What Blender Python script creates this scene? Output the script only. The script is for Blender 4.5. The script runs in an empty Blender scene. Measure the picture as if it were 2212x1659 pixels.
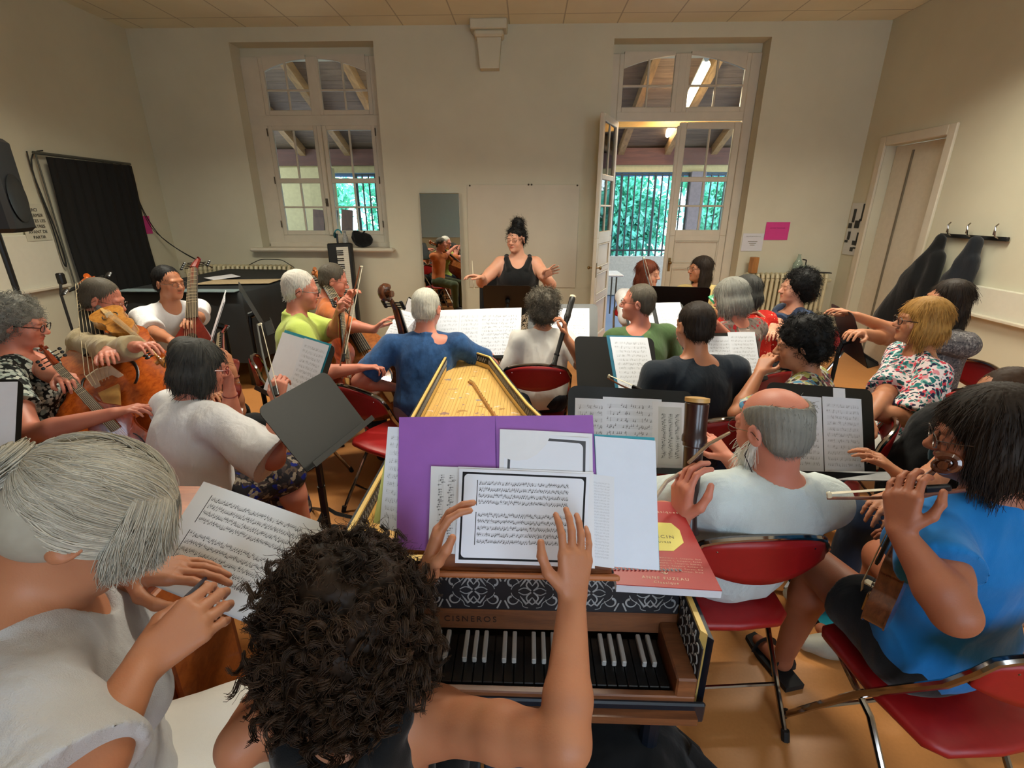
import bpy, math, random
import numpy as np
from math import sin, cos, pi, radians as rad
from mathutils import Vector, Matrix, noise

S = bpy.context.scene
COL = S.collection
# ------------------------------------------------------------ camera, light, exposure
FPX = 1050.0
PITCH, YAW, EYE = rad(19.9), rad(1.8), 1.75
cam_d = bpy.data.cameras.new('camera'); cam = bpy.data.objects.new('camera', cam_d); COL.objects.link(cam)
cam_d.sensor_fit = 'HORIZONTAL'; cam_d.sensor_width = 36.0; cam_d.lens = 36.0 * FPX / 2212.0
cam_d.clip_start = 0.05; cam_d.clip_end = 300
cam.location = (0, 0, EYE); cam.rotation_euler = (pi / 2 - PITCH, 0, YAW)
S.camera = cam
S.view_settings.view_transform = 'Standard'
try: S.view_settings.look = 'None'
except Exception: pass
S.view_settings.gamma = 1.0; S.view_settings.use_curve_mapping = False
S.view_settings.exposure = 0.12

W = bpy.data.worlds.new('sky'); S.world = W; W.use_nodes = True
nt = W.node_tree; nt.nodes.clear()
wo = nt.nodes.new('ShaderNodeOutputWorld'); wb = nt.nodes.new('ShaderNodeBackground')
tc = nt.nodes.new('ShaderNodeTexCoord'); sep = nt.nodes.new('ShaderNodeSeparateXYZ'); cr = nt.nodes.new('ShaderNodeValToRGB')
nt.links.new(tc.outputs['Generated'], sep.inputs[0]); nt.links.new(sep.outputs['Z'], cr.inputs[0])
cr.color_ramp.elements[0].position = 0.0; cr.color_ramp.elements[0].color = (0.78, 0.90, 1.0, 1)
cr.color_ramp.elements[1].position = 0.6; cr.color_ramp.elements[1].color = (0.55, 0.75, 1.0, 1)
nt.links.new(cr.outputs[0], wb.inputs[0]); wb.inputs[1].default_value = 5.0
nt.links.new(wb.outputs[0], wo.inputs[0])

def area(name, loc, size, energy, color, rot=(0, 0, 0), spread=pi):
    l = bpy.data.lights.new(name, 'AREA'); l.shape = 'RECTANGLE'; l.size, l.size_y = size
    l.energy = energy; l.color = color; l.spread = spread
    o = bpy.data.objects.new(name, l); COL.objects.link(o); o.location = loc; o.rotation_euler = rot
    return o
WARM = (1.0, 0.955, 0.79)
TUBES = [(-2.6, 0.6), (-2.6, 3.7), (0.3, -0.6), (0.3, 3.0), (2.7, 0.6), (2.7, 3.7)]
for tx, ty in TUBES:
    area('tube_light', (tx, ty, 3.30), (1.25, 0.10), 64 if ty > 2 else 5, WARM, spread=rad(150))
DAY = (0.62, 0.80, 1.0)
for wx in (0.4, 2.8):
    area('daylight', (wx, -2.75, 2.0), (1.3, 1.9), 22, DAY, (rad(90), 0, 0))
S.cycles.max_bounces = 7; S.cycles.diffuse_bounces = 4; S.cycles.glossy_bounces = 4
S.cycles.transmission_bounces = 6; S.cycles.transparent_max_bounces = 12
S.cycles.use_denoising = True
S.cycles.sample_clamp_indirect = 6.0
S.cycles.caustics_reflective = False; S.cycles.caustics_refractive = False

# ------------------------------------------------------------ pixel rays -> points of the room
_F = np.array([-sin(YAW) * cos(PITCH), cos(YAW) * cos(PITCH), -sin(PITCH)])
_R = np.array([cos(YAW), sin(YAW), 0.0]); _U = np.cross(_R, _F)
def at(px, py, d=None, X=None, Y=None, Z=None):
    r = _F + _R * (px - 1106) / FPX + _U * (829.5 - py) / FPX
    t = d if d is not None else X / r[0] if X is not None else Y / r[1] if Y is not None else (Z - EYE) / r[2]
    return np.array([0, 0, EYE]) + r * t

def unit(v):
    v = np.asarray(v, float); n = np.linalg.norm(v)
    return v / n if n > 1e-9 else v
def A3(*v): return np.array(v, float)
def frame(z, x=(1, 0, 0)):
    "3x3 with columns x,y,z; z kept, x made perpendicular"
    z = unit(z); x = np.asarray(x, float); x = x - z * x.dot(z)
    if np.linalg.norm(x) < 1e-6: x = np.cross(z, A3(0, 1, 0.1))
    x = unit(x); y = np.cross(z, x)
    return np.stack([x, y, z], 1)
def yawm(a):
    c, s = cos(rad(a)), sin(rad(a)); return np.array([[c, -s, 0], [s, c, 0], [0, 0, 1.0]])
def rotm(axis, a):
    a = rad(a); k = unit(axis); K = np.array([[0, -k[2], k[1]], [k[2], 0, -k[0]], [-k[1], k[0], 0]])
    return np.eye(3) + sin(a) * K + (1 - cos(a)) * K @ K

# ------------------------------------------------------------ materials
MATS = {}
def lin(c):
    if isinstance(c, str): c = tuple(int(c[i:i + 2], 16) / 255 for i in (0, 2, 4))
    return tuple((x / 12.92 if x <= .04045 else ((x + .055) / 1.055) ** 2.4) for x in c) + (1,)
class N:
    "small node-graph builder"
    def __init__(s, name):
        s.m = bpy.data.materials.new(name); s.m.use_nodes = True; s.t = s.m.node_tree
        s.b = s.t.nodes['Principled BSDF']
    def n(s, kind, **kw):
        x = s.t.nodes.new('ShaderNode' + kind)
        for k, v in kw.items():
            if k.startswith('i_'):
                k = k[2:]; k = int(k) if k.isdigit() else k.replace('_', ' ')
                if isinstance(v, bpy.types.NodeSocket): s.t.links.new(v, x.inputs[k])
                else: x.inputs[k].default_value = v
            else: setattr(x, k, v)
        return x
    def link(s, a, b): s.t.links.new(a, b)
    def math(s, op, a, b=None, c=None, clamp=False):
        x = s.t.nodes.new('ShaderNodeMath'); x.operation = op; x.use_clamp = clamp
        for i, v in enumerate((a, b, c)):
            if v is None: continue
            if isinstance(v, bpy.types.NodeSocket): s.t.links.new(v, x.inputs[i])
            else: x.inputs[i].default_value = v
        return x.outputs[0]
    def mix(s, f, a, b, blend='MIX'):
        x = s.t.nodes.new('ShaderNodeMix'); x.data_type = 'RGBA'; x.blend_type = blend
        for i, v in ((0, f), (6, a), (7, b)):
            if isinstance(v, bpy.types.NodeSocket): s.t.links.new(v, x.inputs[i])
            else: x.inputs[i].default_value = v
        return x.outputs[2]
    def ramp(s, f, stops, interp='LINEAR'):
        x = s.t.nodes.new('ShaderNodeValToRGB'); s.t.links.new(f, x.inputs[0]); r = x.color_ramp; r.interpolation = interp
        while len(r.elements) < len(stops): r.elements.new(0.5)
        for e, (p, c) in zip(r.elements, stops): e.position = p; e.color = c
        return x.outputs[0]
    def coord(s, which='Object', scale=(1, 1, 1), rot=(0, 0, 0), loc=(0, 0, 0)):
        c = s.n('TexCoord'); m = s.n('Mapping'); s.link(c.outputs[which], m.inputs[0])
        m.inputs['Scale'].default_value = scale; m.inputs['Rotation'].default_value = rot; m.inputs['Location'].default_value = loc
        return m.outputs[0]
    def noise(s, vec, scale, detail=3, rough=.5, out='Fac', dist=0):
        x = s.n('TexNoise'); s.link(vec, x.inputs['Vector']); x.inputs['Scale'].default_value = scale
        x.inputs['Detail'].default_value = detail; x.inputs['Roughness'].default_value = rough; x.inputs['Distortion'].default_value = dist
        return x.outputs[out]
    def bump(s, h, strength=.3, dist=.01):
        x = s.n('Bump'); s.link(h, x.inputs['Height']); x.inputs['Strength'].default_value = strength; x.inputs['Distance'].default_value = dist
        s.link(x.outputs[0], s.b.inputs['Normal'])
    def base(s, c): 
        if isinstance(c, bpy.types.NodeSocket): s.link(c, s.b.inputs['Base Color'])
        else: s.b.inputs['Base Color'].default_value = c
    def set(s, rough=None, metal=None, spec=None, **kw):
        if rough is not None: s.b.inputs['Roughness'].default_value = rough
        if metal is not None: s.b.inputs['Metallic'].default_value = metal
        if spec is not None: s.b.inputs['Specular IOR Level'].default_value = spec
        for k, v in kw.items(): s.b.inputs[k.replace('_', ' ')].default_value = v
        return s

def plain(name, col, rough=.5, metal=0., var=.12, scale=20, bump=0., spec=None, stretch=(1, 1, 1), emit=None):
    if name in MATS: return MATS[name]
    n = N(name); c = lin(col); v = n.coord('Object', stretch)
    f = n.noise(v, scale, 4, .6)
    d = tuple(x * (1 - var) for x in c[:3]) + (1,); l = tuple(min(1, x * (1 + var)) for x in c[:3]) + (1,)
    n.base(n.ramp(f, [(.3, d), (.7, l)])); n.set(rough, metal, spec)
    if bump: n.bump(f, bump, .01)
    if emit: n.b.inputs['Emission Color'].default_value = c; n.b.inputs['Emission Strength'].default_value = emit
    MATS[name] = n.m; return n.m
def cloth(name, col, var=.10, weave=500, rough=.85, fold=.35, blotch=None):
    if name in MATS: return MATS[name]
    n = N(name); c = lin(col); v = n.coord()
    f = n.noise(v, 7, 4, .6); g = n.noise(v, weave, 2, .5); w = n.noise(n.coord('Object', (1, 1, .5)), 11, 3, .55, dist=.25)
    a = tuple(x * (1 - var) for x in c[:3]) + (1,); b = tuple(min(1, x * (1 + var)) for x in c[:3]) + (1,)
    col_ = n.ramp(f, [(.3, a), (.7, b)])
    if blotch: col_ = n.mix(n.ramp(n.noise(v, 22, 4, .7), [(.42, (0, 0, 0, 1)), (.62, (1, 1, 1, 1))]), col_, lin(blotch))
    n.base(col_); n.set(rough, 0, .25); n.b.inputs['Sheen Weight'].default_value = .15
    h = n.math('ADD', n.math('MULTIPLY', w, 1.0), n.math('MULTIPLY', g, .06)); n.bump(h, fold, .03)
    MATS[name] = n.m; return n.m
def wood(name, dark, light, scale=6, rough=.35, stretch=(8, 8, 1), coat=.2):
    if name in MATS: return MATS[name]
    n = N(name); v = n.coord('Object', stretch)
    f = n.noise(v, scale, 5, .6, dist=1.2); g = n.noise(v, scale * 12, 2, .5)
    n.base(n.ramp(n.math('ADD', n.math('MULTIPLY', f, .8), n.math('MULTIPLY', g, .2)), [(.3, lin(dark)), (.7, lin(light))]))
    n.set(rough); n.b.inputs['Coat Weight'].default_value = coat; n.bump(g, .05, .002)
    MATS[name] = n.m; return n.m
def floral(name, bg, cols, scale=24, thr=.42, smear=.0, rough=.8, wrinkle=.3):
    "blobs of several colours scattered on a ground"
    if name in MATS: return MATS[name]
    n = N(name); v = n.coord(); cur = lin(bg)
    warp = n.n('VectorMath', operation='ADD'); n.link(v, warp.inputs[0])
    nz = n.n('TexNoise', i_Scale=scale * .8); n.link(v, nz.inputs['Vector'])
    sc = n.n('VectorMath', operation='SCALE'); n.link(nz.outputs['Color'], sc.inputs[0]); sc.inputs['Scale'].default_value = smear + .02; n.link(sc.outputs[0], warp.inputs[1])
    for i, c in enumerate(cols):
        m = n.n('Mapping'); n.link(warp.outputs[0], m.inputs[0]); m.inputs['Location'].default_value = (i * 1.7, i * .9, i * 2.3); m.inputs['Rotation'].default_value = (i, i * .6, .3)
        vo = n.n('TexVoronoi'); n.link(m.outputs[0], vo.inputs['Vector']); vo.inputs['Scale'].default_value = scale * (1 + .23 * i)
        msk = n.ramp(vo.outputs['Distance'], [(thr - .05, (1, 1, 1, 1)), (thr, (0, 0, 0, 1))])
        sel = n.n('SeparateColor'); n.link(vo.outputs['Color'], sel.inputs[0])
        k = n.math('MULTIPLY', msk, n.math('GREATER_THAN', sel.outputs[0], .45))
        cur = n.mix(k, cur, lin(c))
    n.base(cur); n.set(rough, 0, .2)
    n.bump(n.noise(v, 12, 3, .55, dist=.8), wrinkle, .03)
    MATS[name] = n.m; return n.m
def skin(name, col):
    if name in MATS: return MATS[name]
    n = N(name); c = lin(col); v = n.coord()
    f = n.noise(v, 9, 3, .6); at_ = n.n('Attribute', attribute_name='tint')
    base = n.ramp(f, [(.35, tuple(x * k for x, k in zip(c[:3], (.93, .86, .84))) + (1,)), (.65, c)])
    n.base(n.mix(1.0, base, at_.outputs['Color'], 'MULTIPLY')); n.set(.5, 0, .4)
    n.b.inputs['Subsurface Weight'].default_value = .12; n.b.inputs['Subsurface Radius'].default_value = (.012, .004, .002); n.b.inputs['Subsurface Scale'].default_value = 1.0
    n.bump(n.noise(v, 220, 2, .6), .12, .003)
    MATS[name] = n.m; return n.m
def hairm(name, col, col2=None, rough=.45):
    if name in MATS: return MATS[name]
    n = N(name); a = n.n('Attribute', attribute_name='tint'); sc = n.n('SeparateColor'); n.link(a.outputs['Color'], sc.inputs[0])
    f = n.noise(n.coord(), 16, 3, .6)
    base = n.mix(f, lin(col), lin(col2 or col))
    n.base(n.mix(1.0, base, a.outputs['Color'], 'MULTIPLY')); n.set(rough + .17, 0, .2)
    MATS[name] = n.m; return n.m

# ------------------------------------------------------------ objects
def tag(o, label=None, cat=None, group=None, kind=None):
    if label: o['label'] = label
    if cat: o['category'] = cat
    if group: o['group'] = group
    if kind: o['kind'] = kind
    return o
def wloc(p):
    v = Vector((0, 0, 0))
    while p is not None: v = v + p.location; p = p.parent
    return v
def empty(name, loc, label, cat, group=None):
    o = bpy.data.objects.new(name, None); COL.objects.link(o); o.location = loc; o.empty_display_size = .1
    return tag(o, label, cat, group)
def mk(name, v, f, mat, parent=None, smooth=True, loc=None, tint=None):
    "mesh object from arrays given in room coordinates"
    v = np.asarray(v, np.float32).reshape(-1, 3)
    base = wloc(parent)
    if parent is None:
        if loc is None:
            mn, mx = v.min(0), v.max(0); loc = ((mn[0] + mx[0]) / 2, (mn[1] + mx[1]) / 2, mn[2])
        base = Vector(tuple(float(q) for q in loc))
    v = v - np.array(base, np.float32)
    me = bpy.data.meshes.new(name)
    if isinstance(f, np.ndarray):
        k = f.shape[1]; me.vertices.add(len(v)); me.vertices.foreach_set('co', v.ravel())
        me.loops.add(f.size); me.loops.foreach_set('vertex_index', f.astype(np.int32).ravel())
        me.polygons.add(len(f)); me.polygons.foreach_set('loop_start', np.arange(0, f.size, k, dtype=np.int32))
        me.polygons.foreach_set('loop_total', np.full(len(f), k, np.int32)); me.update(calc_edges=True)
    else:
        me.from_pydata([tuple(map(float, x)) for x in v], [], f); me.update()
    if smooth is True: me.polygons.foreach_set('use_smooth', np.ones(len(me.polygons), bool))
    elif smooth: 
        me.polygons.foreach_set('use_smooth', np.ones(len(me.polygons), bool))
        try: me.set_sharp_from_angle(angle=rad(smooth))
        except Exception: pass
    if mat is not None: me.materials.append(mat)
    if tint is not None:
        ca = me.color_attributes.new('tint', 'FLOAT_COLOR', 'POINT')
        c = np.ones((len(v), 4), np.float32); c[:, :3] = tint; ca.data.foreach_set('color', c.ravel())
    o = bpy.data.objects.new(name, me); COL.objects.link(o)
    if parent is not None: o.parent = parent
    else: o.location = base
    return o
def copy_tree(o, parent=None):
    c = o.copy(); COL.objects.link(c); c.parent = parent
    for ch in list(o.children): copy_tree(ch, c)
    return c
def place(o, loc, rz=0, label=None, cat=None, group=None):
    o.location = loc; o.rotation_euler = (0, 0, rad(rz))
    return tag(o, label, cat, group)

class M:
    "collects shapes, then links them as one mesh object"
    def __init__(s): s.v = []; s.f = []
    def add(s, v, f):
        b = len(s.v); s.v.extend([tuple(x) for x in v]); s.f.extend([tuple(b + i for i in q) for q in f]); return s
    def box(s, c, h, R=None, bev=0.):
        c = np.asarray(c, float); h = np.asarray(h, float) / 2; R = np.eye(3) if R is None else R
        if bev <= 0:
            p = [c + R @ (h * A3(x, y, z)) for x in (-1, 1) for y in (-1, 1) for z in (-1, 1)]
            return s.add(p, [(0, 1, 3, 2), (4, 6, 7, 5), (0, 4, 5, 1), (2, 3, 7, 6), (0, 2, 6, 4), (1, 5, 7, 3)])
        b = min(bev, *(h * .98)); p = []; idx = {}
        for x in (-1, 1):
            for y in (-1, 1):
                for z in (-1, 1):
                    for a in range(3):
                        q = A3(x, y, z) * (h - b); q[a] += (x, y, z)[a] * b
                        idx[x, y, z, a] = len(p); p.append(c + R @ q)
        f = []
        for a in range(3):
            u, w = [(1, 2), (2, 0), (0, 1)][a]
            for sg in (-1, 1):
                def k(i, j):
                    t = [0, 0, 0]; t[a] = sg; t[u] = i; t[w] = j; return idx[t[0], t[1], t[2], a]
                q = (k(-1, -1), k(1, -1), k(1, 1), k(-1, 1)); f.append(q if sg > 0 else q[::-1])
            for i in (-1, 1):
                for j in (-1, 1):
                    def k2(t, ax):
                        r = [0, 0, 0]; r[a] = t; r[u] = i; r[w] = j; return idx[r[0], r[1], r[2], ax]
                    q = (k2(-1, u), k2(1, u), k2(1, w), k2(-1, w)); f.append(q if i * j > 0 else q[::-1])
        for x in (-1, 1):
            for y in (-1, 1):
                for z in (-1, 1):
                    q = tuple(idx[x, y, z, a] for a in range(3)); f.append(q if x * y * z > 0 else q[::-1])
        return s.add(p, f)
    def tube(s, path, r, n=8, cap=True, flat=1.0, up=(0, 0, 1), closed=False):
        P = np.asarray(path, float); m = len(P); rr = np.full(m, r, float) if np.isscalar(r) else np.asarray(r, float)
        T = np.zeros_like(P)
        if closed: T = np.roll(P, -1, 0) - np.roll(P, 1, 0)
        else: T[1:-1] = P[2:] - P[:-2]; T[0] = P[1] - P[0]; T[-1] = P[-1] - P[-2]
        x = None; v = []
        for i in range(m):
            z = unit(T[i])
            if x is None: x = frame(z, np.cross(np.asarray(up, float), z) if abs(z.dot(unit(up))) < .98 else (1, 0, 0))[:, 0]
            x = unit(x - z * x.dot(z)); y = np.cross(z, x)
            for k in range(n):
                a = 2 * pi * k / n; v.append(P[i] + x * cos(a) * rr[i] + y * sin(a) * rr[i] * flat)
        f = [(i * n + k, i * n + (k + 1) % n, (i + 1) * n + (k + 1) % n, (i + 1) * n + k) for i in range(m - 1) for k in range(n)]
        if closed: f += [((m - 1) * n + k, (m - 1) * n + (k + 1) % n, (k + 1) % n, k) for k in range(n)]
        elif cap: f += [tuple(range(n))[::-1], tuple((m - 1) * n + k for k in range(n))]
        return s.add(v, f)
    def lathe(s, prof, o=(0, 0, 0), R=None, n=20):
        "prof: (radius, height) pairs about local z"
        R = np.eye(3) if R is None else R; o = np.asarray(o, float); v = []
        for r, h in prof:
            for k in range(n):
                a = 2 * pi * k / n; v.append(o + R @ A3(r * cos(a), r * sin(a), h))
        m = len(prof)
        f = [(i * n + k, i * n + (k + 1) % n, (i + 1) * n + (k + 1) % n, (i + 1) * n + k) for i in range(m - 1) for k in range(n)]
        f += [tuple(range(n))[::-1], tuple((m - 1) * n + k for k in range(n))]
        return s.add(v, f)
    def prism(s, poly, o, R, t):
        "2-D polygon in local xy, extruded t along local z"
        o = np.asarray(o, float); n = len(poly)
        v = [o + R @ A3(x, y, 0) for x, y in poly] + [o + R @ A3(x, y, t) for x, y in poly]
        f = [tuple(range(n))[::-1], tuple(range(n, 2 * n))] + [(i, (i + 1) % n, n + (i + 1) % n, n + i) for i in range(n)]
        return s.add(v, f)
    def sph(s, c, r, n=10, R=None):
        c = np.asarray(c, float); r = np.asarray([r] * 3 if np.isscalar(r) else r, float); R = np.eye(3) if R is None else R
        v = []; m = n // 2 + 1
        for i in range(m + 1):
            t = pi * i / m
            for k in range(n): v.append(c + R @ (r * A3(sin(t) * cos(2 * pi * k / n), sin(t) * sin(2 * pi * k / n), -cos(t))))
        return s.add(v, [(i * n + k, i * n + (k + 1) % n, (i + 1) * n + (k + 1) % n, (i + 1) * n + k) for i in range(m) for k in range(n)])
    def obj(s, name, mat, parent=None, smooth=35, loc=None): return mk(name, s.v, s.f, mat, parent, smooth, loc)

def rrect(w, h, r, n=5):
    p = []
    for cx, cy, a0 in ((w / 2 - r, h / 2 - r, 0), (-w / 2 + r, h / 2 - r, 90), (-w / 2 + r, -h / 2 + r, 180), (w / 2 - r, -h / 2 + r, 270)):
        for i in range(n + 1):
            a = rad(a0 + 90 * i / n); p.append((cx + r * cos(a), cy + r * sin(a)))
    return p

# ------------------------------------------------------------ soft solids: blended distance fields meshed with surface nets
class Fld:
    def __init__(s, h=.006): s.h = h; s.ops = []
    def cone(s, a, b, ra, rb, k=.012, sub=False, clip=None):
        a, b = np.asarray(a, float), np.asarray(b, float); m = max(ra, rb)
        s.ops.append(('c', (a, b, ra, rb), k, sub, clip, np.minimum(a, b) - m, np.maximum(a, b) + m)); return s
    def chain(s, pts, rs, k=.012, **kw):
        for i in range(len(pts) - 1): s.cone(pts[i], pts[i + 1], rs[i], rs[i + 1], k, **kw)
        return s
    def ell(s, c, r, R=None, k=.012, sub=False, clip=None):
        c = np.asarray(c, float); r = np.asarray([r] * 3 if np.isscalar(r) else r, float); R = np.eye(3) if R is None else R
        e = np.sqrt(((R * r) ** 2).sum(1)); s.ops.append(('e', (c, r, R), k, sub, clip, c - e, c + e)); return s
    def box(s, c, hf, r=.01, R=None, k=.01, sub=False, clip=None):
        c = np.asarray(c, float); hf = np.asarray(hf, float); R = np.eye(3) if R is None else R
        e = np.abs(R) @ hf; s.ops.append(('b', (c, hf, R, r), k, sub, clip, c - e, c + e)); return s
    def mesh(s):
        h = s.h; U = [o for o in s.ops if not o[3]]
        lo = np.min([o[5] for o in U], 0) - 3 * h; hi = np.max([o[6] for o in U], 0) + 3 * h
        n = np.ceil((hi - lo) / h).astype(int) + 1
        D = np.ones(tuple(n), np.float32)
        for t, pr, k, sub, clip, a, b in s.ops:
            pad = k + 3 * h
            i0 = np.clip(np.floor((a - pad - lo) / h).astype(int), 0, n - 1); i1 = np.clip(np.ceil((b + pad - lo) / h).astype(int) + 1, 1, n)
            if (i1 <= i0).any(): continue
            ax = [(lo[j] + h * np.arange(i0[j], i1[j])).astype(np.float32) for j in range(3)]
            X, Y, Z = ax[0][:, None, None], ax[1][None, :, None], ax[2][None, None, :]
            if t == 'c':
                A, B, ra, rb = pr; ba = B - A; l2 = max(float(ba @ ba), 1e-12); x, y, z = X - A[0], Y - A[1], Z - A[2]
                q = np.clip((x * ba[0] + y * ba[1] + z * ba[2]) / l2, 0, 1)
                d = np.sqrt((x - q * ba[0]) ** 2 + (y - q * ba[1]) ** 2 + (z - q * ba[2]) ** 2) - (ra + (rb - ra) * q)
            else:
                c, r, R = pr[:3]; x, y, z = X - c[0], Y - c[1], Z - c[2]
                L = [x * R[0, j] + y * R[1, j] + z * R[2, j] for j in range(3)]
                if t == 'e':
                    k0 = np.sqrt(sum((L[j] / r[j]) ** 2 for j in range(3))); k1 = np.sqrt(sum((L[j] / r[j] ** 2) ** 2 for j in range(3))) + 1e-6
                    d = k0 * (k0 - 1) / k1
                else:
                    rr = pr[3]; q = [np.abs(L[j]) - (r[j] - rr) for j in range(3)]
                    d = np.sqrt(sum(np.maximum(e, 0) ** 2 for e in q)) + np.minimum(np.maximum(np.maximum(q[0], q[1]), q[2]), 0) - rr
            if clip is not None:
                for cp, cn in clip:
                    cp, cn = np.asarray(cp, float), unit(cn)
                    d = np.maximum(d, (X - cp[0]) * cn[0] + (Y - cp[1]) * cn[1] + (Z - cp[2]) * cn[2])
            sl = tuple(slice(i0[j], i1[j]) for j in range(3)); E = D[sl]; k = max(k, 1e-5)
            if sub:
                g = np.clip(.5 - .5 * (E + d) / k, 0, 1); D[sl] = E * (1 - g) - d * g + k * g * (1 - g)
            else:
                g = np.clip(.5 + .5 * (E - d) / k, 0, 1); D[sl] = E * (1 - g) + d * g - k * g * (1 - g)
        return nets(D, lo, h)
def nets(D, lo, h):
    I = D < 0; nx, ny, nz = D.shape
    cnt = np.zeros((nx - 1, ny - 1, nz - 1), np.int8)
    for a in (0, 1):
        for b in (0, 1):
            for c in (0, 1): cnt += I[a:nx - 1 + a, b:ny - 1 + b, c:nz - 1 + c]
    cells = np.argwhere((cnt > 0) & (cnt < 8))
    if len(cells) == 0: return np.zeros((0, 3)), np.zeros((0, 4), int)
    cid = np.full(cnt.shape, -1, np.int32); cid[tuple(cells.T)] = np.arange(len(cells))
    acc = np.zeros((len(cells), 3)); num = np.zeros(len(cells))
    C = [(a, b, c) for a in (0, 1) for b in (0, 1) for c in (0, 1)]
    val = {c: D[cells[:, 0] + c[0], cells[:, 1] + c[1], cells[:, 2] + c[2]] for c in C}
    for c in C:
        for ax in range(3):
            if c[ax]: continue
            e = list(c); e[ax] = 1; e = tuple(e); u, w = val[c], val[e]; m = (u < 0) != (w < 0)
            t = np.where(m, u / np.where(m, u - w, 1), 0); p = np.zeros((len(cells), 3)); p[:] = c; p[:, ax] += t
            acc += p * m[:, None]; num += m
    V = lo + (cells + acc / num[:, None]) * h
    Fs = []
    for ax in range(3):
        o = [(1, 2), (2, 0), (0, 1)][ax]; sa = [slice(None)] * 3; sb = [slice(None)] * 3; sa[ax] = slice(0, -1); sb[ax] = slice(1, None)
        ch = I[tuple(sa)] != I[tuple(sb)]; e = np.argwhere(ch)
        ok = (e[:, o[0]] > 0) & (e[:, o[1]] > 0) & (e[:, o[0]] < D.shape[o[0]] - 1) & (e[:, o[1]] < D.shape[o[1]] - 1); e = e[ok]
        q = []
        for du, dw in ((1, 1), (0, 1), (0, 0), (1, 0)):
            c = e.copy(); c[:, o[0]] -= du; c[:, o[1]] -= dw; q.append(cid[tuple(c.T)])
        q = np.stack(q, 1); fl = ~I[tuple(e.T)]; q[fl] = q[fl][:, ::-1]
        Fs.append(q)
    Fc = np.concatenate(Fs); return V, Fc[(Fc >= 0).all(1)]
def vnormals(V, Fc):
    n = np.cross(V[Fc[:, 2]] - V[Fc[:, 0]], V[Fc[:, 3]] - V[Fc[:, 1]]); N_ = np.zeros_like(V)
    for i in range(4): np.add.at(N_, Fc[:, i], n)
    return N_ / (np.linalg.norm(N_, axis=1, keepdims=True) + 1e-12)
def wob(V, f, seed=0, oct=3):
    "cheap smooth noise in about -1..1"
    r = np.random.RandomState(seed); out = 0; P = V * f
    for o in range(oct):
        q = 0
        for i in range(3):
            d = r.normal(size=(3, 3)); P2 = P + .6 * np.sin(P @ d + r.rand(3) * 6); w = unit(r.normal(size=3)) * 2.2
            q = q + np.sin(P2 @ w + r.rand() * 6)
        out = out + q / 3 / 1.7 ** o; P = P * 1.9
    return out / 1.6
def folds(V, N_, amp, f=9, seed=0, down=.45):
    "cloth folds: ridged noise stretched downwards"
    P = V * A3(1, 1, down); a = wob(P, f, seed, 2); r = 1 - np.abs(a) * 2.6; r = np.clip(r, -.7, 1)
    return V + N_ * ((r - .3) * amp + wob(V, f * .35, seed + 7, 2) * amp * .8)[:, None]
# ------------------------------------------------------------ people
SK = dict(fair=skin('skin_fair', (.80, .58, .47)), pink=skin('skin_pink', (.78, .50, .41)), tan=skin('skin_tan', (.70, .47, .34)),
          deep=skin('skin_deep', (.62, .38, .27)), pale=skin('skin_pale', (.84, .66, .55)))
EYE_W = plain('eye_white', (.85, .83, .80), .15, var=.02); EYE_D = plain('eye_iris', (.12, .08, .05), .1, var=.02)
METAL_D = plain('dark_frame', (.06, .05, .05), .3, .4, var=.05)
METAL_L = plain('wire_frame', (.45, .42, .40), .25, .9, var=.05)
def head_prims(F, c, H, s=1., k=1., jaw=1., wide=1.):
    "c centre, H columns right/forward/up"
    P = lambda x, y, z: c + H @ (A3(x * wide, y, z) * s)
    e = lambda p, r, kk=.012, **a: F.ell(P(*p), A3(*r) * s, H, kk, **a)
    e((0, -.014, .036), (.075 * wide, .094, .081)); e((0, .022, -.018), (.061 * wide, .066, .086), .02)
    e((0, .046, -.074), (.043 * jaw, .040, .034), .03); e((.034, .058, -.028), (.026, .024, .030), .02); e((-.034, .058, -.028), (.026, .024, .030), .02)
    F.cone(P(-.034, .077, .026), P(.034, .077, .026), .013 * s, .013 * s, .014)
    for q in (-1, 1): e((q * .031, .098, .006), (.017, .014, .010), .010, sub=True); F.cone(P(q * .046, .070, .016), P(q * .018, .080, .017), .006 * s, .006 * s, .005)
    F.cone(P(0, .082, .014), P(0, .107, -.021), .0085 * s, .0125 * s, .010)
    for q in (-1, 1): e((q * .0115, .098, -.026), (.0085, .011, .008), .006)
    e((0, .086, -.0475), (.021, .013, .0065), .006); e((0, .083, -.060), (.018, .0125, .0070), .005); e((0, .075, -.089), (.019, .018, .016), .014)
    e((0, .099, -.0540), (.020, .006, .0016), .003, sub=True)
    for q in (-1, 1):
        F.ell(P(q * .031, .0765, .0055), A3(.0158, .0150, .0150) * s, H, .003, clip=[(P(0, 0, .0100), -H[:, 2] - H[:, 1] * .15)]); F.ell(P(q * .031, .0765, .0055), A3(.0158, .0148, .0148) * s, H, .003, clip=[(P(0, 0, .0005), H[:, 2] - H[:, 1] * .1)])
    for q in (-1, 1):
        R = H @ yawm(q * -22) @ rotm((1, 0, 0), -10)
        F.ell(P(q * .077, -.008, -.003), A3(.0075, .019, .031) * s, R, .006)
        F.ell(P(q * .086, -.004, .002), A3(.006, .010, .018) * s, R, .004, sub=True)
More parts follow.
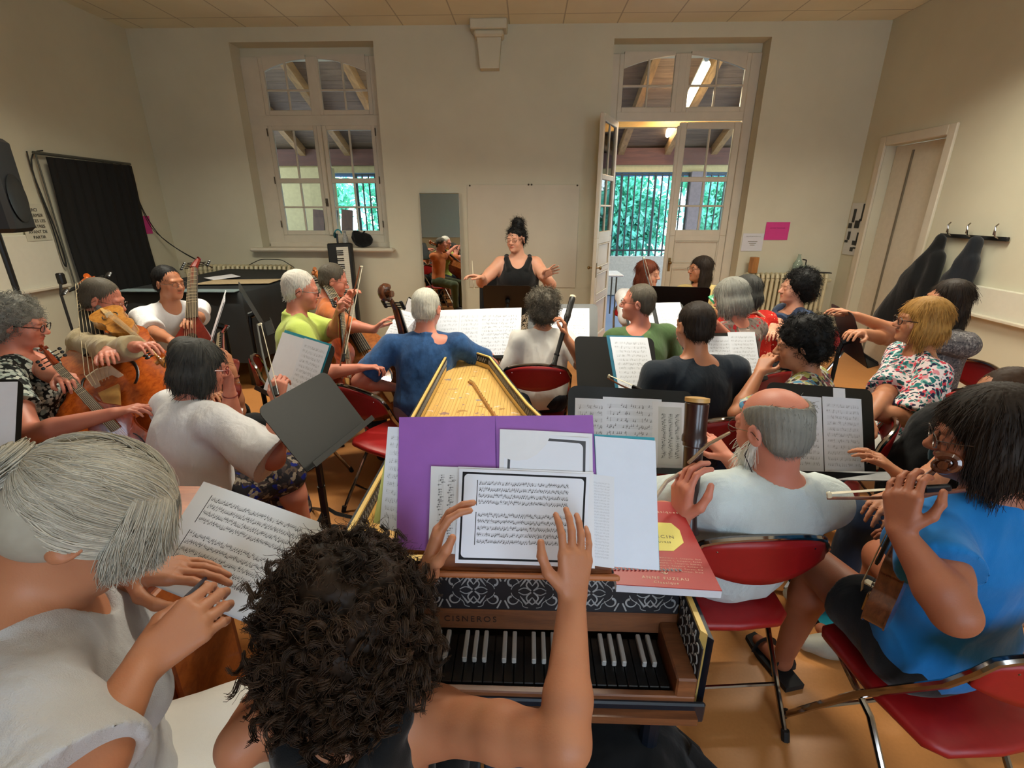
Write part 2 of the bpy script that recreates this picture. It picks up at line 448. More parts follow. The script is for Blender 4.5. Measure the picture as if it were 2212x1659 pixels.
def head_tint(V, c, H, s, brow=(.45, .33, .27), lips=(.86, .52, .50), stub=None):
    L = (V - c) @ H / s; t = np.ones((len(V), 3))
    def put(m, col):
        nonlocal t; m = m[:, None]; t = t * (1 - m) + t * np.array(col) * m
    g = lambda x, y, z, rx, ry, rz: np.clip(1.4 - ((L[:, 0] - x) / rx) ** 2 - ((L[:, 1] - y) / ry) ** 2 - ((L[:, 2] - z) / rz) ** 2, 0, 1)
    put(g(0, .092, -.054, .023, .02, .010), lips)
    for q in (-1, 1):
        put(g(q * .030, .086, .0225, .017, .03, .0042), brow); put(g(q * .040, .07, -.03, .022, .03, .02) * .5, (1.0, .80, .76))
    put(g(0, .108, -.024, .014, .012, .012) * .5, (1, .80, .76))
    if stub is not None: put(g(0, .05, -.085, .06, .075, .045) * (L[:, 2] < -.03), stub)
    return t
def hand(F, w, d, n, side=1, curl=.5, s=1., spread=.0, thumb=.5, k=.003, flex=(1, 1, 1, 1)):
    "wrist w, finger direction d, palm faces n; side +1 right hand, -1 left. returns grip point"
    d = unit(d); n = unit(np.asarray(n, float) - d * d.dot(n)); t = np.cross(d, n) * side
    kn = [(.086, .030), (.090, .010), (.086, -.010), (.078, -.028)]
    for i, (l, o) in enumerate(kn): F.cone(w + (t * o * .55 + d * .012) * s, w + (d * l + t * o) * s, .0145 * s, (.0125, .0125, .012, .0105)[i] * s, .012)
    L = [(.042, .025, .020), (.046, .029, .021), (.042, .027, .020), (.033, .020, .018)]
    for i, (l, o) in enumerate(kn):
        p = w + (d * l + t * o) * s; fan = (1.2, .35, -.45, -1.3)[i] * spread
        dd = unit(d + t * fan * .30); a = 0; r = (.0090, .0092, .0088, .0076)[i]
        for j in range(3):
            a += curl * flex[i] * (38, 62, 44)[j]; v = dd * cos(rad(a)) + n * sin(rad(a)); q = p + v * L[i][j] * s
            F.cone(p, q, r * s * (1 - .09 * j), r * s * (1 - .09 * (j + 1)), k if j else .006); p = q
    p = w + (d * .022 + t * .022) * s
    for l, v, ra, rb in ((.044, d * .62 + t * (.85 - .5 * thumb) + n * (.2 + .5 * thumb), .015, .0115), (.034, d * .85 + t * (.50 - .6 * thumb) + n * (.15 + .6 * thumb), .0112, .0098), (.027, d * .95 + t * (.25 - .7 * thumb) + n * (.1 + .45 * thumb), .0098, .0080)):
        q = p + unit(v) * l * s; F.cone(p, q, ra * s, rb * s, .006); p = q
    return w + (d * .085 + n * .035) * s
def ik(a, b, l1, l2, pole):
    v = b - a; L = np.linalg.norm(v)
    if L > (l1 + l2) * .995: sc = L / ((l1 + l2) * .995); l1, l2 = l1 * sc, l2 * sc
    L = max(L, abs(l1 - l2) + .01); u = unit(v); x = (l1 * l1 - l2 * l2 + L * L) / (2 * L); h = math.sqrt(max(l1 * l1 - x * x, 0))
    p = np.asarray(pole, float); p = unit(p - u * p.dot(u)); return a + u * x + p * h

def strands(name, parent, mat, roots, dirs, length, seg=7, r=.0011, curl=0., turns=3., grav=.5, clump=.0, seed=0, hug=None, tintv=.35, taper=.5):
    "many thin tapering tubes as one mesh"
    n = len(roots); rs = np.random.RandomState(seed); P = np.zeros((n, seg + 1, 3)); P[:, 0] = roots
    d = dirs / (np.linalg.norm(dirs, axis=1, keepdims=True) + 1e-9); ln = (length * (.6 + .7 * rs.rand(n)))[:, None] if np.isscalar(length) else length[:, None]
    ph = rs.rand(n, 1) * 6.28; a1 = np.cross(d, rs.normal(size=(n, 3))); a1 /= np.linalg.norm(a1, axis=1, keepdims=True) + 1e-9; a2 = np.cross(d, a1)
    cur = roots.copy(); dd = d.copy(); core = [cur.copy()]
    for i in range(seg):
        dd = dd + A3(0, 0, -grav / seg * 2) + rs.normal(size=(n, 3)) * clump; dd /= np.linalg.norm(dd, axis=1, keepdims=True)
        cur = cur + dd * ln / seg
        if hug is not None:
            c, rad_, H = hug; L = (cur - c) @ H / rad_; q = np.linalg.norm(L, axis=1, keepdims=True); m = q < 1
            cur = np.where(m, c + (L / np.maximum(q, 1e-6) * rad_) @ H.T, cur)
        core.append(cur.copy())
    for i in range(seg + 1):
        t = i / seg; a = ph + turns * 2 * pi * t; off = curl * min(1, t * 3)
        P[:, i] = core[i] + (a1 * np.cos(a) + a2 * np.sin(a)) * off
    T = np.zeros_like(P); T[:, 1:-1] = P[:, 2:] - P[:, :-2]; T[:, 0] = P[:, 1] - P[:, 0]; T[:, -1] = P[:, -1] - P[:, -2]
    T /= np.linalg.norm(T, axis=2, keepdims=True) + 1e-9
    u = np.cross(T, A3(.31, .52, .79)); u /= np.linalg.norm(u, axis=2, keepdims=True) + 1e-9; w = np.cross(T, u)
    rr = r * (1 - taper * (np.arange(seg + 1) / seg) ** 2)[None, :, None]
    V = np.stack([P + (u * cos(a) + w * sin(a)) * rr for a in (0, 2.094, 4.189)], 2).reshape(-1, 3)
    b = (np.arange(n) * (seg + 1) * 3)[:, None, None]; i_ = (np.arange(seg) * 3)[None, :, None]; k = np.arange(3)[None, None, :]
    q = np.stack([b + i_ + k, b + i_ + (k + 1) % 3, b + i_ + 3 + (k + 1) % 3, b + i_ + 3 + k], -1).reshape(-1, 4)
    tint = np.repeat(1 + (rs.rand(n) - .5) * 2 * tintv, (seg + 1) * 3)[:, None] * np.ones(3)
    return mk(name, V, q, mat, parent, True, tint=np.clip(tint, .2, 2))

def hair_shell(c, H, s, style, h):
    F = Fld(h); P = lambda x, y, z: c + H @ (A3(x, y, z) * s); e = lambda p, r, k=.02, **a: F.ell(P(*p), A3(*r) * s, H, k, **a)
    if style in ('short', 'ring'):
        q_ = .0
        e((0, -.020, .042), (.080 + q_, .093 + q_, .084 + q_)); e((0, -.050, -.01), (.070, .055, .060)); e((0, .088, -.045), (.10, .052, .085), .008, sub=True); e((0, -.02, -.108), (.12, .12, .050), .01, sub=True)
        for q in (-1, 1): e((q * .088, .010, -.012), (.030, .034, .034), .006, sub=True)
        if style == 'ring': e((0, .000, .108), (.070, .112, .080), .010, sub=True)
    elif style == 'bob':
        e((0, -.018, .044), (.092, .104, .088)); e((0, -.040, -.035), (.096, .082, .085)); e((.07, .0, -.035), (.03, .052, .078)); e((-.07, 0, -.035), (.03, .052, .078))
        e((0, .105, -.045), (.056, .070, .082), .01, sub=True); e((0, .02, -.16), (.12, .14, .055), .01, sub=True)
    elif style == 'curly':
        e((0, -.030, .050), (.104, .108, .092)); e((0, -.060, -.015), (.098, .075, .080)); e((0, .108, -.050), (.062, .062, .085), .01, sub=True); e((0, .01, -.14), (.1, .1, .05), .01, sub=True)
    elif style == 'long':
        e((0, -.022, .044), (.088, .100, .086)); e((0, -.055, -.06), (.088, .060, .12)); e((.066, -.01, -.09), (.028, .045, .14)); e((-.066, -.01, -.09), (.028, .045, .14)); e((0, -.06, -.17), (.085, .05, .10))
        e((0, .105, -.055), (.052, .070, .095), .01, sub=True)
    elif style == 'bun':
        e((0, -.020, .046), (.083, .096, .084)); e((0, -.058, -.01), (.072, .05, .06)); e((.0, -.045, .135), (.056, .055, .062), .015)
        e((0, .100, -.040), (.066, .058, .088), .008, sub=True)
    elif style == 'afro':
        e((0, -.050, .050), (.118, .120, .112)); e((0, -.085, -.015), (.105, .085, .085)); e((0, .115, -.048), (.064, .062, .090), .01, sub=True)
    return F.mesh()

def person(label, head, face=0, look=None, pitch=0, roll=0, s=1., girth=1., sk='fair', hair=('short', 'grey'), top=None, sleeve=.5, neck=.062, collar=0., neckdrop=0.,
           bottom=None, legs='pants', lh=None, rh=None, elbow=(.45, -.2, -.85), elbow_l=None, elbow_r=None, hipz=.55, hipd=None, hipside=0., stand=False, h=.006, glasses=None, eyes=True, female=False,
           shoe='dark_shoe', beard=None, brow=None, hand_l=None, hand_r=None, tank=False, kneeside=(0, 0), kneefwd=1., stub=None, name='person', foldamp=.009, topmat2=None, seed=0, nstr=1500, strand_r=.0011, feet=True, back=0., hairc=None, knees=None, sleeve_w=1.0, shw=1., jaw=1., hands=True, footy=(0,0), hipc=None, elp_l=None, elp_r=None, lean=.10):
    c = np.asarray(head, float); bz = yawm(face); rt, fw, up = bz[:, 0], bz[:, 1], A3(0, 0, 1)
    hy = face if look is None else look
    H = yawm(hy) @ rotm((1, 0, 0), pitch) @ rotm((0, 1, 0), roll); hr, hf, hu = H[:, 0], H[:, 1], H[:, 2]
    root = empty(name, tuple(map(float, (c[0], c[1], 0))), label, 'person')
    nb = c - hu * .112 * s - hf * .030 * s - up * .055 * s + fw * back          # base of the neck
    TL = .50 * s
    if stand: hz = nb[2] - TL; P = nb - up * TL
    else:
        ln = nb[2] - hipz; dx = min(lean, math.sqrt(max(TL * TL - ln * ln, 0))) if ln < TL else 0.02
        if hipd is not None: dx = hipd
        P = A3(nb[0], nb[1], hipz) - fw * dx + rt * hipside
        if hipc is not None: P = np.asarray(hipc, float)
    tu = unit(nb - P); tr = unit(rt - tu * rt.dot(tu)); tf = np.cross(tu, tr); T = np.stack([tr, tf, tu], 1); TLr = np.linalg.norm(nb - P)
    mid = P + tu * TLr * .42; ch = P + tu * TLr * .70 + tf * .005
    sw = (.165 if female else .182) * s * shw; SH = [nb - tu * .055 * s - tr * sw, nb - tu * .055 * s + tr * sw]
    ua, fa = .285 * s, .250 * s
    hips = [P - tr * .085 * s * girth ** .5, P + tr * .085 * s * girth ** .5]
    seated = not stand
    if seated:
        kn = [hips[0] + fw * .41 * s * kneefwd - rt * (.06 - kneeside[0]) , hips[1] + fw * .41 * s * kneefwd + rt * (.06 + kneeside[1])]
        for q in kn: q[2] = .50
        if knees is not None: kn = [np.asarray(q, float) for q in knees]
        an = [A3(kn[0][0], kn[0][1], .09) + fw * (.02 + footy[0]), A3(kn[1][0], kn[1][1], .09) + fw * (.02 + footy[1])]
    else:
        hz_ = hips[0][2]; kn = [A3(*(q[:2] + fw[:2] * .02), hz_ * .52) for q in hips]; an = [A3(q[0], q[1], .08) for q in hips]
    tgt = []
    for i, (g, side) in enumerate(((lh, -1), (rh, 1))):
        tgt.append(np.asarray(g, float) if g is not None else kn[i] * .55 + hips[i] * .45 + A3(0, 0, .11) - side * rt * .02)
    el = []
    for i, side in enumerate((-1, 1)):
        pe = (elbow_l, elbow_r)[i] or elbow; pl = rt * side * pe[0] + fw * pe[1] + up * pe[2]; ep = (elp_l, elp_r)[i]; el.append(ik(SH[i], tgt[i], ua, fa, pl) if ep is None else np.asarray(ep, float))
    # ---- body (skin)
    g = girth; F = Fld(h)
    F.ell(P + tu * .03, A3(.150 * g, .105 * g, .11) * s, T, .05); F.ell(mid, A3(.128 * g, .092 * g, .13) * s, T, .05); F.ell(ch, A3(.150 * g ** .7, .100 * g ** .6, .15) * s, T, .05)
    F.cone(SH[0] + tr * .01, SH[1] - tr * .01, .050 * s, .050 * s, .05); F.cone(nb - tu * .05 * s, c - hu * .060 * s - hf * .018 * s, .060 * s * g ** .3, .051 * s * g ** .2, .03)
    for i in (0, 1): F.cone(nb - tu * .0 * s, SH[i] + tu * .005, .040 * s, .044 * s, .04)
    if female:
        for q in (-1, 1): F.ell(ch + tr * q * .070 * s + tf * .075 * g ** .5 * s - tu * .03 * s, A3(.062, .055, .060) * s * g ** .5, T, .03)
    head_prims(F, c, H, s, jaw=jaw, wide=1 + .06 * (g - 1))
    for i, side in enumerate((-1, 1)):
        a = g ** .6
        F.cone(SH[i], SH[i] * .45 + el[i] * .55, .053 * s * a, .045 * s * a, .03); F.cone(SH[i] * .45 + el[i] * .55, el[i], .045 * s * a, .038 * s * a, .02)
        m = el[i] * .72 + tgt[i] * .28; F.cone(el[i], m, .037 * s * a, .040 * s * a, .02); F.cone(m, tgt[i], .040 * s * a, .0255 * s, .015)
        hd = (hand_l, hand_r)[i] or {}; fd = unit(tgt[i] - el[i]); d = np.asarray(hd.get('d', fd), float); nrm = np.asarray(hd.get('n', -up), float)
        if abs(unit(nrm).dot(unit(d))) > .95: nrm = -fw
        if hands: hand(F, tgt[i], d, nrm, side, hd.get('curl', .45), s * hd.get('s', .97), hd.get('spread', .15), hd.get('thumb', .5), flex=hd.get('flex', (1, 1, 1, 1)))
    bare = legs in ('shorts', 'skirt', 'knee')
    for i in (0, 1):
        if bare or not feet:
            F.cone(hips[i], kn[i], .085 * s * g ** .5, .060 * s * g ** .4, .03)
            if feet:
                m = kn[i] * .7 + an[i] * .3 - fw * .02; F.cone(kn[i], m, .054 * s, .056 * s * g ** .4, .02); F.cone(m, an[i], .056 * s * g ** .4, .034 * s, .02); F.cone(an[i] - A3(0, 0, .03), an[i] + fw * .13 - A3(0, 0, .06), .034, .024, .02)
    V, Q = F.mesh(); tint = head_tint(V, c, H, s, brow or (.5, .38, .3), stub=stub)
    mk('body', V, Q, SK[sk], root, tint=tint)
    if eyes:
        for q in (-1, 1):
            m = M().sph(c + H @ (A3(q * .031, .0765, .0055) * s), .0125 * s, 12, H); mk('eye', m.v, m.f, EYE_W, root)
            m = M().sph(c + H @ (A3(q * .031, .0837, .0055) * s), .0062 * s, 10, H); ey = mk('iris', m.v, m.f, EYE_D, None); ey.parent = root.children[-1]; ey.location = Vector(ey.location) - wloc(root.children[-1])
    # ---- top
    if top is not None:
        G = Fld(max(h, .006)); o = .011
        hem = [(P - tu * .075 * s, -tu)]
        kw = dict(clip=hem)
        G.ell(P + tu * .04, A3(.152 * g + o, .112 * g + o, .15) * s, T, .05, **kw); G.ell(mid, A3(.134 * g + o, .098 * g + o, .15) * s, T, .06, **kw); G.ell(ch, A3(.154 * g ** .7 + o, .102 * g ** .6 + o, .16) * s, T, .05)
        if female:
            for q in (-1, 1): G.ell(ch + tr * q * .068 * s + tf * .075 * g ** .5 * s - tu * .03 * s, (A3(.062, .055, .060) * g ** .5 + o) * s, T, .04)
        if tank:
            for q in (0, 1):
                side = (-1, 1)[q]
                G.cone(ch + tr * side * .085 * s + tu * .05 - tf * .06, nb + tr * side * .095 * s - tu * .01, .045 * s, .022 * s, .02); G.cone(ch + tr * side * .085 * s + tu * .05 + tf * .06, nb + tr * side * .095 * s - tu * .01, .045 * s, .022 * s, .02)
                G.ell(SH[q] + tr * side * .045 - tu * .03, A3(.085, .16, .105) * s, T, .01, sub=True)
            G.ell(nb + tf * .07 + tu * .005, A3(.072, .10, .115) * s, T, .012, sub=True); G.ell(nb - tf * .07 + tu * .03, A3(.072, .10, .10) * s, T, .012, sub=True)
        else:
            G.cone(SH[0] + tr * .005, SH[1] - tr * .005, .058 * s + o * .5, .058 * s + o * .5, .04)
            for i in (0, 1): G.cone(nb - tu * .004 * s, SH[i] + tu * .006, .046 * s + o * .3, .052 * s + o * .3, .03)
            if collar: G.cone(nb - tu * .02, nb + tu * collar + (c - nb) * .05, .070 * s * g ** .3, .066 * s * g ** .3, .01, clip=[(nb + tu * collar + tf * .0, tu)])
            a = g ** .6; sw_ = sleeve_w
            for i, side in enumerate((-1, 1)):
                L1 = min(sleeve, 1.0); e = SH[i] * (1 - L1) + el[i] * L1; cl = None
                if sleeve <= 1.0: e2 = e + (el[i] - SH[i]) * .25; cl = [(e, el[i] - SH[i])]; G.cone(SH[i], e2, .060 * s * a + o * .4, (.054 * s * a + .010 + .02 * (1 - L1)) * sw_, .035, clip=cl)
                else:
                    G.cone(SH[i], el[i], .060 * s * a + o * .3, .046 * s * a + .012, .035); L2 = sleeve - 1; e = el[i] * (1 - L2) + tgt[i] * L2
                    G.cone(el[i], e + (tgt[i] - el[i]) * .1, .046 * s * a + .012, (.034 + .010) * s * sw_, .02, clip=[(e, tgt[i] - el[i])])
            if neck: G.ell(nb + tu * (.045 + (0 if collar else 0)) + tf * (.040 + neckdrop * .5) - tu * neckdrop * .3, (A3(neck, neck * .88, .058) + A3(0, neckdrop * .5, neckdrop)) * s, T, .006, sub=True)
        if tank:
            for q in (0, 1):
                side = (-1, 1)[q]; tp_ = nb * .34 + SH[q] * .66 + tu * .047 * s
                G.chain([ch + tr * side * .082 * s + tf * (.098 * g ** .6) + tu * .055 * s, tp_ + tf * .055 * s - tu * .018, tp_, tp_ - tf * .055 * s - tu * .018, ch + tr * side * .082 * s - tf * (.092 * g ** .6) + tu * .06 * s], [.026, .022, .022, .022, .026], .012)
        V, Q = G.mesh(); Nn = vnormals(V, Q)
        # keep hems crisp, folds elsewhere
        V = folds(V, Nn, foldamp, 8, seed, .5)
        mk('tank_top' if tank else 'shirt', V, Q, top, root)
    # ---- bottom
    if bottom is not None:
        B = Fld(max(h, .008)); cut = (.55 if legs == 'shorts' else .92 if legs == 'knee' else 1)
        B.ell(P + tu * .0, A3(.150 * g, .106 * g, .10) * s, T, .05)
        if legs == 'skirt':
            for i in (0, 1): B.cone(hips[i], kn[i] - fw * .02, .105 * s, .085 * s, .08)
            B.cone((hips[0] + hips[1]) / 2 - A3(0, 0, .0), (kn[0] + kn[1]) / 2, .10, .075, .08); B.cone((kn[0] * .8 + kn[1] * .2), A3(*(kn[0] * .8 + kn[1] * .2)[:2], .26), .085, .10, .06, clip=[(A3(0, 0, .24), (0, 0, -1))]); B.cone((kn[1] * .8 + kn[0] * .2), A3(*(kn[1] * .8 + kn[0] * .2)[:2], .26), .085, .10, .06, clip=[(A3(0, 0, .24), (0, 0, -1))])
        elif legs == 'wide':
            for i in (0, 1): B.cone(hips[i], kn[i], .11 * s * g, .115 * s, .04); B.cone(kn[i], an[i], .115 * s, .13 * s, .04)
        else:
            for i in (0, 1):
                if legs in ('shorts', 'knee'):
                    e = hips[i] * (1 - cut) + kn[i] * cut; B.cone(hips[i], e + (kn[i] - hips[i]) * .15, .098 * s * g ** .5, (.088 if legs == 'shorts' else .078) * s, .04, clip=[(e, kn[i] - hips[i])])
                else: B.cone(hips[i], kn[i], .096 * s * g ** .5, .072 * s, .04); B.cone(kn[i], an[i] + A3(0, 0, .02), .070 * s, .056 * s, .03)
        V, Q = B.mesh(); V = folds(V, vnormals(V, Q), .005, 9, seed + 3, .7)
        mk('skirt' if legs == 'skirt' else 'shorts' if legs == 'shorts' else 'trousers', V, Q, bottom, root)
    if feet and shoe:
        for i in (0, 1):
            G = Fld(.008); a = an[i]; G.cone(A3(a[0], a[1], .055), A3(a[0], a[1], .045) + fw * .10, .045, .042, .03, clip=[((0, 0, .004), (0, 0, -1))]); G.cone(A3(a[0], a[1], .045) + fw * .08, A3(a[0], a[1], .036) + fw * .17, .042, .032, .03, clip=[((0, 0, .004), (0, 0, -1))]); V, Q = G.mesh()
            mk('shoe', V, Q, MATS[shoe], root)
    # ---- hair
    style, hc = hair[0], hair[1]; hm = HAIR[hc]; rs = np.random.RandomState(seed + 5)
    if style != 'none':
        V, Q = hair_shell(c, H, s, style, min(h, .006)); Nn = vnormals(V, Q)
        fl = {'curly': (.010, 30), 'afro': (.008, 28), 'bun': (.006, 30)}.get(style, (.0025, 18))
        st = V.copy()
        L = (V - c) @ H; az = np.arctan2(L[:, 0], L[:, 1] + .02)
        if style in ('bob', 'short', 'long', 'ring'): streak = np.sin(az * 34 + wob(V, 14, seed) * 2.5) * .5 + np.sin(az * 71 + wob(V, 20, seed + 2) * 3) * .5; V = V + Nn * (streak * (.0008 if style == 'ring' else .0018) + wob(V, 16, seed) * .002)[:, None]; tt = .85 + .14 * streak
        else: w = wob(V, fl[1], seed); V = V + Nn * (w * fl[0])[:, None]; tt = .80 + .35 * w
        ho = mk('hair', V, Q, hm, root, tint=np.clip(tt, .3, 1.5)[:, None] * np.ones(3))
        if nstr:
            idx = rs.randint(0, len(V), nstr); R0 = V[idx] - Nn[idx] * .003; Ln = (R0 - c) @ H
            if style in ('curly', 'afro', 'bun'):
                dr = Nn[idx] + rs.normal(size=(nstr, 3)) * .5; ob = strands('hair_strands', None, hm, R0, dr, .035 if style == 'bun' else .03, 7, strand_r, .006, 1.4, .25, .12, seed)
            else:
                top_ = c + hu * .12 * s - hf * .02 * s; dr = R0 - top_; dr = dr - Nn[idx] * (dr * Nn[idx]).sum(1)[:, None]; dr = dr / (np.linalg.norm(dr, axis=1, keepdims=True) + 1e-6) + Nn[idx] * .22 + A3(0, 0, -.15)
                ob = strands('hair_strands', None, hm, R0, dr, {'short': .030, 'ring': .020, 'bob': .05, 'long': .07}[style], 5, strand_r * (.75 if style in ('short', 'ring') else .9), .0, 1, .25, .05, seed)
            ob.parent = ho; ob.location = Vector(ob.location) - wloc(ho)
    if beard:
        G = Fld(.005); P_ = lambda x, y, z: c + H @ (A3(x, y, z) * s)
        lb = beard[1]
        G.ell(P_(0, .050, -.080), A3(.055, .045, .040) * s, H, .02); G.ell(P_(0, .062, -.108 - lb * .5), A3(.046, .042, .028 + lb * .9) * s, H, .03)
        for q in (-1, 1): G.cone(P_(q * .062, .01, -.03), P_(q * .045, .045, -.08), .014 * s, .02 * s, .02)
        G.ell(P_(0, .092, -.040), A3(.026, .012, .008) * s, H, .01); G.ell(P_(0, .105, -.054), A3(.022, .022, .008) * s, H, .006, sub=True)
        V, Q = G.mesh(); Nn = vnormals(V, Q); V2 = V + Nn * (wob(V, 40, 3) * .002)[:, None]; bo = mk('beard', V2, Q, HAIR[beard[0]], root, tint=(.9 + .2 * wob(V, 50, 1))[:, None] * np.ones(3))
        idx = rs.randint(0, len(V), 600); dr = Nn[idx] * .8 + A3(0, 0, -.9) + rs.normal(size=(600, 3)) * .2
        ob = strands('beard_strands', None, HAIR[beard[0]], V[idx], dr, .02 + lb * .3, 4, .0009, 0, 1, .5, .06, seed); ob.parent = bo; ob.location = Vector(ob.location) - wloc(bo)
    if glasses:
        m = M(); gm = METAL_D if glasses == 'dark' else METAL_L if glasses == 'wire' else plain('red_frame', (.45, .06, .06), .3)
        P_ = lambda x, y, z: c + H @ (A3(x, y, z) * s); r = .0013 if glasses == 'wire' else .0022
        for q in (-1, 1):
            m.tube([P_(q * .033 + .024 * cos(a), .103 - .004 * abs(cos(a)), .003 + .018 * sin(a)) for a in np.linspace(0, 2 * pi, 18)[:-1]], r, 5, closed=True)
            m.tube([P_(q * .057, .100, .010), P_(q * .078, .060, .010), P_(q * .083, -.005, .008), P_(q * .080, -.022, -.012)], r, 5)
        m.tube([P_(-.009, .104, .006), P_(0, .107, .009), P_(.009, .104, .006)], r, 5); m.obj('glasses', gm, root)
    return dict(root=root, c=c, H=H, nb=nb, P=P, T=T, SH=SH, el=el, tgt=tgt, kn=kn, rt=rt, fw=fw, hips=hips)
HAIR = dict(grey=hairm('hair_grey', (.42, .41, .38), (.60, .59, .55)), white=hairm('hair_white', (.78, .75, .70), (.90, .87, .82)), dgrey=hairm('hair_dark_grey', (.16, .16, .15), (.30, .29, .27)),
            black=hairm('hair_black', (.045, .04, .038), (.09, .08, .075)), brown=hairm('hair_brown', (.16, .10, .06), (.26, .17, .10)), red=hairm('hair_auburn', (.32, .14, .08), (.45, .22, .13)),
            blond=hairm('hair_blond', (.52, .36, .16), (.72, .54, .28)), silver=hairm('hair_silver', (.66, .64, .58), (.86, .84, .78)), dbrown=hairm('hair_dark_brown', (.10, .075, .06), (.20, .15, .11)), gbrown=hairm('hair_grey_brown', (.26, .23, .19), (.40, .37, .32)))
plain('dark_shoe', (.08, .07, .07), .5); plain('light_shoe', (.6, .58, .52), .6); plain('brown_shoe', (.3, .18, .1), .5)
# ------------------------------------------------------------ setting
XL, XR, YF, YB, ZC = -4.8, 4.1, 6.7, -3.0, 3.75
def wall_mat():
    n = N('wall_paint'); v = n.coord(); f = n.noise(v, 1.1, 4, .6); g = n.noise(v, 60, 3, .6)
    n.base(n.ramp(f, [(.3, lin((.775, .755, .665))), (.7, lin((.815, .795, .705)))])); n.set(.7, 0, .25); n.bump(g, .08, .003); return n.m
WALL = wall_mat()
TRIMM = plain('painted_wood', (.80, .765, .69), .4, var=.05, scale=5, bump=.05)
def floor_mat():
    n = N('linoleum'); v = n.coord(); f = n.noise(v, 1.5, 4, .6); g = n.noise(v, 90, 2, .6)
    c = n.ramp(n.math('ADD', n.math('MULTIPLY', f, .7), n.math('MULTIPLY', g, .3)), [(.3, lin((.70, .46, .245))), (.7, lin((.78, .53, .30)))])
    n.base(c); n.b.inputs['Roughness'].default_value = .42; n.set(None, 0, .4)
    n.bump(g, .04, .002); return n.m
def ceil_mat():
    n = N('ceiling_tiles'); v = n.coord(); s = n.n('SeparateXYZ'); n.link(v, s.inputs[0])
    def line(o, per, off):
        x = n.math('FRACT', n.math('DIVIDE', n.math('ADD', o, off), per)); x = n.math('ABSOLUTE', n.math('SUBTRACT', x, .5)); return n.math('GREATER_THAN', x, .488)
    l = n.math('MAXIMUM', line(s.outputs[0], .62, 50.11), line(s.outputs[1], .62, 50.02))
    f = n.noise(v, 1.2, 3, .6); c = n.ramp(f, [(.3, lin((.86, .84, .74))), (.7, lin((.90, .88, .78)))])
    n.base(n.mix(n.math('MULTIPLY', l, .55), c, lin((.50, .47, .40)))); n.set(.8); n.bump(n.noise(v, 120, 2, .6), .1, .004); return n.m
def st(m, name, mat, smooth=35, parent=None, loc=None):
    o = m.obj(name, mat, parent, smooth, loc)
    if parent is None: o['kind'] = 'structure'
    return o
# floor, ceiling
st(M().box(((XL + XR) / 2, (YF + YB) / 2 + .1, -.05), (XR - XL + .6, YF - YB + .8, .1)), 'floor', floor_mat())
st(M().box(((XL + XR) / 2, (YF + YB) / 2, ZC + .05), (XR - XL + .6, YF - YB + .6, .1)), 'ceiling', ceil_mat())
# far wall with two tall niches
WX0, WX1, DX0, DX1 = -3.58, -1.85, 0.98, 2.78; WT = 3.60
m = M()
def wb_(x0, x1, z0, z1, y0=YF, y1=YF + .42): m.box(((x0 + x1) / 2, (y0 + y1) / 2, (z0 + z1) / 2), (x1 - x0, y1 - y0, z1 - z0))
wb_(XL - .3, WX0, 0, ZC); wb_(WX1, DX0, 0, ZC); wb_(DX1, XR + .3, 0, ZC); wb_(WX0, WX1, 0, 1.22); wb_(WX0, WX1, WT, ZC); wb_(DX0, DX1, WT, ZC)
# blind band above the arched lights and slim jambs, behind the frames
wb_(WX0, WX1, 3.50, WT, 6.93, 7.12); wb_(WX0, WX0 + .10, 1.22, 3.5, 6.93, 7.12); wb_(DX0, DX1, 3.50, WT, 6.93, 7.12)
st(m, 'wall_far', WALL)
m = M(); m.box((XL - .15, (YF + YB) / 2, ZC / 2), (.3, YF - YB, ZC)); st(m, 'wall_left', WALL)
# right wall with a doorway
DY0, DY1, DZ = 5.42, 6.30, 2.42
m = M(); m.box((XR + .15, (YB + DY0) / 2, ZC / 2), (.3, DY0 - YB, ZC)); m.box((XR + .15, (DY1 + YF) / 2, ZC / 2), (.3, YF - DY1, ZC)); m.box((XR + .15, (DY0 + DY1) / 2, (DZ + ZC) / 2), (.3, DY1 - DY0, ZC - DZ))
st(m, 'wall_right', WALL)
# back wall with three windows
m = M(); bw = [.4, 2.8]; xs = [XL] + [q for c in bw for q in (c - .7, c + .7)] + [XR]
for i in range(0, len(xs), 2): m.box(((xs[i] + xs[i + 1]) / 2, YB - .15, ZC / 2), (xs[i + 1] - xs[i], .3, ZC))
for c in bw: m.box((c, YB - .15, .5), (1.4, .3, 1.0)); m.box((c, YB - .15, 3.4), (1.4, .3, .7))
st(m, 'wall_back', WALL)
def glass_mat():
    n = N('window_glass'); t = n.t; t.nodes.remove(n.b); o = t.nodes['Material Output']
    tr = n.n('BsdfTransparent'); gl = n.n('BsdfGlossy', i_Roughness=.03); fr = n.n('Fresnel', i_IOR=1.45); mx = n.n('MixShader')
    tr.inputs[0].default_value = (.93, .96, .95, 1)
    n.link(fr.outputs[0], mx.inputs[0]); n.link(tr.outputs[0], mx.inputs[1]); n.link(gl.outputs[0], mx.inputs[2]); n.link(mx.outputs[0], o.inputs[0]); return n.m
GLASS = glass_mat(); IRON = plain('old_iron', (.35, .32, .27), .5, .6)
YW = 6.92
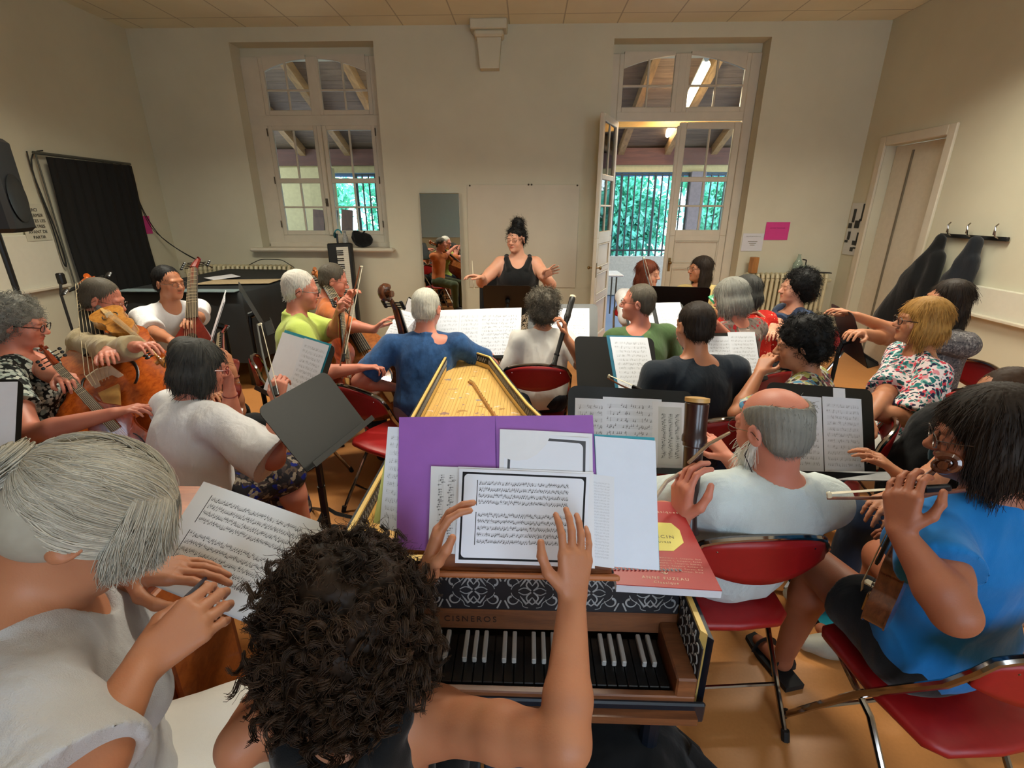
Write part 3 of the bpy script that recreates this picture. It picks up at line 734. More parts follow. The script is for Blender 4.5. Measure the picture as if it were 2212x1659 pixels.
def sash(par, name, x0, x1, z0, z1, rows, cols=2, st_=.055, rail=.06, thick=(), arch=None, O=None, R=None, glass=True):
    "window leaf in the xz plane; rows = heights of the glazing bars"
    O = A3(0, YW, 0) if O is None else O; R = np.eye(3) if R is None else R
    m = M(); y = lambda x, z: O + R @ A3(x, 0, z)
    def bar(xa, xb, za, zb, t=.045): m.box(y((xa + xb) / 2, (za + zb) / 2), (xb - xa, t, zb - za), R, .006)
    bar(x0, x0 + st_, z0, z1); bar(x1 - st_, x1, z0, z1); bar(x0 + st_, x1 - st_, z0, z0 + rail)
    if not arch: bar(x0 + st_, x1 - st_, z1 - rail, z1)
    else:
        n = 10; P = [(x0 + st_, z1 + .02), (x1 - st_, z1 + .02)] + [(x1 - st_ + (x0 + 2 * st_ - x1) * i / n, arch(x1 - st_ + (x0 + 2 * st_ - x1) * i / n)) for i in range(n + 1)]
        RR = R @ np.array([[1, 0, 0], [0, 0, -1], [0, 1, 0]]).astype(float)
        m.prism(P, O + R @ A3(0, .022, 0), RR, .045)
    for r in rows: bar(x0 + st_, x1 - st_, r - .012, r + .012, .03)
    for r in thick: bar(x0 + st_, x1 - st_, r - .03, r + .03, .045)
    for c in range(1, cols): xc = x0 + st_ + (x1 - x0 - 2 * st_) * c / cols; bar(xc - .012, xc + .012, z0 + rail, (arch(xc) + .01 if arch else z1 - rail), .03)
    fr = m.obj(name, TRIMM, par)
    if glass: g = M().box(y((x0 + x1) / 2, (z0 + z1) / 2), (x1 - x0 - .02, .004, z1 - z0 - .02), R).obj('glass', GLASS, fr)
    return fr
# window_1 : left
w1 = empty('window_1', (-2.72, YW, 1.3), None, None); w1['kind'] = 'structure'
fm = M()
for xa, xb, za, zb in ((WX0, -3.36, 1.28, 3.5), (-1.97, WX1, 1.28, 3.5), (WX0, WX1, 2.74, 2.86), (-3.36, -1.97, 1.28, 1.40), (-2.73, -2.65, 2.84, 3.5)):
    fm.box(((xa + xb) / 2, YW + .01, (za + zb) / 2), (xb - xa, .07 + .006 * (za == 2.74), zb - za), None, .004)
fm.obj('window_frame', TRIMM, w1)
archf = lambda c, hw: (lambda x: 3.335 + .145 * (1 - ((x - c) / hw) ** 2))
a1 = archf(-2.68, .66)
sash(w1, 'transom_sash', -3.36, -2.71, 2.86, 3.50, [3.14], arch=a1); sash(w1, 'transom_sash', -2.67, -1.97, 2.86, 3.50, [3.14], arch=a1)
s_l = sash(w1, 'sash', -3.36, -2.72, 1.40, 2.75, [1.76], thick=[2.09]); s_r = sash(w1, 'sash', -2.66, -1.97, 1.40, 2.75, [1.76], thick=[2.09])
M().box((-2.69, YW - .03, 2.07), (.06, .05, 1.34), None, .01).obj('astragal', TRIMM, w1)
M().box((-2.69, YW - .065, 1.82), (.03, .02, .10), None, .004).tube([(-2.69, YW - .07, 1.82), (-2.69, YW - .10, 1.82), (-2.66, YW - .10, 1.80)], .008, 6).obj('latch', IRON, w1)
hm_ = M()
for z in (1.5, 2.05, 2.62): hm_.tube([(-1.965, YW - .04, z), (-1.965, YW - .04, z + .09)], .008, 6); hm_.tube([(-3.365, YW - .04, z), (-3.365, YW - .04, z + .09)], .008, 6)
hm_.obj('hinge', IRON, w1)
m = M().box(((WX0 + WX1) / 2 - .02, 6.76, 1.225), (1.93, .40, .05), None, .02); m.box(((WX0 + WX1) / 2, YW, 1.27), (1.70, .08, .08), None, .01); st(m, 'trim_1', TRIMM)
# window_2 : transom over the door, frame of the door
w2 = empty('window_2', (1.87, YW, 2.8), None, None); w2['kind'] = 'structure'
fm = M()
for xa, xb, za, zb in ((DX0, 1.09, 0, 3.5), (2.66, DX1, 0, 3.5), (1.09, 2.66, 2.78, 2.88), (1.80, 1.90, 2.86, 3.5)): fm.box(((xa + xb) / 2, YW + .01, (za + zb) / 2), (xb - xa, .07, zb - za), None, .008)
fm.obj('window_frame', TRIMM, w2)
a2 = archf(1.85, .74)
sash(w2, 'transom_sash', 1.09, 1.81, 2.87, 3.50, [3.16], arch=a2); sash(w2, 'transom_sash', 1.89, 2.66, 2.87, 3.50, [3.16], arch=a2)
def leaf(name, O, R, w=.76, knob=1):
    par = empty(name, tuple(O), None, None); par['kind'] = 'structure'
    sash(par, 'glazed_frame', 0, w, 1.40, 2.76, [1.775], thick=[2.10], O=O, R=R, st_=.085, rail=.075)
    m = M(); y = lambda x, z, o=0: O + R @ A3(x, o, z)
    def bar(xa, xb, za, zb, t=.045, o=0): m.box(y((xa + xb) / 2, (za + zb) / 2, o), (xb - xa, t, zb - za), R, .006)
    bar(0, .085, .02, 1.40); bar(w - .085, w, .02, 1.40)
    for za, zb in ((.02, .14), (.62, .70), (.97, 1.04), (1.33, 1.41)): bar(.085, w - .085, za, zb)
    m.obj('door_frame', TRIMM, par)
    m = M(); bar(.08, w - .08, .12, 1.36, .018); m.obj('door_panel', TRIMM, par)
    m = M()
    for za, zb in ((.14, .62), (.70, .97), (1.04, 1.33)):
        for o in (-.018, .018):
            for a, b in (((.095, za + .01), (w - .095, za + .01)), ((.095, zb - .01), (w - .095, zb - .01)), ((.095, za + .01), (.095, zb - .01)), ((w - .095, za + .01), (w - .095, zb - .01))): m.tube([y(*a, o), y(*b, o)], .009, 6)
    m.obj('moulding', TRIMM, par)
    xk = w - .045; m = M()
    for o in (-1, 1): m.box(y(xk, 1.02, o * .025), (.035, .008, .18), R, .003); m.tube([y(xk, 1.05, o * .025), y(xk, 1.05, o * .06), y(xk, 1.05, o * .065)], [.008, .008, .012], 8); m.sph(y(xk, 1.05, o * .075), (.022, .018, .022), 10, R)
    m.obj('door_knob', plain('brass', (.55, .45, .28), .3, .9), par)
    return par
Rl = yawm(-112); leaf('door_1', A3(1.10, 6.87, 0), Rl)
Rr = np.eye(3).copy(); leaf('door_2', A3(2.655, YW, 0), yawm(180), .76)
m = M().box((1.88, YW - .035, 1.36), (.05, .03, 2.72), None, .01); st(m, 'trim_2', TRIMM)
# door on the right wall
Rw = yawm(90)
d3 = empty('door_3', (XR + .12, 5.9, 0), None, None); d3['kind'] = 'structure'
M().box((XR + .13, (DY0 + DY1) / 2, DZ / 2), (.04, DY1 - DY0 - .01, DZ - .01), None, .004).obj('door_panel', plain('door_gloss', (.80, .77, .70), .22, var=.04), d3)
m = M()
for ya, yb, za, zb in ((DY0 - .10, DY0, 0, DZ + .1), (DY1, DY1 + .10, 0, DZ + .1), (DY0, DY1, DZ, DZ + .1)): m.box((XR - .012, (ya + yb) / 2, (za + zb) / 2), (.03, yb - ya, zb - za), None, .008)
m.obj('door_casing', TRIMM, d3)
m = M().box((XR + .105, DY1 - .30, DZ / 2 - .02), (.02, .02, DZ - .1)); m.obj('door_seam', plain('seam', (.45, .42, .36), .6), d3)
m = M().tube([(XR + .11, DY0 + .07, 1.05), (XR + .05, DY0 + .07, 1.05), (XR + .05, DY0 + .18, 1.05)], .009, 6).box((XR + .108, DY0 + .07, 1.02), (.008, .04, .2)); m.obj('door_handle', IRON, d3)
# edging
m = M()
for xa, xb in ((XL, WX0 - .0), (WX1, DX0), (DX1, XR)): m.box(((xa + xb) / 2, YF - .008, .05), (xb - xa, .016, .10), None, .004)
st(m, 'baseboard_far', TRIMM)
st(M().box((XL + .008, (YF + YB) / 2, .05), (.016, YF - YB, .10)), 'baseboard_left', TRIMM); st(M().box((XR - .008, (YB + DY0 - .1) / 2, .05), (.016, DY0 - .1 - YB, .10)), 'baseboard_right', TRIMM)
# corbel under the ceiling
m = M().box((-.47, 6.60, 3.70), (.42, .24, .10), None, .01).box((-.47, 6.61, 3.62), (.34, .20, .07), None, .02)
m.prism([(-.14, 0), (.14, 0), (.11, -.32), (-.11, -.32)], (-.47, 6.56, 3.60), np.array([[1, 0, 0], [0, 0, -1], [0, 1, 0]]).astype(float) @ np.diag([1, 1, -1.0]) * 1.0, .14)
st(m, 'trim_3', WALL)
# boards along the side walls
m = M().box((XL + .018, 3.0, 1.26), (.03, 3.9, .50), None, .006); o = m.obj('whiteboard', plain('enamel_white', (.83, .81, .74), .3, var=.02)); tag(o, 'low cream whiteboard fixed to the wall behind the grey-haired gamba player', 'whiteboard')
M().box((XL + .045, 3.0, 1.0), (.06, 3.9, .03), None, .006).obj('pen_tray', TRIMM, o)
m = M().box((XR - .02, 3.1, .97), (.04, 3.2, .24), None, .006); o = m.obj('wall_board', plain('enamel_white', (.8, .8, .8))); tag(o, 'cream board fixed along the wall below the hanging coats', 'board')
M().box((XR - .04, 3.1, .84), (.07, 3.2, .03), None, .006).obj('ledge', TRIMM, o)

# ------------------------------------------------------------ covered yard outside
WOODR = wood('porch_wood', (.20, .16, .13), (.40, .33, .27), 3, .7, (1, 8, 8), 0)
PLK = wood('roof_boards', (.33, .27, .22), (.52, .43, .35), 2.5, .8, (.6, 6, 6), 0)
st(M().box((0, 10.3, -.07), (16, 6.6, .1)), 'ground_porch', plain('porch_slab', (.42, .50, .66), .4, var=.08, scale=2))
st(M().box((0, 22, -.25), (50, 18, .1)), 'ground_yard', plain('yard_gravel', (.72, .70, .64), .9, var=.1))
zr = lambda y: 4.35 - (y - 7.1) * .42
m = M(); 
for i in range(17):
    ya, yb = 7.1 + i * .24, 7.1 + i * .24 + .232; m.add([(-7, ya, zr(ya)), (7, ya, zr(ya)), (7, yb, zr(yb)), (-7, yb, zr(yb)), (-7, ya, zr(ya) + .03), (7, ya, zr(ya) + .03), (7, yb, zr(yb) + .03), (-7, yb, zr(yb) + .03)], [(0, 1, 2, 3), (7, 6, 5, 4), (0, 4, 5, 1), (3, 2, 6, 7)])
m.box((0, 9.1, 4.2), (14.4, 4.6, .02)); st(m, 'roof_porch', PLK)
for i in range(15):
    x = -6.3 + i * .9; a, b = A3(x, 7.15, zr(7.15) - .10), A3(x, 11.0, zr(11.0) - .10)
    o = M().box((a + b) / 2, (.11, np.linalg.norm(b - a), .16), rotm((1, 0, 0), -math.degrees(math.atan(.42)))).obj('rafter', wood('rafter_wood', (.45, .34, .22), (.70, .54, .34), 2, .7, (6, .6, 6), 0)); tag(o, 'sloping wooden rafter under the roof of the covered yard', 'rafter', 'rafters of the covered yard')
o = M().box((0, 8.6, 3.01), (14, .14, .15)).obj('roof_beam', wood('beam_wood', (.62, .45, .22), (.80, .62, .34), 2, .6, (.6, 6, 6), 0)); tag(o, 'yellowish cross beam under the porch roof outside the open door', 'beam')
o = M().box((0, 10.6, 2.70), (14, .16, .30)).obj('eaves_beam', wood('beam_red', (.28, .15, .11), (.42, .24, .18), 2, .6, (.6, 6, 6), 0)); tag(o, 'dark red-brown eaves beam above the railings outside', 'beam')
st(M().box((0, 10.7, 2.49), (14, .22, .13)).box((-5.0, 9.75, 1.2), (2.7, .2, 2.5)), 'wall_porch', plain('porch_wall', (.72, .66, .48), .8, var=.08))
o = M().tube([(-7, 10.91, 2.42), (7, 10.91, 2.42)], .06, 8).obj('gutter', plain('gutter_blue', (.35, .50, .68), .5)); tag(o, 'blue-grey gutter running along the porch eaves outside', 'gutter')
st(M().box((0, 10.6, .40), (14, .2, .80)), 'wall_low', plain('low_wall', (.72, .72, .68), .8))
for x in (-1.0, 3.35): st(M().box((x, 10.6, 1.6), (.28, .24, 1.65)), 'pillar', plain('pillar_stone', (.52, .48, .50), .8))
BAR = plain('railing_grey', (.20, .24, .25), .5, .3)
for gi, (xa, xb, nb_) in enumerate(((-3.5, -1.2, 18), (-.8, 3.2, 30), (3.5, 6.5, 22))):
    rt_ = empty('railing', ((xa + xb) / 2, 10.6, .8), ('grey bar railing seen through the left window', 'grey bar railing seen through the open door', 'grey bar railing beyond the stone pillar right of the open door')[gi], 'railing', 'yard railings')
    m = M()
    for z in (.92, 2.38): m.box(((xa + xb) / 2, 10.6, z), (xb - xa, .04, .03))
    m.obj('rail', BAR, rt_)
    for i in range(nb_ + 1):
        x = xa + (xb - xa) * i / nb_; M().tube([(x, 10.6, .8), (x, 10.6, 2.40)], .016 if i % 5 else .026, 6).obj('bar', BAR, rt_)
def leafm():
    n = N('leaf_green'); v = n.coord(); f = n.noise(v, 3, 3, .6); n.base(n.ramp(f, [(.3, lin((.34, .76, .62))), (.7, lin((.66, .98, .86)))])); n.set(.5)
    n.b.inputs['Subsurface Weight'].default_value = 0; return n.m
LEAF = leafm()
def tree(c, r, n, label, seed, size=.105):
    n = int(n * 2.4)
    rs = np.random.RandomState(seed); root = empty('tree', (c[0], c[1], -.2), label, 'tree', 'trees beyond the railings')
    M().tube([(c[0], c[1], -.2), (c[0] + .1, c[1], c[2] * .6), (c[0], c[1] + .1, c[2])], [.16, .12, .06], 8).obj('trunk', plain('bark', (.3, .25, .2), .9), root)
    cl = rs.normal(size=(26, 3)) * .42; k = rs.randint(0, 26, n); P = cl[k] + rs.normal(size=(n, 3)) * .17; P = P * A3(*r) + A3(*c)
    a = rs.normal(size=(n, 3)); a /= np.linalg.norm(a, axis=1, keepdims=True); b = np.cross(a, rs.normal(size=(n, 3))); b /= np.linalg.norm(b, axis=1, keepdims=True); s = size * (.5 + rs.rand(n, 1))
    V = np.stack([P - a * s, P + b * s * .45, P + a * s, P - b * s * .45], 1).reshape(-1, 3); mk('foliage', V, np.arange(n * 4).reshape(-1, 4), LEAF, root, False)
tree((1.9, 14.6, 1.5), (1.9, 1.0, 1.7), 9000, 'dense bright green tree filling the view through the open door', 1)
tree((6.2, 15.8, 1.7), (1.7, 1.1, 1.7), 6000, 'green tree behind the stone pillar, right of the open door', 2)
tree((-3.3, 16.5, 1.9), (1.9, 1.0, 1.0), 2600, 'sparser green tree seen through the left window', 3)
tree((-8.5, 17, 2.0), (2.2, 1.0, 1.4), 2600, 'green tree at the far edge of the yard, seen through the left window', 4)
# fluorescent battens under the porch roof
LAMP = plain('lamp_tube', (1, .93, .78), .4, emit=14., var=.01)
for i, (a, b, lab) in enumerate((((2.34, 7.6, 3.54), (2.48, 8.9, 3.26), 'long lit fluorescent lamp glaring through the glass above the door'), ((2.54, 9.6, 3.17), (2.61, 10.3, 3.06), 'short lit lamp under the far eaves, below the long one'))):
    r_ = empty('porch_lamp', (a[0], a[1], a[2]), lab, 'lamp'); M().tube([a, b], .062, 8).obj('tube', LAMP, r_)
    M().tube([A3(*a) + A3(0, 0, .085), A3(*b) + A3(0, 0, .085)], .04, 6, flat=1.5).obj('fitting', plain('fitting_grey', (.6, .6, .58), .5), r_)
area('porch_light', (2.2, 8.1, 3.15), (.3, 1.7), 55, (1, .78, .50))
area('porch_glow', (-2.0, 8.6, 2.6), (.4, 1.5), 12, (1, .85, .6), (rad(180), 0, 0))
# table and chair outside
t_ = empty('folding_table', (1.0, 8.3, 0), 'white folding table standing outside behind the open door', 'table'); M().box((1.0, 8.3, .72), (1.1, .6, .03), None, .008).obj('tabletop', plain('white_plastic', (.85, .86, .9), .4), t_)
for x in (.55, 1.45):
    for y in (8.08, 8.52): M().tube([(x, y, 0), (x, y, .71)], .013, 6).obj('leg', IRON, t_)
# brown shutters leaning outside the left window
for i, x in enumerate((-3.95, -3.7, -3.42)):
    o = M().box((x, 9.4, .85), (.20, .05, 1.75), rotm((0, 1, 0), 6)).obj('wooden_plank', wood('plank_brown', (.25, .16, .12), (.40, .27, .20), 3, .6, (6, 6, 1), 0)); tag(o, ('leftmost', 'middle', 'rightmost')[i] + ' of the brown planks leaning outside, low in the left window', 'plank', 'planks leaning outside')
# ------------------------------------------------------------ paper and printed music
def sheet(name, c, mat, parent=None, t=.0012, n=10, bow=0., label=None, group=None, cat='sheet music', curl=0.):
    "c = corners bottom-left, bottom-right, top-right, top-left as the reader sees them; uv 0..1"
    bl, br, tr, tl = [np.asarray(q, float) for q in c]; nr = unit(np.cross(br - bl, tl - bl)); V = []; UV = []
    for side in (0, 1):
        for j in range(n + 1):
            for i in range(n + 1):
                u, v = i / n, j / n; p = (bl * (1 - u) + br * u) * (1 - v) + (tl * (1 - u) + tr * u) * v
                V.append(p + nr * (bow * sin(pi * u) + curl * (v ** 3) * sin(3 * u + 1) - side * t)); UV.append((u, v))
    k = n + 1; f = [(j * k + i, j * k + i + 1, (j + 1) * k + i + 1, (j + 1) * k + i) for j in range(n) for i in range(n)]
    b = k * k; f += [tuple(b + q for q in x)[::-1] for x in f]
    ring = [i for i in range(n)] + [j * k + n for j in range(n)] + [n * k + n - i for i in range(n)] + [(n - j) * k for j in range(n)]
    f += [(ring[i], b + ring[i], b + ring[(i + 1) % len(ring)], ring[(i + 1) % len(ring)]) for i in range(len(ring))]
    o = mk(name, V, f, mat, parent, False); uv = o.data.uv_layers.new(name='UVMap'); li = np.zeros(len(o.data.loops), np.int32); o.data.loops.foreach_get('vertex_index', li)
    uv.data.foreach_set('uv', np.array(UV, np.float32)[li].ravel())
    if label: tag(o, label, cat, group)
    return o
def music(name, paper=(.86, .87, .90), systems=9, dens=44, mx=.09, my=.08, ink=.72, frame_=0., asp=1., cols=1, sysgap=0, rot=False, notes=.55, gutter=None):
    if name in MATS: return MATS[name]
    n = N(name); tc_ = n.n('TexCoord'); s = n.n('SeparateXYZ'); n.link(tc_.outputs['UV'], s.inputs[0]); u, v = (s.outputs[0], s.outputs[1]) if not rot else (s.outputs[1], s.outputs[0])
    mt = n.math
    def band(x, a, b): return mt('MULTIPLY', mt('GREATER_THAN', x, a), mt('LESS_THAN', x, b))
    uu = mt('FRACT', mt('MULTIPLY', u, cols)) if cols > 1 else u
    y = mt('MULTIPLY', mt('DIVIDE', mt('SUBTRACT', v, my), 1 - 2 * my), systems); f = mt('FRACT', y); row = mt('FLOOR', y)
    area_ = mt('MULTIPLY', band(uu, mx, 1 - mx), band(v, my, 1 - my))
    if sysgap: area_ = mt('MULTIPLY', area_, mt('GREATER_THAN', mt('MODULO', mt('ADD', row, .5), sysgap + 1), .99))
    st_f = mt('MULTIPLY', mt('SUBTRACT', f, .26), 8.33)
    line = mt('MULTIPLY', mt('LESS_THAN', mt('ABSOLUTE', mt('SUBTRACT', mt('FRACT', st_f), .5)), .10), band(f, .26, .86))
    cx = mt('FLOOR', mt('MULTIPLY', uu, dens)); cv = n.n('CombineXYZ'); n.link(cx, cv.inputs[0]); n.link(row, cv.inputs[1])
    wn = n.n('TexWhiteNoise', noise_dimensions='2D'); n.link(cv.outputs[0], wn.inputs['Vector']); sc = n.n('SeparateColor'); n.link(wn.outputs['Color'], sc.inputs[0])
    fx = mt('FRACT', mt('MULTIPLY', uu, dens)); pos = mt('ADD', mt('MULTIPLY', sc.outputs[0], .45), .25)
    stem_ = mt('MULTIPLY', mt('LESS_THAN', mt('ABSOLUTE', mt('SUBTRACT', fx, .62)), .12), mt('LESS_THAN', mt('ABSOLUTE', mt('SUBTRACT', f, mt('ADD', pos, .14))), .16))
    hx = mt('MULTIPLY', mt('SUBTRACT', fx, .42), .55); hy = mt('MULTIPLY', mt('SUBTRACT', f, pos), 2.4); head = mt('LESS_THAN', mt('ADD', mt('MULTIPLY', hx, hx), mt('MULTIPLY', hy, hy)), .034)
    nt_ = mt('MULTIPLY', mt('MAXIMUM', stem_, head), mt('LESS_THAN', sc.outputs[1], notes))
    barl = mt('MULTIPLY', mt('LESS_THAN', mt('ABSOLUTE', mt('SUBTRACT', mt('FRACT', mt('MULTIPLY', uu, dens / 8)), .5)), .012), band(f, .26, .86))
    k = mt('MULTIPLY', mt('MAXIMUM', mt('MULTIPLY', line, .55), mt('MAXIMUM', nt_, barl)), area_)
    if sysgap:
        brk = mt('MULTIPLY', mt('LESS_THAN', mt('ABSOLUTE', mt('SUBTRACT', uu, mx - .012)), .003), mt('MULTIPLY', band(v, my, 1 - my), mt('GREATER_THAN', mt('MODULO', mt('ADD', row, .5), sysgap + 1), .99))); k = mt('MAXIMUM', k, brk)
    if frame_:
        px, py = mt('MULTIPLY', mt('SUBTRACT', u, .5), asp), mt('SUBTRACT', v, .5); r = .045
        def rr(m_):
            qx = mt('MAXIMUM', mt('SUBTRACT', mt('ABSOLUTE', px), asp / 2 - m_ - r), 0); qy = mt('MAXIMUM', mt('SUBTRACT', mt('ABSOLUTE', py), .5 - m_ - r), 0)
            return mt('SUBTRACT', mt('SQRT', mt('ADD', mt('MULTIPLY', qx, qx), mt('MULTIPLY', qy, qy))), r)
        inner = mt('GREATER_THAN', rr(frame_ + .022), 0); bx = mt('LESS_THAN', mt('ABSOLUTE', px), asp / 2 - frame_); by = mt('LESS_THAN', mt('ABSOLUTE', py), .5 - frame_)
        k = mt('MAXIMUM', k, mt('MULTIPLY', mt('MULTIPLY', inner, bx), by))
    if gutter: k = mt('MAXIMUM', k, mt('MULTIPLY', mt('LESS_THAN', mt('ABSOLUTE', mt('SUBTRACT', u, gutter)), .006), .35))
    n.base(n.mix(mt('MULTIPLY', k, ink), lin(paper), lin((.06, .06, .08)))); n.set(.6, 0, .25); MATS[name] = n.m; return n.m
PAPER = plain('paper', (.88, .88, .90), .6, var=.02)
music('music_part', systems=11, dens=46, notes=.5, ink=.60); music('music_open', systems=10, dens=34, mx=.10, cols=2, notes=.45, ink=.5, gutter=.5); music('music_manuscript', systems=9, dens=30, mx=.07, notes=.5)
music('music_old', (.80, .80, .80), 3, 60, .12, .06, .85, rot=True, notes=.95)
music('music_score', (.88, .89, .93), 11, 120, .155, .12, 1.0, frame_=.035, asp=1.414, sysgap=5, notes=.96)
music('music_score_plain', (.90, .90, .90), 11, 110, .13, .10, .95, sysgap=5, notes=.97); music('text_page', systems=26, dens=90, mx=.12, notes=.7, ink=.35)

# ------------------------------------------------------------ furniture
RED = plain('red_vinyl', (.60, .075, .085), .42, var=.06, scale=40, bump=.04); CHROME = plain('chrome', (.62, .58, .55), .12, 1.0, var=.02)
BLUEV = plain('blue_vinyl', (.10, .16, .30), .45, var=.05); BLK = plain('stand_black', (.045, .047, .048), .42, .2, var=.08, scale=60, bump=.03); RUB = plain('rubber', (.03, .03, .03), .7)
def make_chair(vinyl=RED, name='folding_chair'):
    r = empty(name, (0, 0, 0), None, None)
    m = M(); P = []; pts = [(-.195, .19), (-.175, .215), (-.10, .225), (.10, .225), (.175, .215), (.195, .19), (.20, 0), (.18, -.15), (.14, -.185), (0, -.195), (-.14, -.185), (-.18, -.15), (-.20, 0)]
    n = len(pts); L = [(1.0, 0, .425), (1.03, 0, .435), (1.03, 0, .448), (.97, 0, .458), (.6, 0, .455), (.01, 0, .452)]
    v = [(x * s_, y * s_, z) for s_, _, z in L for x, y in pts]; f = [(i * n + k, i * n + (k + 1) % n, (i + 1) * n + (k + 1) % n, (i + 1) * n + k) for i in range(len(L) - 1) for k in range(n)] + [tuple(range(n))[::-1]]
    mk('seat', v, f, vinyl, r, True)
    # backrest: lens between the tubes
    nx, nz = 16, 6; v = []
    for side in (0, 1):
        for i in range(nx + 1):
            x = -1 + 2 * i / nx; zt = .765 + .075 * (1 - x * x) ** .5 if abs(x) < 1 else .765; zb = .725 - .055 * (1 - x * x); 
            for j in range(nz + 1): z = zb + (zt - zb) * j / nz; v.append((x * .212, -.205 - .10 * (z - .745) - .045 * (1 - x * x) - (.012 if side else 0), z))
    k = nz + 1; f = [(i * k + j, i * k + j + 1, (i + 1) * k + j + 1, (i + 1) * k + j) for i in range(nx) for j in range(nz)]; b = (nx + 1) * k
    f += [tuple(b + q for q in x)[::-1] for x in f]; ring = [i * k for i in range(nx)] + [nx * k + j for j in range(nz)] + [(nx - i) * k + nz for i in range(nx)] + [nz - j for j in range(nz)]
    f += [(ring[i], ring[(i + 1) % len(ring)], b + ring[(i + 1) % len(ring)], b + ring[i]) for i in range(len(ring))]
    mk('backrest', v, f, vinyl, r, True)
    up = []
    for t in np.linspace(-1, 1, 17): up.append((t * .215, -.212 - .045 * (1 - t * t), .768 + .078 * (1 - t * t) ** .5 if abs(t) < 1 else .765))
    path = [(-.215, .24, .012), (-.215, .02, .40), (-.215, -.17, .68)] + up + [(.215, -.17, .68), (.215, .02, .40), (.215, .24, .012)]
    M().tube(path, .011, 8).obj('front_frame', CHROME, r)
    M().tube([(-.195, -.27, .012), (-.195, -.02, .36), (-.195, .10, .425), (-.17, .19, .43), (.17, .19, .43), (.195, .10, .425), (.195, -.02, .36), (.195, -.27, .012)], .010, 8).obj('rear_frame', CHROME, r)
    M().tube([(-.215, .13, .20), (.215, .13, .20)], .007, 6).obj('crossbar', CHROME, r); M().tube([(-.195, -.17, .14), (.195, -.17, .14)], .007, 6).obj('crossbar', CHROME, r)
    for x, y in ((-.215, .245), (.215, .245), (-.195, -.275), (.195, -.275)): M().tube([(x, y, 0), (x, y - .012 if y > 0 else y + .012, .035)], .014, 8).obj('rubber_foot', RUB, r)
    for x in (-.15, 0, .15): M().sph((x, -.262 + .0 + .9 * (x * x), .805 - abs(x) * .1), .004, 6).obj('rivet', CHROME, r)
    return r
_chairs = {}
def chair(x, y, rz, label, group='red folding chairs', vinyl='red'):
    if vinyl not in _chairs: _chairs[vinyl] = make_chair({'red': RED, 'blue': BLUEV}[vinyl]); o = _chairs[vinyl]
    else: o = copy_tree(_chairs[vinyl])
    return place(o, (x, y, 0), rz, label, 'chair', group)
def stand(x, y, rz, hc, tilt=25, w=.50, h=.34, label='', roll=0., flat=True, leg0=30):
    "rz: direction the reader looks; desk centre at height hc, leaning back by tilt. returns desk->room map"
    r = empty('music_stand', (x, y, 0), label, 'music stand', 'black music stands'); B = yawm(rz); c = A3(x, y, hc)
    R = B @ rotm((1, 0, 0), -tilt) @ rotm((0, 1, 0), roll) # columns: across, away from reader, up the desk
    D = lambda u, v, o=0.: c + R @ A3(u, -o, v)
    RR = np.stack([R[:, 0], R[:, 2], -R[:, 1]], 1)
    pl = [(-w / 2, -h / 2), (w / 2, -h / 2)] + rrect(w, h, .035)[:12]
    M().prism(pl, D(0, 0, 0.0), RR, .003).obj('desk', BLK, r)
    m = M(); m.box(D(0, -h / 2, .030), (w, .055, .003), R); m.box(D(0, -h / 2 + .010, .057), (w, .003, .022), R); m.obj('ledge', BLK, r)
    m = M().tube([D(0, -.04, -.004), D(0, -.04, -.045)], .022, 8); m.tube([D(0, -.04, -.04), A3(x, y, 0) + B @ A3(0, .03, hc - .12)], .013, 8); m.obj('bracket', BLK, r)
    M().tube([A3(x, y, .06) + B @ A3(0, .03, 0), A3(x, y, hc - .08) + B @ A3(0, .03, 0)], .0125, 8).tube([A3(x, y, .30) + B @ A3(0, .03, 0), A3(x, y, .62) + B @ A3(0, .03, 0)], .017, 8).obj('pole', BLK, r)
    for i in range(3):
        a = rad(leg0 + rz + 120 * i); b = A3(x, y, 0) + B @ A3(0, .03, 0); e = b + A3(cos(a) * .27, sin(a) * .27, .012)
        M().tube([b + A3(0, 0, .16), b + A3(cos(a) * .05, sin(a) * .05, .11), e], [.012, .016, .011], 6, flat=.6).obj('leg', BLK, r)
    D.root = r; D.w, D.h = w, h
    return D
def on_stand(D, u0, u1, v0, v1, mat, label, name='sheet_music', off=.003, t=.0012, skew=0., bow=.002, group=None, cat='sheet music', curl=0.):
    c = [D(u0, v0, off), D(u1, v0, off), D(u1 + skew, v1, off), D(u0 + skew, v1, off)]
    return sheet(name, c, MATS[mat] if isinstance(mat, str) else mat, t=t, bow=bow, label=label, group=group, cat=cat, curl=curl)

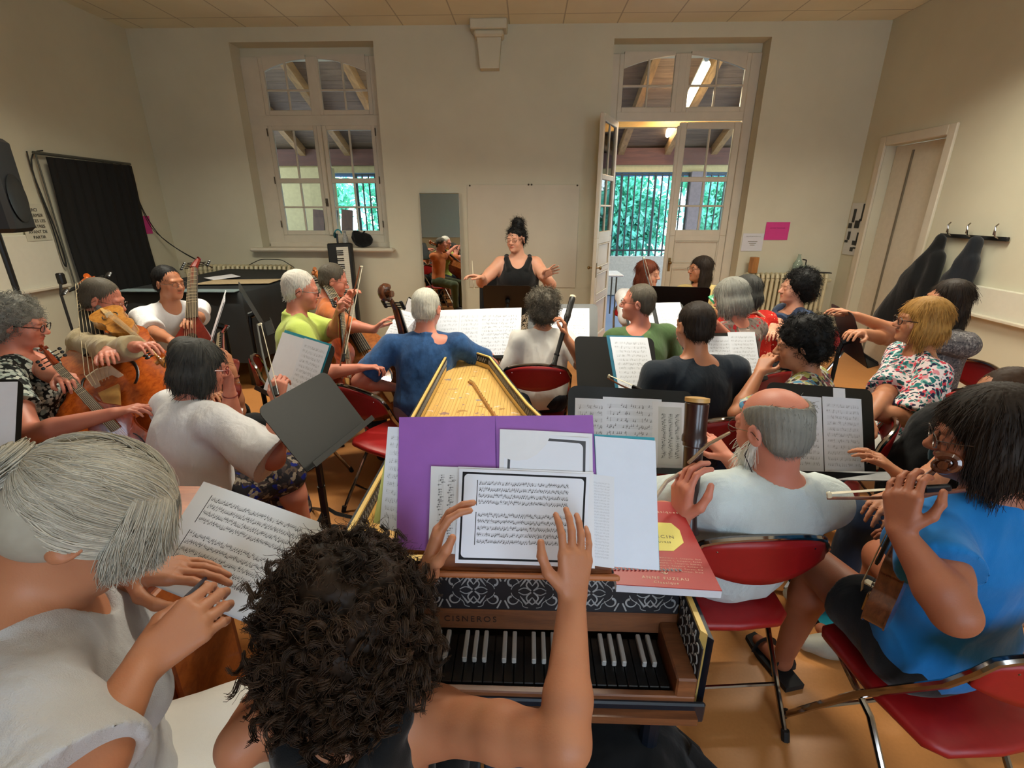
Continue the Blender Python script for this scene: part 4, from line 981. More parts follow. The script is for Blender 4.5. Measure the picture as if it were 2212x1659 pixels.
# ------------------------------------------------------------ instruments
VARN = wood('varnish_red', (.34, .10, .04), (.62, .24, .09), 4, .25, (7, 7, 1), .6); VARO = wood('varnish_orange', (.52, .20, .06), (.78, .38, .12), 4, .25, (7, 7, 1), .6)
VARY = wood('varnish_gold', (.55, .33, .10), (.80, .54, .22), 4, .25, (7, 7, 1), .6); VARB = wood('varnish_brown', (.20, .10, .05), (.38, .20, .10), 4, .25, (7, 7, 1), .6)
EBON = plain('ebony', (.045, .038, .035), .35, var=.1); EBW = plain('fingerboard_brown', (.30, .26, .20), .4, var=.08); BOXW = plain('boxwood', (.75, .58, .33), .4); STR = plain('gut_string', (.75, .68, .55), .4); IVO = plain('ivory', (.85, .80, .68), .4)
def viol(name, label, cat, base, top, front, L=1.15, wd=.40, varn=None, kind='viol', fb=None, nstr=6, head='scroll', peg=True, bodyf=.54, thick=.20, tail=BOXW, frets=7, hs=1.0):
    "base = bottom of the body, top = scroll; front = direction the belly faces"
    varn = varn or VARN; fb = fb or EBON
    base, top = np.asarray(base, float), np.asarray(top, float); Lr = np.linalg.norm(top - base); k = Lr / L; wd *= k; z = unit(top - base); y = unit(np.asarray(front, float) - z * z.dot(np.asarray(front, float))); x = np.cross(y, z)
    Q = lambda a, b, c: base + x * a + y * b + z * c
    root = empty(name, tuple(base), label, cat); LB = Lr * bodyf; th = wd * .5 * thick / .2 * .55
    if kind == 'viol': ctrl = [(0, 0), (.02, .22), (.07, .40), (.16, .49), (.26, .49), (.36, .42), (.42, .335), (.46, .33), (.53, .30), (.60, .315), (.64, .36), (.66, .37), (.74, .375), (.82, .33), (.89, .22), (.95, .12), (1.0, .075)]
    elif kind == 'violin': ctrl = [(0, 0), (.015, .2), (.05, .36), (.14, .47), (.24, .49), (.34, .44), (.40, .37), (.42, .36), (.50, .27), (.58, .28), (.64, .345), (.66, .34), (.76, .41), (.86, .40), (.94, .30), (.985, .16), (1.0, .06)]
    else: ctrl = [(0, 0), (.02, .2), (.07, .36), (.18, .48), (.30, .50), (.45, .45), (.6, .36), (.75, .25), (.88, .15), (1.0, .08)]
    zs = np.array([c[0] for c in ctrl]) * LB; ws = np.array([c[1] for c in ctrl]) * wd; 
    tt = np.linspace(0, len(ctrl) - 1, 40); zz = np.interp(tt, range(len(ctrl)), zs); wz = np.interp(tt, range(len(ctrl)), ws)
    wz = np.convolve(np.pad(wz, 1, 'edge'), [.2, .6, .2], 'valid'); wz[0] = 0
    out = [(w_, z_) for w_, z_ in zip(wz, zz)] + [(-w_, z_) for w_, z_ in zip(wz[::-1][:-1], zz[::-1][:-1])]; out = out[:-1] if abs(out[-1][0] - out[0][0]) < 1e-9 and abs(out[-1][1] - out[0][1]) < 1e-9 else out
    n = len(out); v = []; lay = []
    if kind == 'lute': prof = [(1, 0), (.995, -.15), (.93, -.45), (.78, -.72), (.5, -.93), (.02, -1.0)]; pr = [(s_, h_ * th * 1.6) for s_, h_ in prof]; fr_ = [(.02, 0.001), (.5, .001), (1.0, 0)]
    else: pr = [(1.0, 0), (1.0, -th), (1.03, -th), (1.03, -th * 1.02 - .003), (.8, -th * 1.10), (.4, -th * 1.16), (.02, -th * 1.17)]; fr_ = [(.02, th * .17), (.4, th * .16), (.8, th * .09), (.97, .004), (1.03, .003), (1.03, 0)]
    seq = fr_ + pr; cz = LB * .45
    for s_, h_ in seq:
        for a, b in out: v.append(Q(a * s_, h_, cz + (b - cz) * s_))
    f = [(i * n + j, i * n + (j + 1) % n, (i + 1) * n + (j + 1) % n, (i + 1) * n + j) for i in range(len(seq) - 1) for j in range(n)] + [tuple(range(n))[::-1], tuple((len(seq) - 1) * n + j for j in range(n))]
    bd = mk('soundbox', v, f, varn, root, 40)
    zb = LB * .36; hb = wd * .16 if kind != 'lute' else .01 * k
    if kind != 'lute':
        for q in (-1, 1):
            m = M(); pts = []
            for a in np.linspace(-1.25, 1.25, 14): pts.append(Q(q * (wd * .17 + wd * .045 * cos(a * 1.3)), th * .13 + .004, zb + wd * .02 + wd * .19 * sin(a)) if kind == 'viol' else Q(q * (wd * .17 + wd * .05 * sin(a * 1.6)), th * .12 + .005, zb + wd * .2 * a / 1.25))
            m.tube(pts, [wd * .013] * 14, 6, flat=.35, up=y); m.obj('sound_hole', EBON, bd)
        m = M(); m.prism([(-wd * .11, 0), (-wd * .07, 0), (-wd * .05, hb * .35), (wd * .05, hb * .35), (wd * .07, 0), (wd * .11, 0), (wd * .095, hb * .85), (0, hb), (-wd * .095, hb * .85)], Q(0, th * .14, zb), np.stack([x, y, z], 1), .006 * k); m.obj('bridge', IVO, root)
        m = M(); m.prism([(-wd * .035, .02 * k), (wd * .035, .02 * k), (wd * .075, LB * .26), (-wd * .075, LB * .26)], Q(0, th * .14 + hb * .35, 0), np.stack([x, z, -y], 1) , .010 * k); m.obj('tailpiece', tail, root)
    else:
        M().box(Q(0, .008, LB * .2), (wd * .38, .012, .014), np.stack([x, y, z], 1)).obj('bridge', EBON, root)
        m = M().lathe([(wd * .13, 0), (wd * .13, .003), (wd * .10, .003)], Q(0, .001, LB * .55), frame(y, x), 20); m.obj('rose', EBON, root)
    # neck, fingerboard
    nw = {'viol': .062, 'violin': .030, 'lute': .075}[kind] * k * (wd / k / .40 if kind == 'viol' else 1); zn = Lr * (.86 if kind != 'lute' else .85)
    yb = th * .14 if kind != 'lute' else 0
    m = M().tube([Q(0, -.012 * k, LB * .97), Q(0, -.006 * k, (LB + zn) / 2), Q(0, -.004 * k, zn)], [nw * .5, nw * .42, nw * .40], 10, flat=.8, up=y); m.obj('neck', varn, root)
    z0 = LB * (.62 if kind != 'lute' else .92); fh = yb + hb * .62 if kind != 'lute' else .012
    m = M(); A = [Q(-nw * .62, fh, z0), Q(nw * .62, fh, z0), Q(nw * .44, .014 * k + (0 if kind != 'lute' else 0), zn), Q(-nw * .44, .014 * k, zn)]; B_ = [p - y * .010 * k for p in A]; C_ = [(A[0] + A[1]) / 2 + y * .006 * k, (A[2] + A[3]) / 2 + y * .004 * k]
    m.add(A + B_ + C_, [(0, 8, 9, 3), (8, 1, 2, 9), (4, 7, 6, 5), (0, 3, 7, 4), (1, 5, 6, 2), (0, 4, 5, 1), (1, 8, 0), (3, 9, 2), (2, 6, 7, 3)]); fo = m.obj('fingerboard', fb, root)
    if frets:
        for i in range(frets):
            t = 1 - 2 ** (-(i + 1) / 12); zf = zn - (zn - zb) * t; s_ = (zf - z0) / (zn - z0); w_ = nw * (.62 + (.44 - .62) * s_); hf_ = fh + (.014 * k - fh) * s_
            if zf > z0: M().tube([Q(-w_, hf_ + .001, zf), Q(0, hf_ + .008 * k, zf), Q(w_, hf_ + .001, zf)], .0016 * k, 5).obj('fret', STR, root)
    for i in range(nstr):
        u = (i - (nstr - 1) / 2) / max(1, (nstr - 1) / 2); zl = LB * .25 if kind != 'lute' else LB * .2
        M().tube([Q(u * wd * .06 if kind != 'lute' else u * wd * .16, (yb + hb * .9) if kind != 'lute' else .016, zl), Q(u * (wd * .085 if kind != 'lute' else wd * .13), yb + hb + .002 if kind != 'lute' else .016, zb if kind != 'lute' else LB * .22), Q(u * nw * .34, .024 * k, zn)], .0010 * max(k, .8), 4, cap=False).obj('string', STR, root)
    # pegbox and head
    bend = -.35 if kind != 'lute' else -.5; pe = Lr * .97 - zn; d = unit(z + y * bend); P0 = Q(0, 0, zn); P1 = P0 + d * pe
    m = M().tube([P0, P0 + d * pe * .5, P1], [nw * .42, nw * .40, nw * .28], 8, flat=.85, up=y); pb = m.obj('pegbox', varn, root)
    sr = {'viol': .030, 'violin': .014, 'lute': .022}[kind] * k * hs
    pts = []; rr = []
    for i in range(30):
        a = i / 29 * 2 * pi * 1.6; q = sr * (1 - i / 29 * .72); ce = P1 + d * sr * .9 - y * sr * .2; pts.append(ce + (-y * cos(a + .6) - d * sin(a + .6)) * -q * 1.0); rr.append(sr * (.42 - .012 * i))
    M().tube(pts, rr, 8, flat=1.0, up=x).obj('scroll', varn, root); M().tube([ce - x * sr * .85, ce + x * sr * .85], sr * .38, 8).obj('scroll_eye', varn, root)
    if peg:
        for i in range(nstr):
            side = -1 if i % 2 else 1; p = P0 + d * pe * (.15 + .75 * i / nstr); M().tube([p - x * side * nw * .3, p + x * side * nw * 1.0], .0042 * k, 6).sph(p + x * side * nw * 1.35, A3(.012, .005, .011) * k * 1.1, 8, np.stack([x, y, z], 1)).obj('tuning_peg', EBON, root)
    return root
def bow(label, a, b, hairside, L=None, stick=None):
    "a frog end, b tip"
    a, b = np.asarray(a, float), np.asarray(b, float); d = unit(b - a); h = unit(np.asarray(hairside, float) - d * d.dot(np.asarray(hairside, float))); L = np.linalg.norm(b - a)
    r = empty('bow', tuple(a), label, 'bow'); P = [a + d * L * t - h * (.000 + .009 * sin(pi * t)) for t in np.linspace(0, 1, 9)]
    M().tube(P, [.0055, .005, .005, .0047, .0045, .0042, .004, .0038, .0038], 6).obj('stick', stick or wood('bow_wood', (.30, .14, .07), (.5, .26, .13), 5, .3), r)
    M().box(a + d * .05 + h * .010, (.05, .012, .018), np.stack([d, np.cross(h, d), h], 1), .003).obj('frog', EBON, r)
    M().box(b - d * .006 + h * .010, (.012, .009, .020), np.stack([d, np.cross(h, d), h], 1), .003).obj('tip', IVO, r)
    m = M(); w = np.cross(h, d) * .004; p, q = a + d * .06 + h * .016, b - d * .006 + h * .015; m.add([p - w, p + w, q + w, q - w, p - w + h * .001, p + w + h * .001, q + w + h * .001, q - w + h * .001], [(0, 1, 2, 3), (7, 6, 5, 4), (0, 4, 5, 1), (2, 6, 7, 3), (1, 5, 6, 2), (0, 3, 7, 4)]); m.obj('bow_hair', plain('horsehair', (.82, .78, .68), .5), r)
    return r
def recorder(label, a, b, r=.018, mat=None, ivory=False, k=1.):
    "a bell end, b mouthpiece end"
    a, b = np.asarray(a, float), np.asarray(b, float); L = np.linalg.norm(b - a); R = frame(b - a); rt_ = empty('recorder', tuple(a), label, 'recorder'); mat = mat or EBON
    M().lathe([(r * 1.15, 0), (r * 1.2, .004), (r * .95, L * .05), (r * .85, L * .14), (r * 1.05, L * .15), (r * 1.05, L * .165)], a, R).obj('foot_joint', mat, rt_)
    M().lathe([(r * .80, L * .165), (r * .98, L * .66), (r * 1.12, L * .67), (r * 1.12, L * .70)], a, R).obj('body_joint', mat, rt_)
    M().lathe([(r * 1.25, L * .70), (r * 1.25, L * .74), (r * 1.12, L * .76), (r * 1.15, L * .90), (r * 1.2, L * .985), (r * 1.05, L)], a, R).obj('head_joint', mat, rt_)
    M().lathe([(r * 1.22, L), (r * 1.22, L + .012), (r * .8, L + .014)], a, R, 16).obj('cap', BOXW if not ivory else IVO, rt_)
    return rt_
# ------------------------------------------------------------ the harpsichord
NAVY = plain('case_navy', (.055, .085, .13), .35, var=.08); CREAM = plain('case_cream', (.83, .70, .40), .45, var=.05); WALN = wood('walnut', (.33, .19, .11), (.52, .32, .19), 3, .4, (1, 9, 9), .2)
def sb_mat():
    n = N('painted_soundboard'); v = n.coord(); g = n.noise(n.coord('Object', (60, 1, 1)), 3, 3, .5)
    c = n.ramp(g, [(.3, lin((.80, .62, .33))), (.7, lin((.88, .71, .42)))])
    for i, (col, sc) in enumerate((((.45, .48, .55), 9), ((.62, .45, .22), 11), ((.90, .82, .74), 12), ((.50, .38, .42), 10))):
        m = n.n('Mapping'); n.link(v, m.inputs[0]); m.inputs['Location'].default_value = (i * 2.1, i, 0); m.inputs['Scale'].default_value = (1, 1.6, 1)
        w = n.n('VectorMath', operation='ADD'); n.link(m.outputs[0], w.inputs[0]); nz = n.n('TexNoise', i_Scale=26.0); n.link(v, nz.inputs['Vector']); sc_ = n.n('VectorMath', operation='SCALE'); n.link(nz.outputs['Color'], sc_.inputs[0]); sc_.inputs['Scale'].default_value = .10; n.link(sc_.outputs[0], w.inputs[1])
        vo = n.n('TexVoronoi', i_Scale=float(sc)); n.link(w.outputs[0], vo.inputs['Vector']); s = n.n('SeparateColor'); n.link(vo.outputs['Color'], s.inputs[0])
        k = n.math('MULTIPLY', n.math('LESS_THAN', vo.outputs['Distance'], .20), n.math('GREATER_THAN', s.outputs[0], .72)); c = n.mix(n.math('MULTIPLY', k, .8), c, lin(col))
    n.base(c); n.set(.5); return n.m
DAM_D = plain('damask_ground', (.045, .05, .085), .55, var=.15); DAM_L = plain('damask_print', (.60, .60, .60), .6, var=.05)
hp = empty('harpsichord', (-.05, 1.9, 0), 'navy and cream harpsichord with painted soundboard and scroll-patterned paper, in front of the curly-haired player', 'harpsichord')
ZT, ZB2 = .885, .665
outl = [(-.515, .80), (-.515, 3.10), (-.465, 3.13), (-.215, 2.88), (-.16, 2.70), (-.07, 2.40), (.02, 2.12), (.13, 1.84), (.27, 1.55), (.37, 1.38), (.405, 1.30), (.405, .80)]
def inset(p, d):
    n = len(p); o = []
    for i in range(n):
        a, b, c = np.array(p[i - 1]), np.array(p[i]), np.array(p[(i + 1) % n]); e1, e2 = unit(b - a), unit(c - b); n1, n2 = np.array([e1[1], -e1[0]]), np.array([e2[1], -e2[0]]); m_ = unit(n1 + n2); o.append(tuple(b + m_ * d / max(m_.dot(n1), .5)))
    return o
def wallstrip(m, P, Q_, z0, z1, lo, hi, close=False):
    for i in range(lo, hi):
        a, b, c, d = P[i], P[i + 1], Q_[i + 1], Q_[i]; m.add([(*a, z0), (*b, z0), (*c, z0), (*d, z0), (*a, z1), (*b, z1), (*c, z1), (*d, z1)], [(0, 1, 5, 4), (3, 7, 6, 2), (4, 5, 6, 7), (0, 3, 2, 1), (0, 4, 7, 3), (1, 2, 6, 5)])
i1 = inset(outl, .010); i2 = inset(outl, .022); i3 = inset(outl, .026); nn = len(outl)
m = M(); wallstrip(m, outl, i1, ZB2, ZT, 0, nn - 1); m.obj('case_side', NAVY, hp)
m = M(); wallstrip(m, i1, i2, ZB2 + .02, ZT + .004, 0, nn - 1); m.obj('case_rim', CREAM, hp)
m = M(); m.prism([tuple(q) for q in inset(outl, .004)][::-1], (0, 0, ZB2), np.eye(3), .018); m.obj('bottom_board', NAVY, hp)
sbp = [q for q in i3 if q[1] > .9]; sbp = [(i3[0][0], 1.10)] + sbp + [(i3[-1][0], 1.10)]
m = M(); m.prism(sbp[::-1], (0, 0, .80), np.eye(3), .006); m.obj('soundboard', sb_mat(), hp)
# printed paper band round the inside
m = M(); wallstrip(m, i2, inset(outl, .0232), .835, ZT - .004, 0, nn - 1); band = m.obj('paper_band', DAM_D, hp)
m = M(); rs = np.random.RandomState(4)
for i in range(nn - 1):
    a, b = np.array(inset(outl, .0242)[i]), np.array(inset(outl, .0242)[i + 1]); L = np.linalg.norm(b - a); d = (b - a) / L
    for j in range(int(L / .022)):
        p = a + d * (.022 * j + .011); 
        for q in (-1, 1): m.tube([(*(p + d * .009 * q * cos(t)), .858 + .014 * sin(t * 2) * q) for t in np.linspace(0, 2.4, 6)], .0016, 4)
m.obj('printed_pattern', DAM_L, band)
# bridge, strings, hitch pins
bp = np.array([(-.33, 2.62), (-.30, 2.58), (-.26, 2.46), (-.20, 2.28), (-.10, 2.0), (0, 1.78), (.12, 1.55), (.22, 1.38), (.30, 1.28)])
tp = np.linspace(0, len(bp) - 1, 50); bpx, bpy_ = np.interp(tp, range(len(bp)), bp[:, 0]), np.interp(tp, range(len(bp)), bp[:, 1])
M().tube([(x, y, .812) for x, y in zip(bpx, bpy_)], .009, 6, flat=.9).obj('bridge', plain('bridge_wood', (.62, .42, .18), .5), hp)
m = M()
for x, y in zip(bpx, bpy_): m.tube([(x + .004, y, .818), (x + .004, y, .828)], .0012, 4)
m.obj('bridge_pin', IRON, hp)['kind'] = 'stuff'
m = M(); ox = np.array([q[0] for q in i3[1:-1]]); oy = np.array([q[1] for q in i3[1:-1]])
for i in range(50):
    x = -.47 + .84 * i / 49
    ye = np.interp(x, ox[1:], oy[1:]) - .03 if x > -.46 else 3.0
    m.tube([(x, 1.16, .836), (x, max(1.2, ye), .832)], .0006, 3, cap=False)
so = m.obj('string', plain('brass_wire', (.70, .58, .32), .3, .8), hp); so['kind'] = 'stuff'
M().box((-.05, 1.13, .835), (.85, .05, .05), None, .004).obj('jack_rail', WALN, hp); M().box((-.05, 1.03, .845), (.86, .11, .03), None, .004).obj('wrest_plank', CREAM, hp)
m = M()
for i in range(46):
    for r_ in (0, 1): m.tube([(-.44 + .0175 * i, 1.0 + .04 * r_, .86), (-.44 + .0175 * i, 1.0 + .04 * r_, .885)], .0022, 4)
m.obj('tuning_pin', IRON, hp)['kind'] = 'stuff'
# front: patterned board, nameboard, keys
YN = .955
M().box((-.055, YN + .01, .862), (.874, .022, .115), rotm((1, 0, 0), -8), .003).obj('patterned_board', DAM_D, hp); fb_ = hp.children[-1]
m = M(); Rb = rotm((1, 0, 0), -8); Cb = A3(-.055, YN + .01, .860)
def pt(u, v): return Cb + Rb @ A3(u, -.0125, v)
def flat_tube(path, r): m.tube([pt(*p) for p in path], r, 5, flat=.35, up=(0, 1, 0))
for i in range(6):
    cx = -.36 + i * .145
    for sx in (-1, 1):
        for sy in (-1.2, 1.2):
            t = np.linspace(0, 1, 16); flat_tube([(cx + sx * (.010 + .040 * q + .004 * sin(9 * q)), sy * (.038 - .034 * q ** 1.5)) for q in t], .0012)
            a = np.linspace(0, 4.6, 18); rr = .017 * (1 - a / 7); flat_tube([(cx + sx * (.050 - rr_ * cos(q)), sy * (.022 - .0 + rr_ * sin(q) * .9 - .004)) for q, rr_ in zip(a, rr)], list(.0012 + .0022 * np.linspace(0, 1, 18)))
            flat_tube([(cx + sx * q, sy * (.030 - abs(q - .014) * 1.2)) for q in np.linspace(0, .03, 7)], [.0008, .002, .003, .0035, .003, .002, .0008])
            flat_tube([(cx + sx * (.058 + .010 * q), sy * (.040 - .018 * q)) for q in t[::3]], .0022)
            flat_tube([(cx + sx * (.0145 * sin(pi * q)), sy * .030 * (1 - q)) for q in t[::2]], .0020)
            flat_tube([(cx + sx * (.004 + .03 * q), sy * (.002 + .006 * sin(pi * q))) for q in t[::3]], .0015)
m.obj('printed_pattern', DAM_L, fb_)
m = M(); 
for i in range(90): m.tube([(-.49 + .0097 * i, YN + .008, .930), (-.484 + .0097 * i, YN + .010, .924)], .0022, 4)
m.obj('rope_border', DAM_L, fb_)
nb_o = M().box((-.055, YN + .004, .776), (.874, .022, .062), rotm((1, 0, 0), -6), .002).obj('nameboard', WALN, hp)
def text(body, size, loc, R, mat, parent, ext=.0004, align='CENTER', name='lettering'):
    cu = bpy.data.curves.new(name, 'FONT'); cu.body = body; cu.size = size; cu.extrude = ext; cu.align_x = align; cu.space_character = 1.35 if size < .03 else 1
    o = bpy.data.objects.new(name, cu); COL.objects.link(o); cu.materials.append(mat); o.parent = parent
    mw = Matrix([[*R[i], 0] for i in range(3)] + [[0, 0, 0, 1]]); bpy.context.view_layer.update(); me = bpy.data.meshes.new_from_object(o.evaluated_get(bpy.context.evaluated_depsgraph_get())); bpy.data.objects.remove(o); me.transform(mw)
    o = bpy.data.objects.new(name, me); COL.objects.link(o); o.parent = parent; o.location = Vector(tuple(map(float, loc))) - wloc(parent); return o
Rt = rotm((1, 0, 0), -6) @ np.array([[1, 0, 0], [0, 0, -1], [0, 1, 0]]).astype(float)
text('CISNEROS', .023, (-.135, YN - .0085, .768), Rt, plain('gilt_dark', (.16, .08, .06), .5), nb_o)
M().box((-.055, .86, .690), (.874, .20, .02)).obj('key_bed', WALN, hp)
KB = plain('key_black', (.035, .033, .032), .28, var=.1); KW = plain('key_bone', (.62, .61, .60), .35, var=.04); x0 = -.40; kw_ = .0236
for i in range(31):
    x = x0 + kw_ * (i + .5); M().box((x, .873, .728), (kw_ - .0012, .130, .014), None, .0015).box((x, .812, .717), (kw_ - .002, .004, .02)).obj('natural_key', KB, hp)
for i in range(30):
    if i % 7 in (2, 6): continue
    x = x0 + kw_ * (i + 1); M().box((x, .898, .742), (.0105, .082, .016), None, .002).obj('sharp_key', KW, hp)
M().box((-.055, .797, .708), (.874, .018, .045), None, .003).obj('key_slip', WALN, hp); M().box((.36, .87, .745), (.045, .16, .07), None, .004).obj('cheek_block', WALN, hp); M().box((-.455, .87, .745), (.06, .16, .07), None, .004).obj('cheek_block', WALN, hp)
M().box((.3825, .87, .80), (.003, .15, .13)).obj('cheek_paper', DAM_D, hp); m = M()
for i in range(5):
    for j in range(4): m.tube([(.380, .815 + .026 * i + .009 * cos(t), .755 + .030 * j + .011 * sin(t)) for t in np.linspace(0, 4.4, 9)], .0018, 4)
m.obj('printed_pattern', DAM_L, hp)
M().box((-.055, .786, .690), (.92, .012, .055), None, .004).obj('front_rail', NAVY, hp)
for x, y in ((-.46, .95), (.35, .95), (-.42, 2.7), (.1, 1.75)): M().tube([(x, y, 0), (x, y, .665)], [.020, .030], 10).obj('leg', NAVY, hp)
M().tube([(-.46, .95, .15), (.35, .95, .15)], .016, 6).obj('stretcher', NAVY, hp)
# music desk and what lies on it
b0 = at(1100, 1238, d=1.045); 
r_ = _F + _R * (1070 - 1106) / FPX + _U * (829.5 - 893) / FPX; t = np.linspace(1.05, 1.6, 300); dd = [abs(np.linalg.norm(A3(0, 0, EYE) + r_ * q - b0) - .355) for q in t]; b1 = A3(0, 0, EYE) + r_ * t[int(np.argmin(dd))]
upd = unit(A3(0, (b1 - b0)[1], (b1 - b0)[2])); rtd = A3(1, 0, 0); nd = np.cross(rtd, upd); DK = lambda u, v, o=0.: A3(0, b0[1], b0[2]) + rtd * u + upd * v + nd * o
def desk_uv(px, py, o=0.):
    r = _F + _R * (px - 1106) / FPX + _U * (829.5 - py) / FPX; p0 = DK(0, 0, o); t = (p0 - A3(0, 0, EYE)).dot(nd) / r.dot(nd); p = A3(0, 0, EYE) + r * t; return (p - p0).dot(rtd), (p - p0).dot(upd)
dk = M().box(DK(-.01, .13, -.022), (.40, .26, .012), np.stack([rtd, upd, nd], 1), .003).box(DK(-.01, -.004, -.002), (.42, .012, .05), np.stack([rtd, upd, nd], 1), .003).obj('music_desk', wood('desk_wood', (.50, .26, .12), (.70, .42, .22), 3, .4, (1, 9, 9), .2)); tag(dk, 'reddish wooden music desk resting on top of the harpsichord', 'music desk')
M().tube([DK(-.2, .2, -.03), A3(-.2, DK(0, 0)[1] + .24, .93)], .008, 6).tube([DK(.2, .2, -.03), A3(.2, DK(0, 0)[1] + .24, .93)], .008, 6).obj('strut', WALN, dk)
def quad(o, *px): return [DK(*desk_uv(x, y, o), o) for x, y in px]   # bl br tr tl
PUR = plain('folder_purple', (.58, .35, .69), .45, var=.04); TEAL = plain('folder_teal', (.10, .55, .62), .4, var=.04)
def lay(name, o, px, mat, label, t=.0015, cat='sheet music', **k): return sheet(name, quad(o, *px), mat if not isinstance(mat, str) else MATS[mat], t=t, label=label, cat=cat, **k)
lay('sheet_music', -.004, ((820, 1140), (905, 1160), (925, 925), (838, 922)), 'music_part', 'white printed sheets sticking out left of the purple folder', .004)
lay('sheet_music', -.010, ((806, 1130), (880, 1140), (890, 990), (833, 985)), plain('paper_yellow', (.80, .80, .45), .6, var=.02), 'pale yellow sheet edge behind the sheets at the folder’s left'.replace('’', ''), .003)
lay('folder', .000, ((856, 1185), (1300, 1215), (1281, 896), (863, 902)), PUR, 'open purple card folder on the harpsichord music desk', .003, 'folder', curl=.004)
M().tube([DK(*desk_uv(1077, 1190, .001), .001), DK(*desk_uv(1070, 899, .001), .001)], .0016, 5).obj('fold_line', plain('fold_purple', (.38, .2, .5), .5), [o for o in bpy.data.objects if o.name == 'folder'][0])
lay('folder', .002, ((1300, 1215), (1425, 1228), (1414, 945), (1283, 938)), TEAL, 'thin teal folder showing as an edge above the right-hand white sheets', .002, 'folder')
lay('sheet_music', .0045, ((1298, 1222), (1424, 1232), (1416, 952), (1285, 942)), plain('paper_plain', (.84, .87, .93), .35, var=.02), 'blank white sheets over the teal folder at the right of the desk')
lay('sheet_music', .006, ((1230, 1215), (1327, 1228), (1327, 1030), (1250, 1020)), 'text_page', 'partly covered printed page right of the purple folder')
lay('sheet_music', .0065, ((1075, 1200), (1283, 1215), (1280, 936), (1080, 928)), PAPER, 'uneven white sheet at the back of the upper stack on the purple folder', .002, curl=.006)
lay('sheet_music', .009, ((1078, 1210), (1270, 1218), (1273, 946), (1092, 932)), music('music_upper', (.88, .89, .93), 7, 44, .3, .3, .9, frame_=.03, asp=.72, notes=.9), 'photocopied page with rounded black border, upper one on the purple folder', .002)
lay('sheet_music', .010, ((925, 1190), (1010, 1200), (1020, 1010), (931, 1007)), music('music_side', (.84, .84, .85), 3, 34, .1, .12, .7, rot=True, notes=.8), 'grey photocopy peeping out left of the bordered score', .002)
lay('sheet_music', .013, ((983, 1212), (1285, 1228), (1282, 1020), (990, 1008)), PAPER, 'white sheet directly behind the bordered score', .002)
sc_o = lay('sheet_music', .016, ((983, 1216), (1264, 1224), (1274, 1024), (993, 1012)), 'music_score', 'landscape score with rounded black border that the curly-haired player holds', .002, curl=.002)
# red book on the right of the harpsichord
RB = plain('book_red', (.62, .09, .10), .4, var=.04); zb_ = .925
P4 = [at(1332, 1262, Z=zb_), at(1560, 1276, Z=zb_), at(1464, 1085, Z=zb_), at(1290, 1080, Z=zb_)]
bk = empty('book', tuple(P4[0]), 'thick red music book with yellow label lying at the right end of the harpsichord', 'book')
up_b = A3(0, 0, 1)
def slab(P, z0, z1, name, mat): m = M(); v = [A3(p[0], p[1], z0) for p in P] + [A3(p[0], p[1], z1) for p in P]; m.add(v, [(3, 2, 1, 0), (4, 5, 6, 7), (0, 1, 5, 4), (1, 2, 6, 5), (2, 3, 7, 6), (3, 0, 4, 7)]); return m.obj(name, mat, bk)
slab(P4, zb_ - .022, zb_ - .002, 'page_block', plain('page_edge', (.80, .81, .85), .7, var=.03)); cvr = slab(P4, zb_ - .002, zb_, 'cover', RB)
ex = unit(P4[1] - P4[0]); ey = unit(P4[3] - P4[0] - ex * ex.dot(P4[3] - P4[0])); Rk = np.stack([ex, ey, A3(0, 0, 1)], 1)
lab = [at(x, y, Z=zb_ + .0008) for x, y in ((1380, 1188), (1455, 1190), (1477, 1172), (1468, 1145), (1450, 1130), (1380, 1126))]
m = M(); v = [tuple(p) for p in lab] + [tuple(p - A3(0, 0, .0007)) for p in lab]; m.add(v, [tuple(range(6)), tuple(range(11, 5, -1))] + [(i, 6 + i, 6 + (i + 1) % 6, (i + 1) % 6) for i in range(6)]); m.obj('title_label', plain('label_yellow', (.85, .80, .42), .6, var=.02), cvr)
INKR = plain('ink_pale', (.86, .72, .62), .6); INKD = plain('ink_grey', (.45, .42, .30), .6)
text('CLAVECIN', .017, at(1415, 1161, Z=zb_ + .0012), Rk, INKD, cvr, .0002); text('OEUVRES', .009, at(1430, 1172, Z=zb_ + .0012), Rk, INKD, cvr, .0002)
text('Classiques', .015, at(1432, 1108, Z=zb_ + .0006), Rk, INKR, cvr, .0002); text('ANNE FUZEAU', .013, at(1438, 1252, Z=zb_ + .0006), Rk, INKR, cvr, .0002); text('Classique', .011, at(1440, 1261, Z=zb_ + .0006), Rk, INKR, cvr, .0002)
for i in range(6): text('d. Chambonnieres, L. Couperin, Rameau, Dieupart'[i * 2:i * 2 + 34], .0062, at(1457 + i, 1207 + i * 5.6, Z=zb_ + .0006), Rk, INKR, cvr, .0001)
m = M(); bc = at(1436, 1240, Z=zb_ + .0008)
for a in (20, 75, 130): m.tube([bc, bc + Rk @ A3(cos(rad(a)) * .006, sin(rad(a)) * .006, 0), bc + Rk @ A3(cos(rad(a + 20)) * .011, sin(rad(a + 20)) * .011, 0)], [.0015, .0018, .0004], 4)
m.obj('bird_emblem', INKR, cvr)
